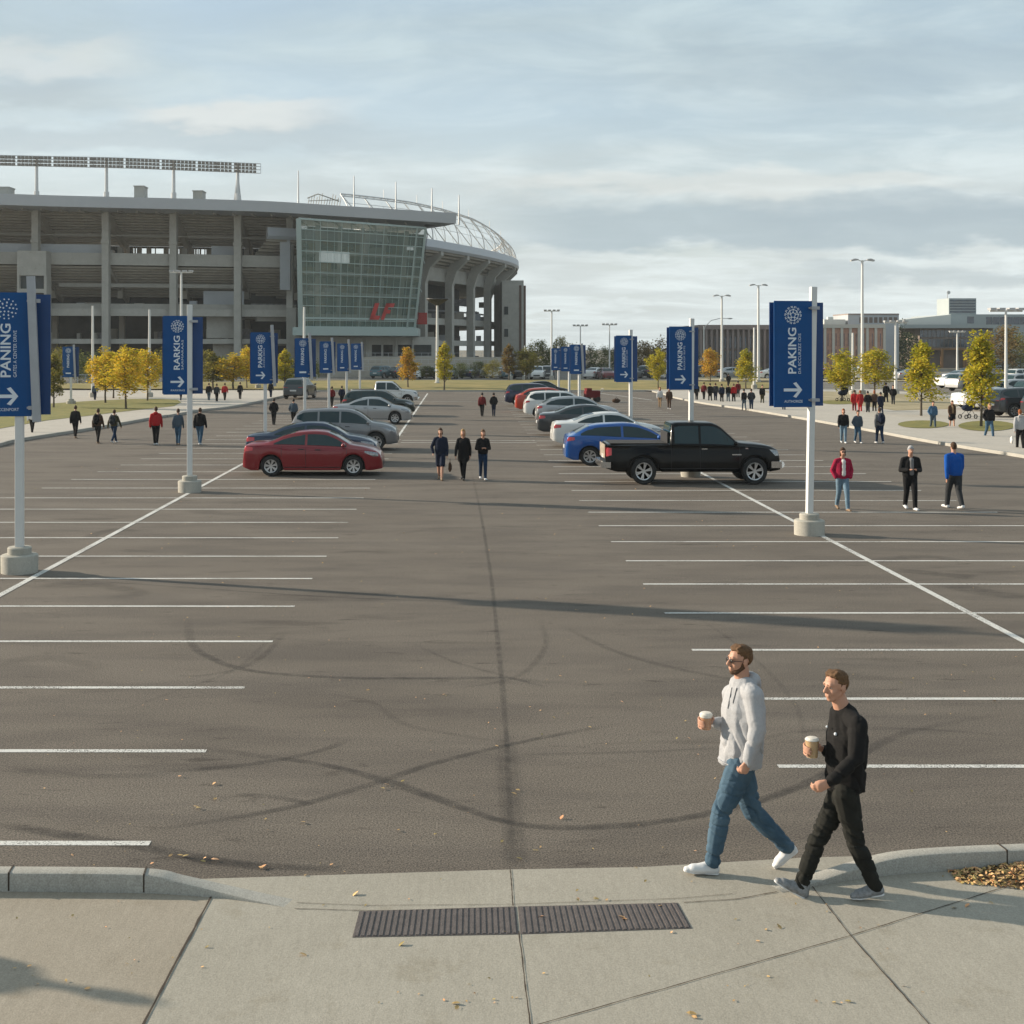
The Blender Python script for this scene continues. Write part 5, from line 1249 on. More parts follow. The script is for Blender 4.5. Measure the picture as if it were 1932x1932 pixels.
lamp_post("bare white post between the two yellow trees on the plaza", 1690, 745, 609, 'bar', .12)
lamp_post("short lamp post behind the tallest two trees on the right", 1806, 715, 627, 'bar', .14)
lamp_post("lamp post with a flat crossarm near the right edge of the photo", 1898, 785, 587, 'bar', .10)
lamp_post("white pole left of the largest right banner, without a lamp", 1423, 735, 618, 'none', .13)
lamp_post("thin white pole close beside the tallest lamp post", 1609, 747, 628, 'none', .12)
lamp_post("curved arm street lamp behind the second right banner", 1328, 712, 615, 'arc', .10)
lamp_post("twin headed lamp post in front of the stadium columns behind the second left banner", 342, 745, 514, 'bar', .13)
lamp_post("white pole rising from the left yellow trees", 175, 752, 577, 'none', .12)
lamp_post("white pole between the yellow trees and the second left banner", 282, 752, 584, 'none', .12)
lamp_post("white pole in front of the left edge of the glass hall", 574, 735, 579, 'none', .15)
lamp_post("thin white pole in front of the third left banner", 487, 735, 640, 'none', .10)
lamp_post("lamp post with a wide flat head in front of the right stadium columns", 825, 730, 572, 'flat', .16)
lamp_post("thin pole among the trees right of the stadium", 990, 716, 652, 'none', .10)
lamp_post("pale pole by the tree beyond the verge", 963, 716, 655, 'none', .10)
# ---------------------------------------------------------------- trees
m_bark = mat("bark", (0.085, 0.068, 0.05), 0.95, var=.3, scale=12, bump=.6, bscale=20)
def leafm(name, c1, c2, isl=.42):
    m = mat("leaves_" + name, c1, .75, var=0.0, scale=.9, col2=c2, island=isl, spec=.2)
    t = m.node_tree; b = t.nodes['Principled BSDF']; src = b.inputs['Base Color'].links[0].from_socket
    tr = t.nodes.new('ShaderNodeBsdfTranslucent'); mx = t.nodes.new('ShaderNodeMixShader'); mx.inputs[0].default_value = .42
    t.links.new(src, tr.inputs[0]); t.links.new(b.outputs[0], mx.inputs[1]); t.links.new(tr.outputs[0], mx.inputs[2]); t.links.new(mx.outputs[0], t.nodes['Material Output'].inputs[0])
    return m
LM = dict(yellow=leafm("yellow", (0.50, 0.38, 0.03), (0.66, 0.52, 0.05)), lime=leafm("lime", (0.32, 0.32, 0.03), (0.54, 0.44, 0.03)),
    orange=leafm("orange", (0.46, 0.26, 0.03), (0.62, 0.44, 0.05)), olive=leafm("olive", (0.15, 0.16, 0.035), (0.28, 0.24, 0.05)),
    green=leafm("green", (0.075, 0.105, 0.03), (0.15, 0.17, 0.045)), dark=leafm("dark", (0.045, 0.068, 0.026), (0.085, 0.105, 0.038)), brown=leafm("brown", (0.15, 0.105, 0.03), (0.24, 0.17, 0.045)))
def tree_mesh(seed, h, cw, cb, n, leaf_s, shape='oval', levels=1):
    """h: height, cw: crown width, cb: crown base; returns crown MB and trunk MB"""
    rnd = random.Random(seed); tr = MB(); cr = MB()
    tip = (rnd.uniform(-.04, .04) * h, 0, h * .86)
    tr.tube([(0, 0, -.05), (rnd.uniform(-.02, .02) * h * .4, .02, cb * .6), (tip[0] * .5, 0, cb + (h - cb) * .3), tip], [h * .017 + .015, h * .013 + .01, h * .009, .012], 7)
    ctrs = []; nb = 26
    for i in range(nb):
        t = (i + .5) / nb; z0 = lerp(cb * .9, h * .80, t ** .9); a = i * 2.4 + rnd.uniform(-.5, .5)
        if shape == 'oval': env = sin(pi * min(1, max(0, (t * .86 + .12)))) ** .6
        elif shape == 'cone': env = (1 - t) ** .75 * min(1, .45 + t * 4)
        elif shape == 'col': env = min(1, .6 + t * 2) * (1 - t ** 3) ** .8
        else: env = sqrt(max(0, 1 - (t * 1.6 - .6) ** 2)) if t > .3 else .75 + t
        r = cw / 2 * env * rnd.uniform(.55, 1.0)
        up = (h - cb) * rnd.uniform(.06, .16); e = Vector((r * cos(a), r * sin(a), z0 + up)); s = Vector((tip[0] * t, 0, z0 - (h - cb) * .04))
        tr.tube([s, s.lerp(e, .5) + Vector((0, 0, -.03 * h * .2)), e], [h * .006 + .006, h * .004, .006], 4)
        cs = cw * rnd.uniform(.13, .20)
        for q in (.55, .8, 1.0):
            c = s.lerp(e, q) + Vector([rnd.gauss(0, cs * .35) for _ in range(3)]); ctrs.append((c, cs * rnd.uniform(.7, 1.15)))
    ctrs.append((Vector((tip[0], 0, h * .93)), cw * .10)); ctrs.append((Vector((tip[0], 0, h * .85)), cw * .13))
    tot = sum(c[1] ** 2 for c in ctrs)
    for c, s in ctrs:
        k = max(3, int(n * s * s / tot))
        for _ in range(k):
            d = Vector([rnd.gauss(0, 1) for _ in range(3)]); d.normalize(); d *= s * rnd.random() ** .45; d.z *= .8; p = c + d
            l = leaf_s * rnd.uniform(.55, 1.25); M = Matrix.Rotation(rnd.uniform(0, 2 * pi), 3, 'Z') @ Matrix.Rotation(rnd.uniform(-1.3, 1.3), 3, 'X')
            cr.poly([M @ Vector(q) + p for q in ((-l * .5, 0, 0), (0, -l * .34, .04 * l), (l * .55, 0, 0), (0, l * .34, -.04 * l))])
    return cr, tr
TM = {}
def tree_base(key, *a, **k):
    if key not in TM:
        c, t_ = tree_mesh(*a, **k); TM[key] = (c.mesh('crown', LM['green'], fix=False), t_.mesh('trunk', m_bark, smooth=True))
    return TM[key]
tree_base('ov1', 1, 1.0 * 6, 3.6, 1.5, 4200, .24, 'oval'); tree_base('ov2', 2, 6, 4.0, 1.6, 4200, .24, 'oval'); tree_base('cn1', 3, 6, 3.7, 1.4, 4200, .24, 'cone'); tree_base('cn2', 4, 6, 3.3, 1.5, 4200, .24, 'cone')
tree_base('col', 5, 6, 2.4, 1.2, 3600, .22, 'col'); tree_base('big1', 6, 6, 6.2, .5, 3200, .30, 'round'); tree_base('big2', 7, 6, 5.2, .4, 3200, .30, 'round'); tree_base('big3', 8, 6, 7.5, .4, 3200, .32, 'oval')
def tree(label, key, leafk, px, pyb, pyt, wpx=None, Y=None, cat='tree', group=None, name='tree', z=0.0, mix=None, kid=True):
    Y = Y or 10425 / (pyb - HY); h = (pyb - pyt) * Y / F
    X = (px - HX) * Y / F; base_w = {'ov1': 3.6, 'ov2': 4.0, 'cn1': 3.7, 'cn2': 3.3, 'col': 2.4, 'big1': 6.2, 'big2': 5.2, 'big3': 7.5}[key]
    sz = h / 5.9; sx = 1.12 * (wpx * Y / F) / base_w if wpx else sz
    T = thing(name, label, cat, (X, Y, z + H - (pyb - HY) * Y / F), random.Random(int(px * 7)).uniform(0, 6.28), group)
    T.scale = (sx, sx, sz)
    for nm, me in zip(('crown', 'trunk'), TM[key]):
        o = bpy.data.objects.new(nm, me); C.objects.link(o); o.parent = T
        if nm == 'crown': o.material_slots[0].link = 'OBJECT'; o.material_slots[0].material = LM[leafk]
    return T
YG = "young autumn trees by the lot"
tree("yellow tree, left one of the clump on the left lawn", 'ov1', 'yellow', 199, 763, 652, 62, group=YG)
tree("tallest yellow tree in the middle of the clump on the left lawn", 'ov2', 'yellow', 238, 775, 648, 72, group=YG)
tree("yellow tree at the back of the clump on the left lawn", 'ov1', 'yellow', 214, 754, 664, 56, group=YG)
tree("yellow tree with orange tinge, right one on the left lawn", 'ov2', 'yellow', 278, 759, 655, 58, group=YG)
tree("thin sparse olive tree right of the nearest left banner", 'col', 'olive', 101, 772, 660, 40, group=YG)
tree("spreading yellow tree behind the second left banner", 'ov1', 'yellow', 440, 736, 664, 64, group=YG)
tree("small sparse olive tree between second left banner and spreading yellow tree", 'col', 'olive', 402, 736, 660, 42, group=YG)
tree("yellow tree just behind the third left banner", 'ov2', 'yellow', 466, 735, 650, 40, group=YG)
tree("tall yellow green tree between the third and fourth left banners", 'col', 'lime', 537, 736, 655, 36, group=YG)
tree("orange tree in front of the stadium wall", 'cn2', 'orange', 770, 735, 653, 42, group=YG)
tree("narrow yellow green tree in front of the stadium columns", 'col', 'lime', 838, 738, 641, 34, group=YG)
tree("thin olive yellow tree at the right end of the stadium", 'col', 'brown', 960, 722, 645, 30, group=YG)
tree("bushy olive tree at the right end of the stadium", 'ov1', 'olive', 992, 722, 655, 48, group=YG)
tree("small yellow tree left of the second right banner", 'ov1', 'lime', 1242, 736, 655, 36, group=YG)
tree("orange tree right of the second right banner", 'ov2', 'orange', 1340, 728, 654, 36, group=YG)
tree("yellow tree left of the largest right banner", 'cn1', 'lime', 1407, 736, 655, 44, group=YG)
tree("yellow tree touching the right side of the largest right banner", 'ov1', 'lime', 1588, 760, 656, 62, group=YG)
tree("wide yellow green tree on the plaza right of the tallest lamp post", 'ov2', 'lime', 1650, 750, 653, 70, group=YG)
tree("pointed yellow green tree in its own oval of grass on the plaza", 'cn1', 'lime', 1738, 788, 636, 74, group=YG)
tree("tallest yellow green tree, with a forked top, at the right of the plaza", 'cn2', 'lime', 1851, 809, 619, 74, group=YG)
# hedges and trees against the stadium and along the skyline
BGt = "trees along the skyline"
rnd = random.Random(3)
for i, (px, top, w, lk, kk, base) in enumerate([(1000, 650, 40, 'olive', 'big1', 716), (1022, 642, 44, 'green', 'big2', 716), (1048, 646, 40, 'dark', 'big1', 714), (1060, 635, 36, 'olive', 'big2', 712), (1085, 650, 36, 'green', 'big3', 710), (1112, 655, 40, 'dark', 'big1', 708), (1140, 653, 40, 'green', 'big3', 706), (1168, 650, 40, 'dark', 'big2', 706), (1195, 652, 34, 'green', 'big1', 706), (1218, 643, 46, 'brown', 'big2', 706), (1245, 641, 50, 'brown', 'big1', 706), (1275, 655, 40, 'green', 'big3', 706), (1300, 650, 34, 'dark', 'big2', 706),
    (1395, 640, 60, 'dark', 'big1', 712), (1430, 648, 50, 'green', 'big2', 710), (1370, 655, 46, 'dark', 'big3', 712),
    (1560, 662, 36, 'brown', 'big1', 708), (1655, 612, 50, 'dark', 'big2', 708), (1690, 610, 52, 'dark', 'big1', 708), (1715, 628, 44, 'dark', 'big2', 708), (1672, 640, 50, 'green', 'big3', 708),
    (1892, 615, 76, 'brown', 'big2', 700), (1925, 632, 60, 'olive', 'big1', 700), (1955, 640, 60, 'brown', 'big3', 702)]):
    tree("%s tree crown on the skyline, %s" % ({'olive': 'olive', 'green': 'mid green', 'dark': 'dark green', 'brown': 'brownish'}[lk],
        ["right against the stadium end tower", "second from the stadium end tower", "third from the stadium end tower", "highest one left of the farthest right banners", "just behind the farthest right banners", "above the third banner gap", "left of the third right banner, broad", "left of the third right banner, darkest", "touching the third right banner", "between second and third right banners, rounded", "largest brownish one left of the second right banner", "under the curved street lamp", "at the left end of the dark flat building",
         "before the dark flat building, tallest", "before the dark flat building, at its right end", "before the dark flat building, at its left", "just right of the largest right banner", "at the right end of the brick building", "between brick building and pale office", "before the left part of the pale office", "lower one between brick building and pale office", "large one near the right edge", "cut by the right edge", "at the far right edge"][i]),
        kk, lk, px, base, top, w, Y=[230, 245, 260][i % 3] if px < 1310 or px > 1860 else 250 + i % 3 * 8, group=BGt)
HG = "hedge bushes before the stadium"
for i, (px, top, w, lk, kk, base) in enumerate([(30, 664, 50, 'olive', 'big1', 726), (75, 660, 46, 'green', 'big2', 727), (112, 655, 44, 'olive', 'big3', 727), (150, 668, 44, 'green', 'big1', 727), (180, 662, 40, 'dark', 'big2', 726), (262, 670, 44, 'dark', 'big3', 726), (310, 664, 44, 'olive', 'big1', 726), (385, 660, 44, 'olive', 'big2', 728), (420, 672, 36, 'green', 'big3', 726), (470, 668, 44, 'dark', 'big1', 726), (508, 662, 40, 'olive', 'big2', 726), (545, 672, 40, 'dark', 'big3', 722), (590, 676, 34, 'green', 'big1', 720), (905, 682, 40, 'dark', 'big2', 712), (868, 684, 36, 'green', 'big3', 712), (930, 680, 34, 'olive', 'big1', 712), (805, 690, 36, 'dark', 'big2', 712)]):
    tree("%s bush before the stadium base, %s from the left" % ({'olive': 'olive', 'green': 'mid green', 'dark': 'dark green', 'brown': 'brownish'}[lk], ["first", "second", "third", "fourth", "fifth", "sixth", "seventh", "eighth", "ninth", "tenth", "eleventh", "twelfth", "thirteenth", "fourteenth", "fifteenth", "sixteenth", "seventeenth"][sorted([p_[0] for p_ in [(30,), (75,), (112,), (150,), (180,), (262,), (310,), (385,), (420,), (470,), (508,), (545,), (590,), (905,), (868,), (930,), (805,)]]).index(px)]),
        kk, lk, px, base, top, w, Y=150 + (i % 3) * 6, cat='bush', name='bush', group=HG)
# ---------------------------------------------------------------- people
import numpy as np
def fab(name, c, rough=.9, var=.08, sc=30, bump=.25, bs=120, c2=None): return mat("cloth_" + name, c, rough, 0, var=var, scale=sc, bump=bump, bscale=bs, spec=.2, col2=c2)
m_skin = mat("skin", (0.46, 0.245, 0.165), .55, var=.06, scale=18, spec=.35)
m_skin2 = mat("skin_tan", (0.36, 0.19, 0.125), .55, var=.06, scale=18, spec=.35)
CL = dict(black=fab("black", (.010, .010, .011)), navy=fab("navy", (.010, .016, .035)), jeans=fab("jeans", (.045, .095, .15), var=.25, sc=9), ljeans=fab("light_jeans", (.13, .20, .26), var=.25, sc=9), djeans=fab("dark_jeans", (.012, .030, .065), var=.2, sc=9),
    red=fab("red", (.36, .016, .018)), pink=fab("raspberry", (.30, .012, .045)), blue=fab("royal_blue", (.006, .075, .33)), grey=fab("grey", (.17, .17, .175)), lgrey=fab("light_grey", (.36, .36, .365)), white=fab("white", (.58, .57, .55)), brown=fab("brown", (.07, .040, .025)),
    charcoal=fab("charcoal", (.035, .037, .04)), denim=fab("denim_jacket", (.05, .11, .19), var=.2, sc=9), tan=fab("tan", (.28, .19, .11)), maroon=fab("maroon", (.13, .012, .015)), olive=fab("olive", (.06, .055, .03)), slate=fab("slate", (.06, .085, .11)), skin=m_skin, orange=fab("orange", (.45, .14, .02)))
m_hair = {k: mat("hair_" + k, c, .7, var=.35, scale=60, bump=.5, bscale=150, spec=.3) for k, c in dict(brown=(.060, .030, .014), dark=(.015, .010, .008), blond=(.34, .21, .09), ginger=(.25, .075, .02), grey=(.4, .38, .35), light=(.12, .062, .027)).items()}
m_shoe = dict(white=mat("shoe_white", (.62, .62, .62), .6, var=.05), black=mat("shoe_black", (.015, .015, .015), .6), grey=mat("shoe_grey", (.20, .205, .21), .7, var=.35, scale=40), tan=mat("shoe_tan", (.22, .14, .08), .6), gum=mat("shoe_gum", (.22, .10, .05), .7))

class Fig:
    """union of tapered capsules and ellipsoids, fused into one skin"""
    def __init__(s): s.p = []; s.v = []; s.f = []
    def cap(s, p0, p1, r0, r1, tag=0, ax=None, fa=1.0, fb=1.0, n=12):
        p0, p1 = Vector(p0), Vector(p1); d = p1 - p0; L_ = d.length
        d = d / L_ if L_ > 1e-5 else Vector((0, 0, 1))
        a = Vector(ax) if ax is not None else (Vector((0, 1, 0)) if abs(d.y) < .9 else Vector((1, 0, 0)))
        a = (a - d * a.dot(d)); a = a.normalized() if a.length > 1e-4 else d.orthogonal().normalized(); b_ = d.cross(a)
        s.p.append((p0, p1, r0, r1, a, b_, fa, fb, tag)); base = len(s.v); rings = []
        for k in range(1, 4): t = k / 3 * pi / 2; rings.append((p0 - d * r0 * cos(t) * min(1, (fa + fb) / 2), r0 * sin(t)))
        for k in range(0, 3): t = k / 3 * pi / 2; rings.append((p1 + d * r1 * sin(t) * min(1, (fa + fb) / 2), r1 * cos(t)))
        for c, r in rings:
            for k in range(n): t = 2 * pi * k / n; s.v.append(c + a * cos(t) * r * fa + b_ * sin(t) * r * fb)
        for i in range(len(rings) - 1):
            for k in range(n): a0 = base + i * n + k; a1 = base + i * n + (k + 1) % n; s.f.append((a0, a1, a1 + n, a0 + n))
        s.f.append(tuple(base + k for k in range(n))[::-1]); s.f.append(tuple(base + (len(rings) - 1) * n + k for k in range(n)))
    def ell(s, c, r, ax, tag=0, n=14):
        """r: radii along the three axes ax"""
        c = Vector(c); base = len(s.v); m = n // 2 + 1; A = [Vector(q) for q in ax]
        s.p.append((c, c, 1, 1, A, None, r, None, tag))
        for i in range(m + 1):
            ph = pi * (i + (.15 if i == 0 else (-.15 if i == m else 0))) / m
            for k in range(n): t = 2 * pi * k / n; s.v.append(c + A[0] * r[0] * sin(ph) * cos(t) + A[1] * r[1] * sin(ph) * sin(t) - A[2] * r[2] * cos(ph))
        for i in range(m):
            for k in range(n): a0 = base + i * n + k; a1 = base + i * n + (k + 1) % n; s.f.append((a0, a1, a1 + n, a0 + n))
        s.f.append(tuple(base + k for k in range(n))[::-1]); s.f.append(tuple(base + m * n + k for k in range(n)))
    def fuse(s, name, mats, vox, origin=(0, 0, 0), smooth=3, fold=None, parent=None, hem=None):
        me = bpy.data.meshes.new(name); me.from_pydata([tuple(v) for v in s.v], [], s.f)
        o = bpy.data.objects.new(name, me); C.objects.link(o)
        m = o.modifiers.new('r', 'REMESH'); m.mode = 'VOXEL'; m.voxel_size = vox; m.use_smooth_shade = True
        if smooth: q = o.modifiers.new('s', 'SMOOTH'); q.factor = .5; q.iterations = smooth
        bpy.context.view_layer.update()
        nm = bpy.data.meshes.new_from_object(o.evaluated_get(bpy.context.evaluated_depsgraph_get())); bpy.data.objects.remove(o); bpy.data.meshes.remove(me)
        nv = len(nm.vertices); co = np.empty(nv * 3, np.float32); nm.vertices.foreach_get('co', co); co = co.reshape(-1, 3)
        if fold:
            no = np.empty(nv * 3, np.float32); nm.vertices.foreach_get('normal', no); no = no.reshape(-1, 3)
            for i in range(nv): co[i] += no[i] * fold(Vector(co[i]))
        if hem:
            hz_, hc_, hr_, wr_ = hem
            for i in range(nv):
                p = co[i]
                if p[2] < hz_ and hypot(p[0] - hc_[0], p[1] - hc_[1]) < hr_ and (Vector(p) - wr_).length > .11:
                    d_ = hz_ - p[2]; p[2] = hz_ - .004 * noise.noise((p[0] * 30, p[1] * 30, 0)) + min(.03, d_ * .4) * (1 if d_ > .02 else 0)
        s.bvh = None
        if not isinstance(mats, (list, tuple)): mats = [mats]
        for mm in mats: nm.materials.append(mm)
        if len(mats) > 1:
            npoly = len(nm.polygons); fc = np.empty(npoly * 3, np.float32); nm.polygons.foreach_get('center', fc); fc = fc.reshape(-1, 3)
            best = np.full(npoly, 1e9); idx = np.zeros(npoly, np.int32)
            for (p0, p1, r0, r1, a, b_, fa, fb, tag_) in s.p:
                if b_ is None:
                    q = fc - np.array(p0); d = np.sqrt(sum((q @ np.array(a[k]) / fa[k]) ** 2 for k in range(3)))
                    d = (d - 1) * min(fa)
                else:
                    A0, A1 = np.array(p0), np.array(p1); dd = A1 - A0; l2 = max(1e-9, float(dd @ dd)); t = np.clip((fc - A0) @ dd / l2, 0, 1); q = fc - A0 - t[:, None] * dd
                    r = r0 + (r1 - r0) * t; dn = dd / sqrt(l2)
                    d = np.sqrt((q @ np.array(a) / (r * fa)) ** 2 + (q @ np.array(b_) / (r * fb)) ** 2 + (q @ dn / (r * min(1, (fa + fb) / 2))) ** 2); d = (d - 1) * r * min(fa, fb)
                k = d < best; best[k] = d[k]; idx[k] = tag_
            nm.polygons.foreach_set('material_index', idx)
        co -= np.array(origin, np.float32); nm.vertices.foreach_set('co', co.reshape(-1)); nm.update(); nm.name = name
        ob = bpy.data.objects.new(name, nm); C.objects.link(ob)
        if parent is not None: ob.parent = parent
        return ob
def hair_mesh(c, f, s_, u, r, k=1.09, front=.30, low=-.15, seed=0, long=0.0):
    """cap of hair that leaves the face free"""
    mb = MB(); n = 20; m = 13; base = 0
    for i in range(m + 1):
        ph = pi * i / m
        for j in range(n):
            t = 2 * pi * j / n; d = Vector((sin(ph) * cos(t), sin(ph) * sin(t), -cos(ph)))
            cover = (d.z > .50 - .5 * (1 - max(0, d.x))) if d.x > front else (d.z > low - (.45 if d.x < -.2 else .0))
            q = (k + .05 * noise.noise(d * 3.5 + Vector((seed, 0, 0)))) if cover else .84
            mb.v.append(tuple(Vector(c) + f * d.x * r[0] * q + s_ * d.y * r[1] * q + u * d.z * r[2] * q))
    for i in range(m):
        for j in range(n): a0 = i * n + j; a1 = i * n + (j + 1) % n; mb.face((a0, a1, a1 + n, a0 + n))
    if long:
        mb.blob(tuple(Vector(c) - f * r[0] * .55 - u * (r[2] * .5 + long * .5)), (r[0] * .55, r[1] * 1.0, r[2] * .5 + long * .5), 10)
        for sg in (1, -1): mb.blob(tuple(Vector(c) - f * r[0] * .1 + s_ * sg * r[1] * .85 - u * (r[2] * .4 + long * .35)), (r[0] * .4, r[1] * .3, r[2] * .4 + long * .4), 8)
    return mb
UP = Vector((0, 0, 1)); FX = Vector((1, 0, 0)); SY = Vector((0, 1, 0))
def person(label, px, py, hpx, face, top='black', bot='jeans', shoes='white', hair='brown', step=.6, arms='swing', vox=.024, coat=0.0, shorts=False, skirt=0.0, inner=None, hood=False, cap=None, long=0.0, backpack=None, bag=None, build=1.0, group=None, tilt=0.0, hidehair=False, sleeve=None, z=0.0, cat='person', glasses=False, hmin=1.45):
    Y = F * (H - z) / (py - HY); h = max(hmin, min(1.88, hpx * Y / F)); X = (px - HX) * Y / F
    T = thing('person', label, cat, (X, Y, z), radians(face), group)
    W_ = build * h / 1.75; k = h
    fg = Fig(); f, s, u = FX, SY, UP; random.seed(int(px * 13)); step = step * random.uniform(.95, 1.5); W_ *= random.uniform(1.10, 1.26)
    lean = .012 * k; pel = Vector((0, 0, .525 * k)); che = Vector((lean, 0, .73 * k)); nb = Vector((lean * 1.2, 0, .835 * k)); hc = Vector((lean * 2 + .012, 0, .928 * k - abs(tilt) * .02)); 
    # materials: 0 skin 1 top 2 bottom 3 shoes 4 inner
    mats = [m_skin, CL[top], CL[bot], m_shoe[shoes], CL[inner or top]]
    fg.cap(pel, Vector((0, 0, .60 * k)), .098 * W_, .092 * W_, 2 if not coat else 1, SY, 1.62, 1.08)
    fg.cap(Vector((0, 0, (.545 if not shorts else .56) * k)), Vector((lean * .7, 0, .66 * k)), .110 * W_, .112 * W_, 1, SY, 1.50, 1.10)
    fg.cap(Vector((lean * .7, 0, .66 * k)), Vector((lean, 0, .745 * k)), .112 * W_, .108 * W_, 1, SY, 1.52, 1.04)
    for sg in (1, -1): fg.cap(nb + Vector((-.01, sg * .02, -.022 * k)), Vector((lean, sg * .125 * W_, .790 * k)), .044 * W_, .056 * W_, 1)
    fg.cap(nb - u * .02, hc - u * .05, .048 * W_, .046 * W_, 0)
    if coat: fg.cap(Vector((0, 0, .60 * k)), Vector((0, 0, (.60 - coat) * k)), .112 * W_, .125 * W_, 1, SY, 1.5, 1.05)
    if skirt: fg.cap(Vector((0, 0, .56 * k)), Vector((0, 0, (.54 - skirt) * k)), .10 * W_, .145 * W_, 2, SY, 1.45, 1.05)
    if inner: fg.cap(Vector((.080 * W_, 0, .58 * k)), Vector((.078 * W_, 0, .775 * k)), .062 * W_, .058 * W_, 4, SY, .95, 1.15)
    # head
    R = (.088 * (h / 1.72) ** .5, .072 * (h / 1.72) ** .5, .108 * (h / 1.72) ** .5)
    fg.ell(hc + u * .012 - f * .008, (R[0], R[1], R[2] * .88), (f, s, u), 0); fg.ell(hc - u * .025 + f * .018, (R[0] * .78, R[1] * .82, R[2] * .86), (f, s, u), 0); fg.cap(hc + f * R[0] * .9 - u * .005, hc + f * R[0] * 1.16 - u * .03, .012, .015, 0)
    # legs
    st = step * .23 * k; T.rotation_euler.z += radians(random.Random(int(px * 3 + py)).uniform(-9, 9)); 
    for sg, ph in ((1, 1), (-1, -1)):
        hip = Vector((0, sg * .054 * W_ * 1.3, .50 * k)); fw = ph * st
        if ph > 0: kn = Vector((fw * .62 + .01, sg * .055 * W_ * 1.1, .275 * k)); an = Vector((fw, sg * .05 * W_, .045 * k)); toe = an + Vector((.12 * k * .9, sg * .012, -.022 * k)); heel = an + Vector((-.02 * k, 0, -.022 * k))
        else: kn = Vector((fw * .30 + .02, sg * .055 * W_ * 1.1, .28 * k)); lift = .035 * k * step; an = Vector((fw * .95, sg * .05 * W_, .045 * k + lift)); toe = Vector((an.x + .10 * k, an.y + sg * .012, .020 * k)); heel = an + Vector((-.025 * k, 0, -.018 * k))
        tk = 2
        if shorts: fg.cap(hip, hip.lerp(kn, .9), .082 * W_, .085 * W_, 2); fg.cap(hip.lerp(kn, .85), kn, .055 * W_, .050 * W_, 0); fg.cap(kn, an, .050 * W_, .036 * W_, 0)
        elif skirt: fg.cap(hip, kn, .07 * W_, .052 * W_, 0); fg.cap(kn, an, .050 * W_, .036 * W_, 0)
        else: fg.cap(hip, kn, .085 * W_, .062 * W_, 2); fg.cap(kn, an + u * .012, .060 * W_, .048 * W_, 2)
        fg.cap(an, heel, .040 * W_, .036 * W_, 3); fg.cap(heel, toe, .036 * W_, .030 * W_, 3, SY, 1.15, .9)
    # arms
    for sg in (1, -1):
        sh = Vector((lean, sg * .150 * W_, .782 * k)); sw = -sg * step * 1.15
        if arms == 'swing': el = sh + Vector((sw * .07 * k - .01, sg * .035 * k, -.165 * k)); wr = el + Vector((sw * .06 * k + .035 * k, sg * .004, -.135 * k)); hn = wr + Vector((.018 * k, -sg * .01, -.055 * k))
        elif arms == 'pockets': el = sh + Vector((-.035 * k, sg * .055 * k, -.155 * k)); wr = el + Vector((.07 * k, -sg * .035 * k, -.105 * k)); hn = wr + Vector((.02 * k, -sg * .02 * k, -.03 * k))
        elif arms == 'phone': el = sh + Vector((.0, sg * .04 * k, -.165 * k)); wr = el + Vector((.12 * k, -sg * .085 * k, .01 * k)); hn = wr + Vector((.03 * k, -sg * .035 * k, .012 * k))
        elif arms == 'hip': 
            if sg < 0: el = sh + Vector((-.02 * k, sg * .07 * k, -.15 * k)); wr = el + Vector((.05 * k, -sg * .03 * k, -.11 * k)); hn = wr + Vector((.02 * k, 0, -.04 * k))
            else: el = sh + Vector((0, sg * .03 * k, -.165 * k)); wr = el + Vector((.02 * k, 0, -.14 * k)); hn = wr + Vector((.01, 0, -.06 * k))
        tg = 1
        fg.cap(sh, el, .058 * W_, .050 * W_, 1)
        if sleeve == 'short': fg.cap(el, wr, .036 * W_, .028 * W_, 0)
        else: fg.cap(el, wr, .049 * W_, .038 * W_, 1)
        if arms != 'pockets':
            fg.cap(wr, hn, .027, .024, 0, SY, .7, 1.2)
            if vox < .02:
                dh = (hn - wr).normalized()
                for q in range(4): fg.cap(hn + f * (q - 1.5) * .017, hn + f * (q - 1.5) * .018 + dh * .055 + f * .008, .010, .008, 0)
                fg.cap(wr.lerp(hn, .5) + f * .02, wr.lerp(hn, .9) + f * .045, .011, .009, 0)
    if hood: fg.cap(nb - f * .07 * W_ + s * .05 - u * .01, nb - f * .07 * W_ - s * .05 - u * .01, .05 * W_, .05 * W_, 1)
    fg.fuse('body', mats, vox, smooth=2, parent=T)
    if cap: hm = hair_mesh(hc + u * .015, f, s, u, R, 1.14, .45, .10); hm.build('cap', CL[cap], T, smooth=True, ang=60)
    if not hidehair: hair_mesh(hc + u * .010 - f * .004, f, s, u, R, 1.10 if not cap else 1.06, .30, -.25 if hair != 'dark' else -.2, seed=px, long=long).build('hair', m_hair[hair], T, smooth=True, ang=60)
    if glasses:
        mb = MB()
        for sg in (1, -1): mb.blob(tuple(hc + f * R[0] * 1.0 + s * sg * .032 + u * .005), (.010, .027, .020), 8)
        mb.build('sunglasses', m_trim, T)
    if backpack:
        B = thing('backpack', backpack[1], 'backpack', T.location, T.rotation_euler.z); mb = MB(); mb.blob((-.20 * W_, 0, .70 * k), (.10 * W_, .155 * W_, .155 * k), 12); mb.blob((-.27 * W_, 0, .66 * k), (.06 * W_, .11 * W_, .08 * k), 10); mb.build('pack', CL[backpack[0]], B, smooth=True, ang=60)
        for sg in (1, -1): mb = MB(); mb.tube([(-.12 * W_, sg * .10 * W_, .83 * k), (0, sg * .11 * W_, .862 * k), (.125 * W_, sg * .10 * W_, .79 * k), (.12 * W_, sg * .13 * W_, .70 * k), (-.05 * W_, sg * .20 * W_, .64 * k), (-.15, sg * .13 * W_, .62 * k)], .014, 6); mb.build('strap', m_trim, B)
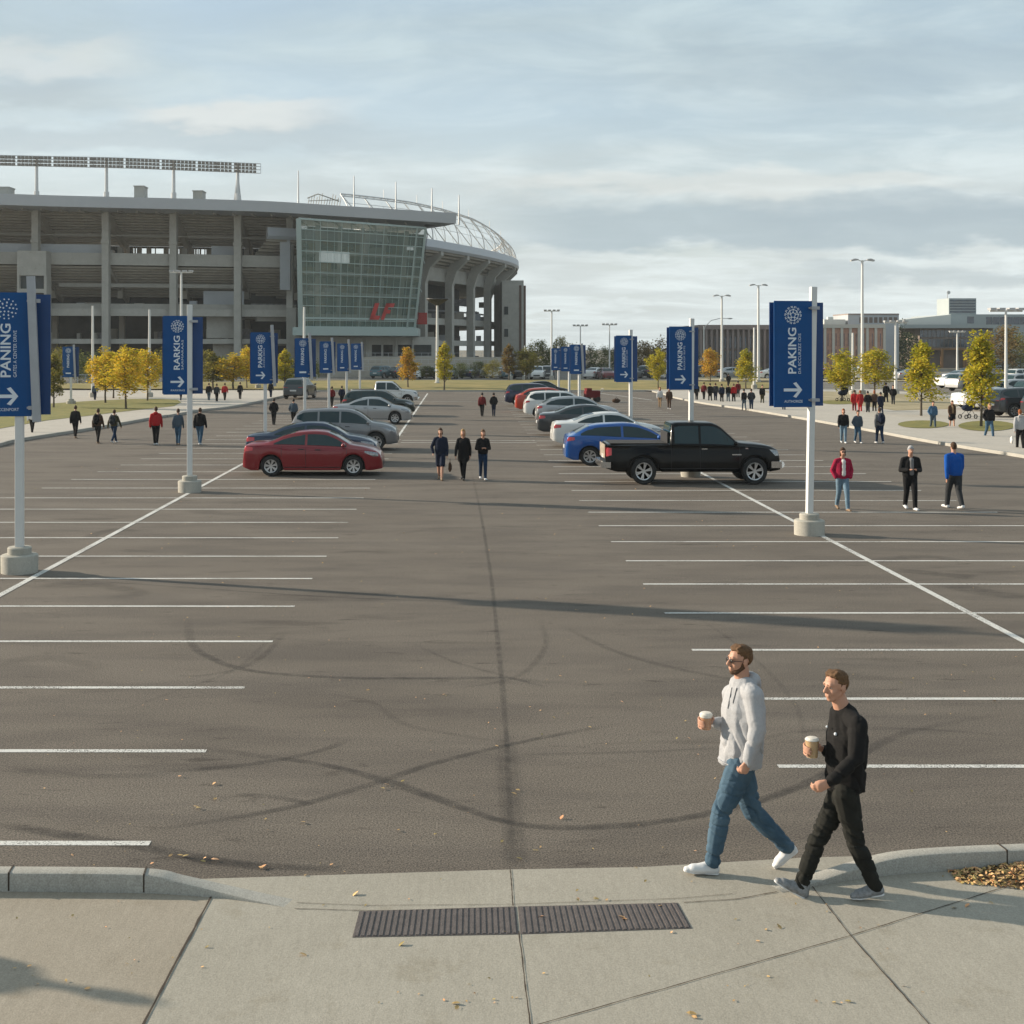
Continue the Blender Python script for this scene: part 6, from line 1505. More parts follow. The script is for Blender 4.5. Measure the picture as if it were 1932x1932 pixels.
    if bag:
        sg = bag[2]; B = thing('bag', bag[1], 'bag', T.location, T.rotation_euler.z); x0 = -sg * step * .08; yb = sg * .235 * W_ * 1.2; zb = (.40 if bag[3] else .33) * k
        mb = MB(); mb.blob((.04, yb, zb - .14), (.13, .06, .16), 12, amp=.15); mb.build('pouch', CL[bag[0]], B, smooth=True, ang=60)
        mb = MB(); mb.tube([(-.06, yb, zb), (0, yb, zb + .12), (.08, yb, zb)], .009, 5); mb.build('handle', CL[bag[0]], B)
    return T
GP = "people walking across the lot"; GQ = "people on the plaza and walks"
TC, AW = -90, 90        # towards the camera, away from it
person("woman in a raspberry jacket and pale jeans walking right of the largest banner", 1589, 962, 118, TC + 5, 'pink', 'ljeans', 'tan', 'brown', .5, 'pockets', .015, inner='white', glasses=True, long=.05, group=GP, build=1.0)
person("person in a light cap and black jacket between raspberry jacket and blue sweater", 1717, 961, 120, TC - 4, 'black', 'black', 'white', 'grey', .45, 'phone', .015, inner='grey', cap='lgrey', hidehair=True, group=GP, build=1.06)
person("man in a royal blue sweater and dark trousers seen from behind on the right", 1801, 960, 126, AW + 3, 'blue', 'charcoal', 'white', 'brown', .55, 'swing', .015, group=GP, build=1.16)
person("person in navy shorts with bare legs, left of the three in the lane", 831, 905, 98, TC - 6, 'navy', 'navy', 'tan', 'brown', .5, 'hip', .015, shorts=True, group=GP, bag=('brown', 'small dark brown handbag carried by the left one of the three in the lane', 1, False), build=1.0, long=.04)
person("blond person in a long black coat, middle one of the three in the lane", 874, 905, 96, TC, 'black', 'black', 'black', 'blond', .55, 'swing', .015, coat=.20, group=GP, long=.08, build=.98)
person("person in black top and blue jeans, right one of the three in the lane", 911, 905, 95, TC + 4, 'black', 'djeans', 'white', 'light', .45, 'phone', .015, group=GP, long=.04, build=.98)
person("distant dark clad person in the lane, left one of two side by side", 909.5, 786, 43, AW, 'maroon', 'black', 'black', 'dark', .3, 'swing', .024, group=GP, inner='black')
person("distant dark clad person in the lane, right one of two side by side", 931.5, 786, 44, AW, 'black', 'navy', 'black', 'dark', .3, 'pockets', .024, group=GP, hood=True)
person("ginger haired person in black jacket and pale jeans by the plaza kerb", 1591, 836, 65, TC, 'black', 'ljeans', 'white', 'ginger', .4, 'swing', .02, group=GP, long=.03)
person("person in dark slate jacket between the ginger haired one and the backpacker", 1618, 836, 60, TC, 'slate', 'jeans', 'white', 'brown', .5, 'pockets', .02, group=GP)
person("backpacker in a grey hoodie and blue jeans seen from behind near the plaza kerb", 1660, 837, 68, AW, 'grey', 'djeans', 'white', 'brown', .5, 'swing', .02, group=GP, hood=True, backpack=('navy', 'navy backpack worn by the one in the grey hoodie near the plaza kerb'), build=1.05)
person("person in a long red coat, left one of the red pair on the plaza", 1612, 778, 34, AW, 'red', 'maroon', 'black', 'brown', .4, 'swing', group=GQ, coat=.12)
person("person in a long red coat, right one of the red pair on the plaza", 1623, 779, 33, AW, 'red', 'red', 'black', 'ginger', .3, 'swing', group=GQ, coat=.16)
person("slim person all in black standing right of the red pair on the plaza", 1637.5, 781, 38, AW, 'black', 'charcoal', 'black', 'dark', .2, 'pockets', group=GQ)
person("person in black with reddish hair behind the navy coat on the plaza", 1650, 779, 38, AW, 'brown', 'black', 'black', 'ginger', .4, 'swing', group=GQ, long=.04)
person("person in a long navy coat on the plaza, right of the reddish haired one", 1662, 784, 38, AW, 'navy', 'navy', 'black', 'dark', .5, 'swing', group=GQ, coat=.14)
person("person in black, left one of the two at the edge of the dry ground", 1672, 762, 27, AW, 'black', 'black', 'black', 'dark', .4, 'pockets', group=GQ, hmin=1.6)
person("person in black, right one of the two at the edge of the dry ground", 1685, 766, 26, TC, 'black', 'charcoal', 'black', 'brown', .3, 'pockets', group=GQ, hmin=1.5)
person("person in a blue denim jacket and slate trousers crossing the plaza", 1760, 810, 53, TC + 8, 'denim', 'slate', 'black', 'brown', .5, 'pockets', .02, group=GQ, coat=.03)
person("person in open brown coat and black skirt right of the denim jacket", 1796, 808, 51, TC, 'brown', 'black', 'tan', 'brown', .5, 'swing', .02, group=GQ, skirt=.18, inner='tan', long=.08)
person("blond person in a black jacket and jeans beside the tallest tree on the plaza", 1866, 827, 66, TC + 3, 'black', 'jeans', 'tan', 'blond', .5, 'pockets', .02, group=GQ, long=.06)
person("person in a pale grey hoodie with a carrier bag at the right edge", 1925, 850, 78, AW, 'lgrey', 'black', 'black', 'ginger', .5, 'swing', .02, group=GQ, hood=True, bag=('white', 'pale patterned carrier bag held at the right edge of the photo', 1, False))
person("person in a black jacket left of the largest right banner", 1438, 763, 32, TC, 'black', 'olive', 'black', 'dark', .3, 'swing', group=GQ)
person("person mostly hidden behind the largest right banner, only jeans showing", 1479, 776, 40, AW, 'slate', 'djeans', 'black', 'brown', .4, 'swing', group=GQ)
for px, py, t, tp, bt, hr, nm in ((1328, 756, 28, 'maroon', 'black', 'brown', "first from the left, in maroon"), (1340, 758.5, 28, 'black', 'black', 'dark', "second from the left, in black"), (1350, 758, 27, 'charcoal', 'navy', 'brown', "third from the left, in charcoal"), (1362, 760.5, 28, 'navy', 'black', 'dark', "fourth from the left, in navy"), (1374, 760, 29, 'black', 'slate', 'dark', "fifth from the left, in black"), (1384.5, 760, 28, 'red', 'black', 'brown', "sixth from the left, in bright red"), (1392.5, 752, 22, 'maroon', 'charcoal', 'dark', "rightmost, in dark red")):
    person("walker in the crowd beyond the second right banner, " + nm, px, py, t, AW + random.uniform(-15, 15), tp, bt, 'black', hr, .45, 'swing', group="crowd walking along the plaza walk")
person("tall dark figure behind the crowd beyond the second right banner", 1374.5, 731, 24, AW, 'black', 'black', 'black', 'dark', .1, 'pockets', group="crowd walking along the plaza walk")
person("person in black and dark jeans at the plaza kerb, left one of two", 1404, 774.5, 33, AW, 'black', 'slate', 'black', 'dark', .4, 'swing', group=GQ)
person("person in charcoal and jeans at the plaza kerb, right one of two", 1417.5, 774.5, 33, AW, 'charcoal', 'djeans', 'black', 'brown', .4, 'pockets', group=GQ)
person("person in black just right of the second right banner pole", 1314.5, 757, 27, AW, 'black', 'black', 'black', 'dark', .2, 'swing', group=GQ)
person("orange haired person in a white top below the second right banner", 1245, 770, 36, TC, 'white', 'tan', 'black', 'ginger', .4, 'swing', group=GP, long=.1)
person("person in a brown jacket and white shoes below the second right banner", 1262.5, 772, 36, TC, 'brown', 'brown', 'white', 'dark', .4, 'swing', group=GP, long=.1)
person("person in a black coat on the left walk, leftmost fully visible walker", 142, 827, 62, AW - 4, 'black', 'black', 'tan', 'brown', .3, 'swing', .02, group=GP, coat=.03)
person("person in brown jacket with black pack, left one of the backpack pair", 184.5, 837, 66, AW, 'brown', 'black', 'tan', 'brown', .3, 'swing', .02, group=GP, backpack=('black', 'black backpack on the brown jacket at the left'))
person("person in olive jacket and jeans, right one of the backpack pair", 215, 836, 63, AW, 'olive', 'djeans', 'white', 'brown', .8, 'swing', .02, group=GP, backpack=('charcoal', 'charcoal backpack on the olive jacket at the left'))
person("person in a bright red jacket and black trousers seen from behind on the left", 294, 840, 73, AW, 'red', 'black', 'white', 'brown', .35, 'swing', .02, group=GP, build=1.1, hood=True)
person("person in a grey jacket and blue jeans left of the second left banner pole", 336, 840, 69, AW, 'slate', 'jeans', 'tan', 'brown', .35, 'swing', .02, group=GP)
person("person in a black jacket and blue jeans right of the second left banner pole", 377, 839.5, 70, AW, 'black', 'jeans', 'white', 'brown', .3, 'swing', .02, group=GP, build=1.08, hood=True)
person("person in a white shirt and black trousers half hidden by the nearest left banner", 60.5, 820, 55, AW, 'white', 'black', 'black', 'dark', .4, 'swing', .02, group=GP)
for px, py, t, tp, bt, nm in ((394, 758, 24, 'black', 'slate', "in a black top, leftmost"), (409, 760, 28, 'charcoal', 'black', "in charcoal, second from the left"), (424, 758, 24, 'red', 'black', "in red"), (453, 755.5, 27, 'black', 'black', "in black, rightmost")):
    person("distant walker right of the second left banner, " + nm, px, py, t, AW, tp, bt, 'black', 'brown', .4, 'swing', group=GQ)
person("distant person in slate between the yellow trees on the left", 179, 757, 25, AW, 'slate', 'navy', 'black', 'dark', .4, 'swing', group=GQ)
person("person in blue partly hidden behind the second left banner", 341, 758, 26, AW, 'djeans', 'navy', 'black', 'dark', .4, 'swing', group=GQ)
person("dark clad person below the third left banner, far one", 511, 752, 24, AW, 'black', 'navy', 'black', 'dark', .4, 'swing', group=GQ)
person("person in a bulky black coat behind the navy sedan, left one of two", 516.5, 802, 43, AW, 'black', 'black', 'black', 'dark', .3, 'pockets', group=GP, build=1.1, hood=True)
person("person in a dark slate coat behind the grey crossover, right one of two", 553.5, 803, 42, AW, 'slate', 'black', 'black', 'dark', .3, 'pockets', group=GP)
person("person in maroon between the fifth left banner pole and the silver sedan", 626, 768, 30, AW, 'maroon', 'black', 'black', 'dark', .3, 'pockets', group=GP)
person("person in navy by the sixth left banner pole", 645, 766, 30, AW, 'navy', 'black', 'black', 'dark', .3, 'pockets', group=GP)
person("person outside the left edge whose long shadow falls on the near footway", -862, 1690, 420, 0, 'charcoal', 'jeans', 'white', 'brown', .2, 'pockets', .03)  # figure out of view, added to cast the shadow at lower left
# prams, bundle and cart
def pram(label, px, py, w):
    v = G(px, py, .12); T = thing('pram', label, 'pram', v, .4); k = w
    mb = MB(); mb.blob((0, 0, .62), (.42, .25, .20), 12); mb.blob((.2, 0, .82), (.28, .26, .24), 12); mb.build('carrycot', CL['navy'], T, smooth=True)
    for x in (-.35, .35):
        for y in (-.24, .24): mb = MB(); mb.lathe([(.09, -.02), (.13, -.02), (.13, .02), (.09, .02)], 14, (x, y, .13), 'Y', cap=False); mb.build('wheel', m_tyre, T)
    mb = MB()
    for y in (-.22, .22): mb.tube([(-.35, y, .15), (.1, y, .5), (.35, y, .15)], .015, 5); mb.tube([(.1, y, .5), (-.55, y, 1.0)], .014, 5)
    mb.tube([(-.55, -.22, 1.0), (-.55, .22, 1.0)], .016, 6); mb.build('frame', m_trim, T)
pram("dark pram on the plaza beside the brown coat", 1826, 790, 1); pram("dark pram at the far end of the plaza, right of the largest banner", 1590, 757, 1)
v = G(1163, 760); DB = thing('duffel_bag', 'small brown bundle lying on the asphalt right of the parked cars', 'bag', v, .3)
mb = MB(); mb.blob((0, 0, .16), (.34, .2, .17), 12, amp=.2); mb.build('pouch', CL['brown'], DB, smooth=True); mb = MB(); mb.tube([(-.15, 0, .3), (0, 0, .42), (.15, 0, .3)], .015, 5); mb.build('handle', CL['black'], DB)
v = G(1117, 758); CT = thing('utility_cart', 'small dark red cart on the asphalt beyond the parked cars', 'cart', v, .15)
mb = MB(); mb.b2(-.55, .55, -.4, .4, .32, .85); mb.b2(-.5, -.1, -.38, .38, .85, 1.05); mb.build('box', CL['maroon'], CT)
for x in (-.38, .38):
    for y in (-.36, .36): mb = MB(); mb.lathe([(.05, -.05), (.2, -.05), (.2, .05), (.05, .05)], 14, (x, y, .2), 'Y'); mb.build('wheel', m_tyre, CT, smooth=True)
mb = MB(); mb.tube([(.55, -.3, .6), (.85, -.3, 1.0), (.85, .3, 1.0), (.55, .3, .6)], .02, 5); mb.build('handle', m_steel, CT)
# ---------------------------------------------------------------- the two men in front
m_beard = mat("beard", (.085, .042, .020), .9, var=.4, scale=90, bump=.5, bscale=200)
m_hood = fab("heather_grey", (.37, .375, .39), sc=60, var=.07, bump=.35, bs=200); m_tee = fab("soft_black", (.0125, .012, .012), var=.12, sc=20, bs=200)
m_jean = fab("washed_jeans", (.040, .078, .118), var=.1, sc=4, c2=(.075, .125, .170), bump=.3, bs=160); m_bjean = fab("black_jeans", (.012, .0125, .011), var=.15, sc=8, c2=(.020, .020, .017))
m_beer = mat("beer", (.40, .15, .022), .2, var=.1, scale=20, coat=.6); m_ale = mat("pale_beer", (.46, .26, .07), .2, var=.1, scale=20, coat=.6); m_foam = mat("foam", (.66, .62, .55), .8, var=.05, scale=60)
m_plastic = bpy.data.materials.new("clear_plastic"); m_plastic.use_nodes = True; b = m_plastic.node_tree.nodes['Principled BSDF']; b.inputs['Base Color'].default_value = (.8, .8, .8, 1); b.inputs['Alpha'].default_value = .16; b.inputs['Roughness'].default_value = .05
m_eye = mat("eye_white", (.38, .31, .28), .3); m_iris = mat("iris", (.03, .02, .012), .2); m_lip = mat("lips", (.42, .16, .12), .5)
m_lens2 = mat("sunglass_lens", (.02, .012, .01), .08, coat=.5)
def head(fg, c, f, s, u):
    e = fg.ell; k = fg.cap
    e(c + u * .030 - f * .014, (.097, .076, .084), (f, s, u)); e(c - u * .018 + f * .018, (.066, .060, .092), (f, s, u)); e(c - u * .088 + f * .052, (.028, .032, .022), (f, s, u))
    for g_ in (1, -1):
        k(c - u * .042 - f * .012 + s * g_ * .050, c - u * .088 + f * .045 + s * g_ * .018, .020, .020); e(c - u * .008 - f * .016 + s * g_ * .080, (.019, .011, .031), (f, s, u)); k(c - u * .028 + f * .050 + s * g_ * .032, c - u * .05 + f * .045 + s * g_ * .026, .024, .022)
    k(c + u * .014 + f * .080, c - u * .024 + f * .104, .0095, .0135); e(c - u * .028 + f * .096, (.015, .018, .010), (f, s, u))
    k(c + u * .026 + f * .072 + s * .034, c + u * .026 + f * .072 - s * .034, .014, .014)
    k(c - u * .055 + f * .079 + s * .016, c - u * .055 + f * .079 - s * .016, .0105, .0105); k(c - u * .067 + f * .077 + s * .014, c - u * .067 + f * .077 - s * .014, .010, .010)
def grip(fg, c, axis, r, hz):
    """four fingers and a thumb closed round an upright cup at c"""
    def arc(a0, a1, z, rr, n, t0, t1):
        pts = [Vector((c.x + rr * cos(radians(lerp(a0, a1, i / n))), c.y + rr * sin(radians(lerp(a0, a1, i / n))), z - .004 * i)) for i in range(n + 1)]
        for i in range(n): fg.cap(pts[i], pts[i + 1], lerp(t0, t1, i / n), lerp(t0, t1, (i + 1) / n))
    for i in range(4): arc(95, [242, 252, 248, 232][i], c.z + hz + .030 - i * .0205, r + .0085, 6, .0100 - .0004 * i, .0082 - .0006 * i)
    arc(80, -25, c.z + hz + .034, r + .010, 4, .0125, .0095)
    fg.cap(c + Vector((0, r + .018, hz + .022)), c + Vector((.004, r + .018, hz - .03)), .024, .024, ax=(1, 0, 0), fa=1.5, fb=.75)
def relaxed(fg, wr, kn, curl, s_across, f_curl):
    """palm from wrist to knuckles, fingers curling along f_curl"""
    d = (kn - wr).normalized(); a = (s_across - d * s_across.dot(d)).normalized(); n_ = (f_curl - d * f_curl.dot(d)); n_ = (n_ - a * n_.dot(a)).normalized()
    fg.cap(wr, kn, .024, .026, ax=a, fa=1.45, fb=.70)
    for i, (L1, r) in enumerate(((.036, .0098), (.041, .0102), (.038, .0098), (.030, .0085))):
        o = kn + a * (i - 1.5) * .0185 * -1 + d * .004 * (1.5 - abs(i - 1.5)); c1, c2, c3 = curl
        v1 = (d * cos(c1) + n_ * sin(c1)); v2 = (d * cos(c1 + c2) + n_ * sin(c1 + c2)); v3 = (d * cos(c1 + c2 + c3) + n_ * sin(c1 + c2 + c3))
        p1 = o + v1 * L1; p2 = p1 + v2 * L1 * .68; p3 = p2 + v3 * L1 * .52
        fg.cap(o - d * .012, p1, r * 1.08, r); fg.cap(p1, p2, r, r * .92); fg.cap(p2, p3, r * .92, r * .8)
    t0 = wr.lerp(kn, .35) + a * .026; t1 = t0 + d * .035 + n_ * .016 + a * .010; t2 = t1 + d * .026 + n_ * .014 - a * .002
    fg.cap(t0, t1, .0145, .0115); fg.cap(t1, t2, .0115, .009)
def shoe(T, heel, toe, ank, r, mup, msole, org, mtrim=None, lace=True):
    """heel, toe: on the sole line; ank: ankle"""
    d = (toe - heel).normalized(); side = Vector((-d.y, d.x, 0)); side = side.normalized() if side.length > .01 else SY; n_ = side.cross(d) * -1
    if n_.z < 0: n_ = -n_
    L_ = (toe - heel).length; fg = Fig(); P_ = lambda a, b_, c_=0: heel + d * L_ * a + n_ * b_ + side * c_
    fg.cap(P_(.10, .040), P_(.45, .040), .044, .045, ax=side, fa=1.0, fb=.98); fg.cap(P_(.42, .038), P_(.72, .032), .047, .045, ax=side, fa=1.08, fb=.86); fg.cap(P_(.70, .030), P_(.90, .026), .040, .031, ax=side, fa=1.1, fb=.72)
    fg.cap(P_(.16, .055), P_(.20, .098), .046, .043, ax=side, fa=.98, fb=1.15); fg.cap(P_(.20, .085), ank.lerp(P_(.20, .09), .35), .038, .038); fg.cap(P_(.30, .070), P_(.62, .050), .034, .026, ax=side, fa=.9, fb=.9)
    ob = fg.fuse('shoe', mup, .0065, org, 2, parent=T)
    fs = Fig(); fs.cap(P_(.06, .010), P_(.40, .010), .038, .034, ax=side, fa=1.08, fb=.38); fs.cap(P_(.38, .010), P_(.72, .009), .034, .045, ax=side, fa=1.04, fb=.32); fs.cap(P_(.70, .009), P_(.93, .013), .044, .030, ax=side, fa=1.06, fb=.34)
    fs.fuse('sole', msole, .0065, org, 2, parent=ob)
    if lace:
        mb = MB()
        for i in range(5): a = P_(.40 + i * .065, .086 - i * .0075); mb.tube([tuple(a + side * .022 - n_ * .008 - Vector(org)), tuple(a + n_ * .004 - Vector(org)), tuple(a - side * .022 - n_ * .008 - Vector(org))], .0035, 5)
        mb.build('laces', m_shoe['white'], ob)
    return ob
def man(label, Y0, J, f, top_m, bot_m, hair_m, beard, opts):
    s = Vector((-f.y, f.x, 0)); u = UP; q = lambda n: P(J[n][0], J[n][1], Y0 + J[n][2])
    org = G(J['foot'][0], 654 + F * H / Y0); org.y = Y0; org.z = 0
    T = thing('person', label, 'person', org); N, Fr = 'n', 'f'
    hc = q('head'); nb = q('neck'); che = q('chest'); bel = q('belly'); pel = q('pelvis')
    fh = opts.get('fh', f); sh_ = Vector((-fh.y, fh.x, 0)); th = radians(opts.get('nod', 0)); uh = (UP * cos(th) + fh * sin(th)); fhh = (fh * cos(th) - UP * sin(th))
    # ---- body: one continuous skin
    b = Fig(); head(b, hc, fhh, sh_, uh)
    b.cap(hc - u * .06 - f * .018, nb - u * .03 - f * .012, .056, .064, ax=s, fa=1.0, fb=1.05)
    b.cap(nb - u * .14, bel, .085, .085, ax=s, fa=1.3, fb=.8); b.cap(bel, pel, .085, .085, ax=s, fa=1.3, fb=.8); b.cap(nb - u * .03, nb - u * .14, .055, .07, ax=s, fa=1.1, fb=.9)
    for k in (N, Fr):
        sh, el, wr = q('sh' + k), q('el' + k), q('wr' + k); b.cap(sh, el, .038, .032); b.cap(el, wr, .031, .0255); b.cap(sh.lerp(nb, .6) - u * .06, sh - u * .01, .034, .036)
        hip, kn, an = q('hip' + k), q('kn' + k), q('an' + k); b.cap(hip, kn, .062, .040); b.cap(kn, an, .040, .030); b.cap(an, an.lerp(q('heel' + k) , .35), .030, .028)
    relaxed(b, q('wrn'), q('hdn'), opts['curl'], opts['across'], opts['fcurl'])
    cupc = q('cup'); grip(b, cupc, u, opts['cr'], opts.get('gz', 0)); b.cap(q('wrf'), cupc + Vector((.012, opts['cr'] + .022, opts.get('gz', 0))), .026, .024)
    b.fuse('body', m_skin, .0068, org, 2, parent=T)
    # ---- eyes, brows, lips
    mb = MB(); mb2 = MB()
    for g_ in (1, -1):
        c = hc + uh * .004 + fhh * .066 + sh_ * g_ * .030; mb.blob(tuple(c - org), (.0100, .0100, .0065), 8); mb2.blob(tuple(c + fhh * .0085 - org), (.0055, .0055, .0055), 8)
    mb.build('eyes', m_eye, T, smooth=True); mb2.build('irises', m_iris, T)
    mb = MB(); mb.tube([tuple(hc - uh * .061 + fhh * .082 + sh_ * t * .024 - fhh * abs(t) * .008 - org) for t in (-1, -.5, 0, .5, 1)], [.003, .005, .006, .005, .003], 6); mb.build('lips', m_lip, T)
    mb = MB()
    for g_ in (1, -1): mb.tube([tuple(hc + uh * .028 + fhh * (.086 - .004 * t) + sh_ * g_ * (.013 + .013 * t) - org) for t in (0, 1, 2)], [.004, .005, .003], 5)
    mb.build('eyebrows', hair_m, T)
    # ---- hair: short on the sides, tousled on top
    hf = Fig(); rnd = random.Random(int(Y0 * 10)); cc = hc + uh * .030 - fhh * .014
    for _ in range(1300):
        a = rnd.uniform(0, 2 * pi); zz_ = rnd.uniform(-.75, 1); rr = sqrt(max(0, 1 - zz_ * zz_)); dl = Vector((rr * cos(a), rr * sin(a), zz_))
        if dl.x > .34 and zz_ < .55: continue
        if dl.x > .10 and zz_ < .12: continue
        if dl.x > -.30 and zz_ < -.05: continue
        if dl.x > .50 and zz_ < .70: continue
        if abs(dl.y) > .70 and zz_ < -.02 and dl.x > -.42: continue
        top = zz_ > .5; r = rnd.uniform(.012, .018) if top else .010; e = 1.01 if top else .965
        hf.ell(cc + fhh * dl.x * .097 * e + sh_ * dl.y * .076 * e + uh * dl.z * .084 * e, (r, r, r), (fhh, sh_, uh), n=6)
    for t in range(7): hf.cap(cc + fhh * (.056 + .014 * sin(t)) + sh_ * (t - 3) * .015 + uh * .070, cc + fhh * .02 + sh_ * (t - 3) * .016 + uh * .086, .011, .013)
    for g_ in (1, -1): hf.cap(cc + sh_ * g_ * .070 + fhh * .012 - uh * .012, cc + sh_ * g_ * .068 + fhh * .014 - uh * (.045 if not beard else .07), .008, .006)
    hf.fuse('hair', hair_m, .0065, org, 1, parent=T)
    if beard:
        bf = Fig(); c = hc; ff, ss, uu = fhh, sh_, uh
        bf.ell(c - uu * .090 + ff * .054, (.032, .036, .024), (ff, ss, uu))
        for g_ in (1, -1): bf.cap(c - uu * .045 - ff * .006 + ss * g_ * .055, c - uu * .088 + ff * .044 + ss * g_ * .022, .019, .024); bf.cap(c - uu * .015 + ff * .002 + ss * g_ * .064, c - uu * .05 + ff * .0 + ss * g_ * .056, .009, .018)
        bf.cap(c - uu * .046 + ff * .082 + ss * .022, c - uu * .046 + ff * .082 - ss * .022, .0065, .0065)
        bf.fuse('beard', m_beard, .0065, org, 1, parent=T)
        mb = MB()
        for g_ in (1, -1): mb.blob(tuple(c + uu * .004 + ff * .090 + ss * g_ * .031 - org), (.006, .026, .019), 12, M=Matrix((ff, ss, uu)).transposed())
        mb.build('sunglasses', m_lens2, T, smooth=True)
        mb = MB(); mb.tube([tuple(c + uu * .008 + ff * .094 - ss * .012 - org), tuple(c + uu * .008 + ff * .094 + ss * .012 - org)], .003, 5)
        for g_ in (1, -1): mb.tube([tuple(c + uu * .010 + ff * .088 + ss * g_ * .055 - org), tuple(c + uu * .008 + ff * .03 + ss * g_ * .076 - org), tuple(c - uu * .002 - ff * .025 + ss * g_ * .082 - org)], .0028, 5)
        mb.build('spectacle_frame', m_trim, T)
    # ---- upper garment
    g = Fig(); hem = opts['hem']; A = opts.get('loose', 1.0)
    g.cap(nb - u * .055 - f * .02, che, .088 * A, .124 * A, ax=s, fa=1.45, fb=1.0); g.cap(che, bel, .124 * A, .120 * A, ax=s, fa=1.42, fb=1.08); g.cap(bel, pel + u * opts['hemz'], .120 * A, .120 * A, ax=s, fa=1.38, fb=1.12)
    for k in (N, Fr):
        sh, el, wr = q('sh' + k), q('el' + k), q('wr' + k)
        g.cap(nb - u * .035 - f * .015, sh + u * .002, .056, .066 * A); g.cap(sh, el, .066 * A, .055 * A); g.cap(el, el.lerp(wr, .92), .055 * A, .041 * A); g.cap(el.lerp(wr, .86), el.lerp(wr, 1.0), .043 * A, .036 * A)
        g.cap(sh - u * .03, che.lerp(sh, .5) - u * .06, .055 * A, .06 * A)
    g.cap(nb - u * .012 - f * .012, nb - u * .035 - f * .012, .063, .078, ax=s, fa=1.05, fb=1.0)
    if opts.get('hood'):
        g.cap(nb - f * .085 + s * .06 + u * .020, nb - f * .10 - s * .06 + u * .020, .040, .040); g.cap(nb - f * .08 + s * .075 + u * .015, nb + f * .055 + s * .045 - u * .045, .034, .024); g.cap(nb - f * .08 - s * .075 + u * .015, nb + f * .055 - s * .045 - u * .045, .034, .024); g.cap(nb - f * .11 - u * .01, nb - f * .135 - u * .09, .055, .035, ax=s, fa=1.5, fb=.8)
        g.cap(bel + f * .115 - u * .01 + s * .05, pel + f * .10 + u * .10 - s * .05, .05, .045, ax=s, fa=1.6, fb=.6)
    sd = opts['seed']
    def fold(p):
        e1 = abs(noise.noise(Vector((p.x * 7 + p.z * 5.5, p.y * 5, p.z * 2.2 - p.x * 4.0)) + Vector((sd, 0, 0)))); e2 = noise.noise(Vector((p.x * 4, p.y * 4, p.z * 17)) + Vector((0, sd, 0)))
        lowz = max(0, min(1, (q('chest').z - p.z) / .25)); e3 = abs(noise.noise(Vector((p.x * 13 + p.z * 11, p.y * 9, p.z * 7 - p.x * 6)) + Vector((sd * 3, 0, 0)))); return -.015 * (1 - min(1, e1 * 5)) * (.35 + .65 * lowz) - .0018 * (1 - min(1, e3 * 5)) + .004 * e2 + .008
    gob = g.fuse(opts['gname'], top_m, .0070, org, 2, fold, T, hem=(P(0, opts['hem'], Y0).z, pel, .26, q('wrn')))
    from mathutils.bvhtree import BVHTree
    bvh = BVHTree.FromPolygons([v_.co + org for v_ in gob.data.vertices], [tuple(p_.vertices) for p_ in gob.data.polygons])
    def onit(px, py):
        ro = Vector((0, 0, H)); d = (P(px, py, Y0) - ro).normalized(); r_ = bvh.ray_cast(ro, d); return (r_[0] - d * .003) if r_[0] is not None else P(px, py, Y0)
    if opts.get('hood'):
        for L_ in ([(1381, 1297), (1379, 1306), (1377, 1316), (1375, 1326), (1373, 1337)], [(1390, 1298), (1388, 1306), (1386, 1314), (1384, 1321), (1383, 1327)]): mb = MB(); mb.tube([tuple(onit(*t2) - org) for t2 in L_], .0042, 5); mb.build('drawstring', CL['grey'], T)
    # ---- trousers
    t_ = Fig(); t_.cap(pel + u * .03, pel - u * .04, .104, .104, ax=s, fa=1.32, fb=1.02)
    for k in (N, Fr):
        hip, kn, an = q('hip' + k), q('kn' + k), q('an' + k); w = opts.get('legw', 1)
        t_.cap(hip + u * .03, hip.lerp(kn, .5), .096 * w, .083 * w, ax=s, fa=.96, fb=1.05); t_.cap(hip.lerp(kn, .5), kn, .083 * w, .067 * w); t_.cap(kn, kn.lerp(an, .45), .068 * w, .064 * w); t_.cap(kn.lerp(an, .45), an, .064 * w, .052 * w); t_.cap(an, an + (an - kn).normalized() * .015 - f * .005, .055 * w, .053 * w)
    kz = q('knn').z
    def fold2(p):
        w = math.exp(-((p.z - kz) / .13) ** 2) * 1.1 + math.exp(-((p.z - .14) / .09) ** 2) * 1.2 + .4
        e = abs(noise.noise(Vector((p.x * 5, p.y * 5, p.z * 13 + p.x * 5)) + Vector((sd * 2, 0, 0)))); e4 = abs(noise.noise(Vector((p.x * 10, p.y * 10, p.z * 26 - p.x * 9)) + Vector((sd * 5, 0, 0)))); return -.0135 * w * (1 - min(1, e * 5)) - .0018 * w * (1 - min(1, e4 * 5)) + .004
    t_.fuse('trousers', bot_m, .0070, org, 1, fold2, T)
    for k in (N, Fr): shoe(T, q('heel' + k), q('toe' + k), q('an' + k), 1, opts['shoe'][0], opts['shoe'][1], org)
    if opts.get('badges'):
        for (bx, by, sz) in opts['badges']: 
            c = onit(bx, by); mb = MB(); mb.blob(tuple(c - org), (sz, sz, sz), 10); mb.build('badge', m_letter, T, smooth=True)
    return T, cupc
def bpatch(che, bel, f, s, A, c):
    """slide a point along the view ray until it lies on the chest surface"""
    ro = Vector((0, 0, H)); d = (c - ro).normalized(); t = (c - ro).length - .35
    while t < (c - ro).length + .3:
        p = ro + d * t; w = (p - che); w.z = 0
        if (w.dot(s) / (.124 * A * 1.43 + .008)) ** 2 + (w.dot(f) / (.124 * A * 1.06 + .008)) ** 2 < 1: return p
        t += .004
    return c
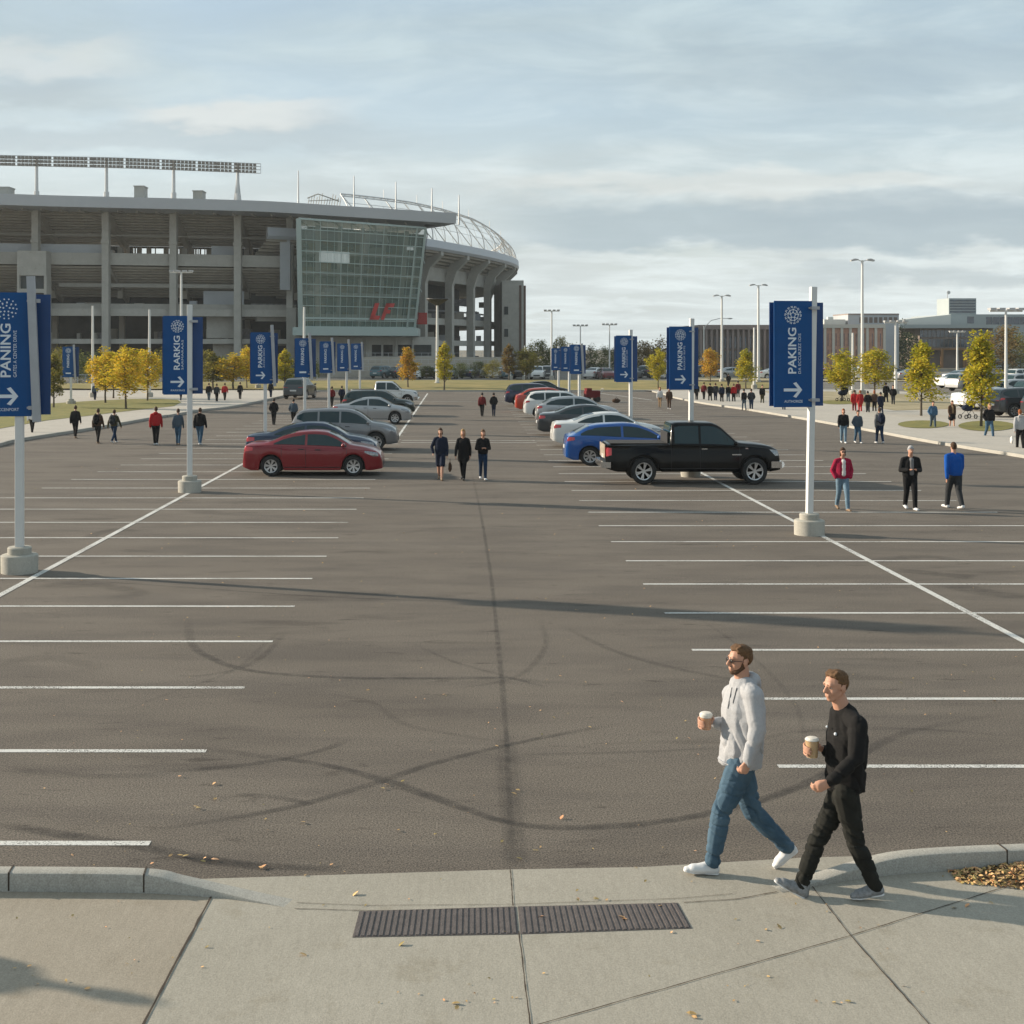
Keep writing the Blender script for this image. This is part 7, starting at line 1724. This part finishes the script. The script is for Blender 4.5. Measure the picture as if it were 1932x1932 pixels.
def cup(label, c, r, h, beer, top, rim=False):
    T = thing('beer_cup', label, 'cup', c - Vector((0, 0, h / 2)), group="beers carried by the two men")
    mb = MB(); mb.lathe([(r * .80, 0), (r * .84, .004), (r, h), (r * .97, h)], 28, cap=False); mb.lathe([(.001, .0), (r * .80, 0)], 28, cap=False); mb.build('cup', m_plastic, T, smooth=True)
    mb = MB(); mb.lathe([(r * .76, .004), (r * .95, h - top - .004)], 28); mb.build('beer', beer, T, smooth=True, ang=40)
    mb = MB(); mb.lathe([(r * .95, h - top - .002), (r * .965, h - .010), (r * .7, h + .004), (.001, h + .008)], 28, cap=False); mb.build('foam', m_foam, T, smooth=True)
    return T
fA = Vector((-.93, -.37, 0)).normalized()
JA = dict(foot=(1393, 0, 0), head=(1395, 1245.5, 0), neck=(1399, 1285, 0), chest=(1403, 1332, 0), belly=(1401, 1388, 0), pelvis=(1395, 1440, 0),
    shn=(1421, 1313, -.175), eln=(1430, 1374, -.25), wrn=(1412, 1437, -.30), hdn=(1404.5, 1455, -.30), shf=(1381, 1311, .175), elf=(1384, 1371, .22), wrf=(1350, 1364, .14), cup=(1332, 1360.5, .03),
    hipn=(1398, 1452, -.085), knn=(1361, 1531, -.08), ann=(1345, 1622, -.06), heeln=(1354, 1649.5, -.05), toen=(1289, 1645, -.05),
    hipf=(1394, 1452, .085), knf=(1420, 1531, .06), anf=(1481, 1594, .07), heelf=(1504, 1606, .08), toef=(1462, 1640, .07))
man("bearded man in sunglasses, pale grey hoodie and blue jeans carrying a beer", 10.5, JA, fA, m_hood, m_jean, m_hair['light'], True,
    dict(curl=(.9, 1.0, .7), across=Vector((.25, -.9, .2)) * -1 if False else Vector((-.9, -.3, 0)), fcurl=Vector((.2, 1, 0)), cr=.052, gz=0, hem=1440, hemz=-.08, hood=True, gname='hoodie', seed=3.3, loose=1.17, shoe=(m_shoe['white'], m_shoe['white']), legw=1.16, fh=Vector((-.97, -.24, 0)).normalized(), nod=0))
cup("beer in a clear cup held by the bearded man in the grey hoodie", P(*JA['cup'][:2], 10.5 + JA['cup'][2]), .054, .135, m_beer, .030)
fB = Vector((-.90, -.43, 0)).normalized()
JB = dict(foot=(1585, 0, 0), head=(1576, 1295, 0), neck=(1589, 1336, 0), chest=(1599, 1388, 0), belly=(1596, 1440, 0), pelvis=(1591, 1490, 0),
    shn=(1619, 1368, -.18), eln=(1615, 1431, -.25), wrn=(1565, 1477, -.32), hdn=(1547, 1486, -.33), shf=(1581, 1366, .17), elf=(1588, 1424, .2), wrf=(1556, 1415, .14), cup=(1532, 1410.5, .02),
    hipn=(1596, 1502, -.08), knn=(1614, 1588, -.06), ann=(1650, 1668, -.05), heeln=(1666, 1688, -.05), toen=(1605, 1697.5, -.04),
    hipf=(1588, 1502, .08), knf=(1542, 1585, .05), anf=(1513, 1666, .04), heelf=(1517, 1696, .03), toef=(1459, 1664, .03))
man("clean shaven man in a black long sleeved top and black jeans carrying a beer", 10.0, JB, fB, m_tee, m_bjean, m_hair['light'], False,
    dict(curl=(.55, .8, .6), across=Vector((.3, 0, .95)), fcurl=Vector((0, 1, -.3)), cr=.052, gz=0, hem=1487, hemz=-.08, gname='long_sleeved_top', seed=8.1, loose=1.0, shoe=(m_shoe['grey'], m_shoe['white']), legw=1.02, badges=[(1576.5, 1385, .013), (1560, 1371, .009)], fh=Vector((-.92, -.39, 0)).normalized(), nod=3))
cup("beer in a clear cup held by the man in the black top", P(*JB['cup'][:2], 10.0 + JB['cup'][2]), .055, .150, m_ale, .014)
# ---------------------------------------------------------------- thin autumn haze
HZ = MB(); HZ.b2(-420, 420, -60, 560, -1.2, 60)
m_haze = bpy.data.materials.new("haze_air"); m_haze.use_nodes = True; t = m_haze.node_tree
t.nodes.remove(t.nodes['Principled BSDF']); pv = t.nodes.new('ShaderNodeVolumePrincipled'); pv.inputs['Color'].default_value = (.80, .85, .88, 1); pv.inputs['Density'].default_value = .0002; pv.inputs['Anisotropy'].default_value = .2
t.links.new(pv.outputs[0], t.nodes['Material Output'].inputs['Volume'])
hz = HZ.build('haze', m_haze); hz['kind'] = 'stuff'; hz['label'] = 'thin pale autumn haze over the whole lot and stadium'
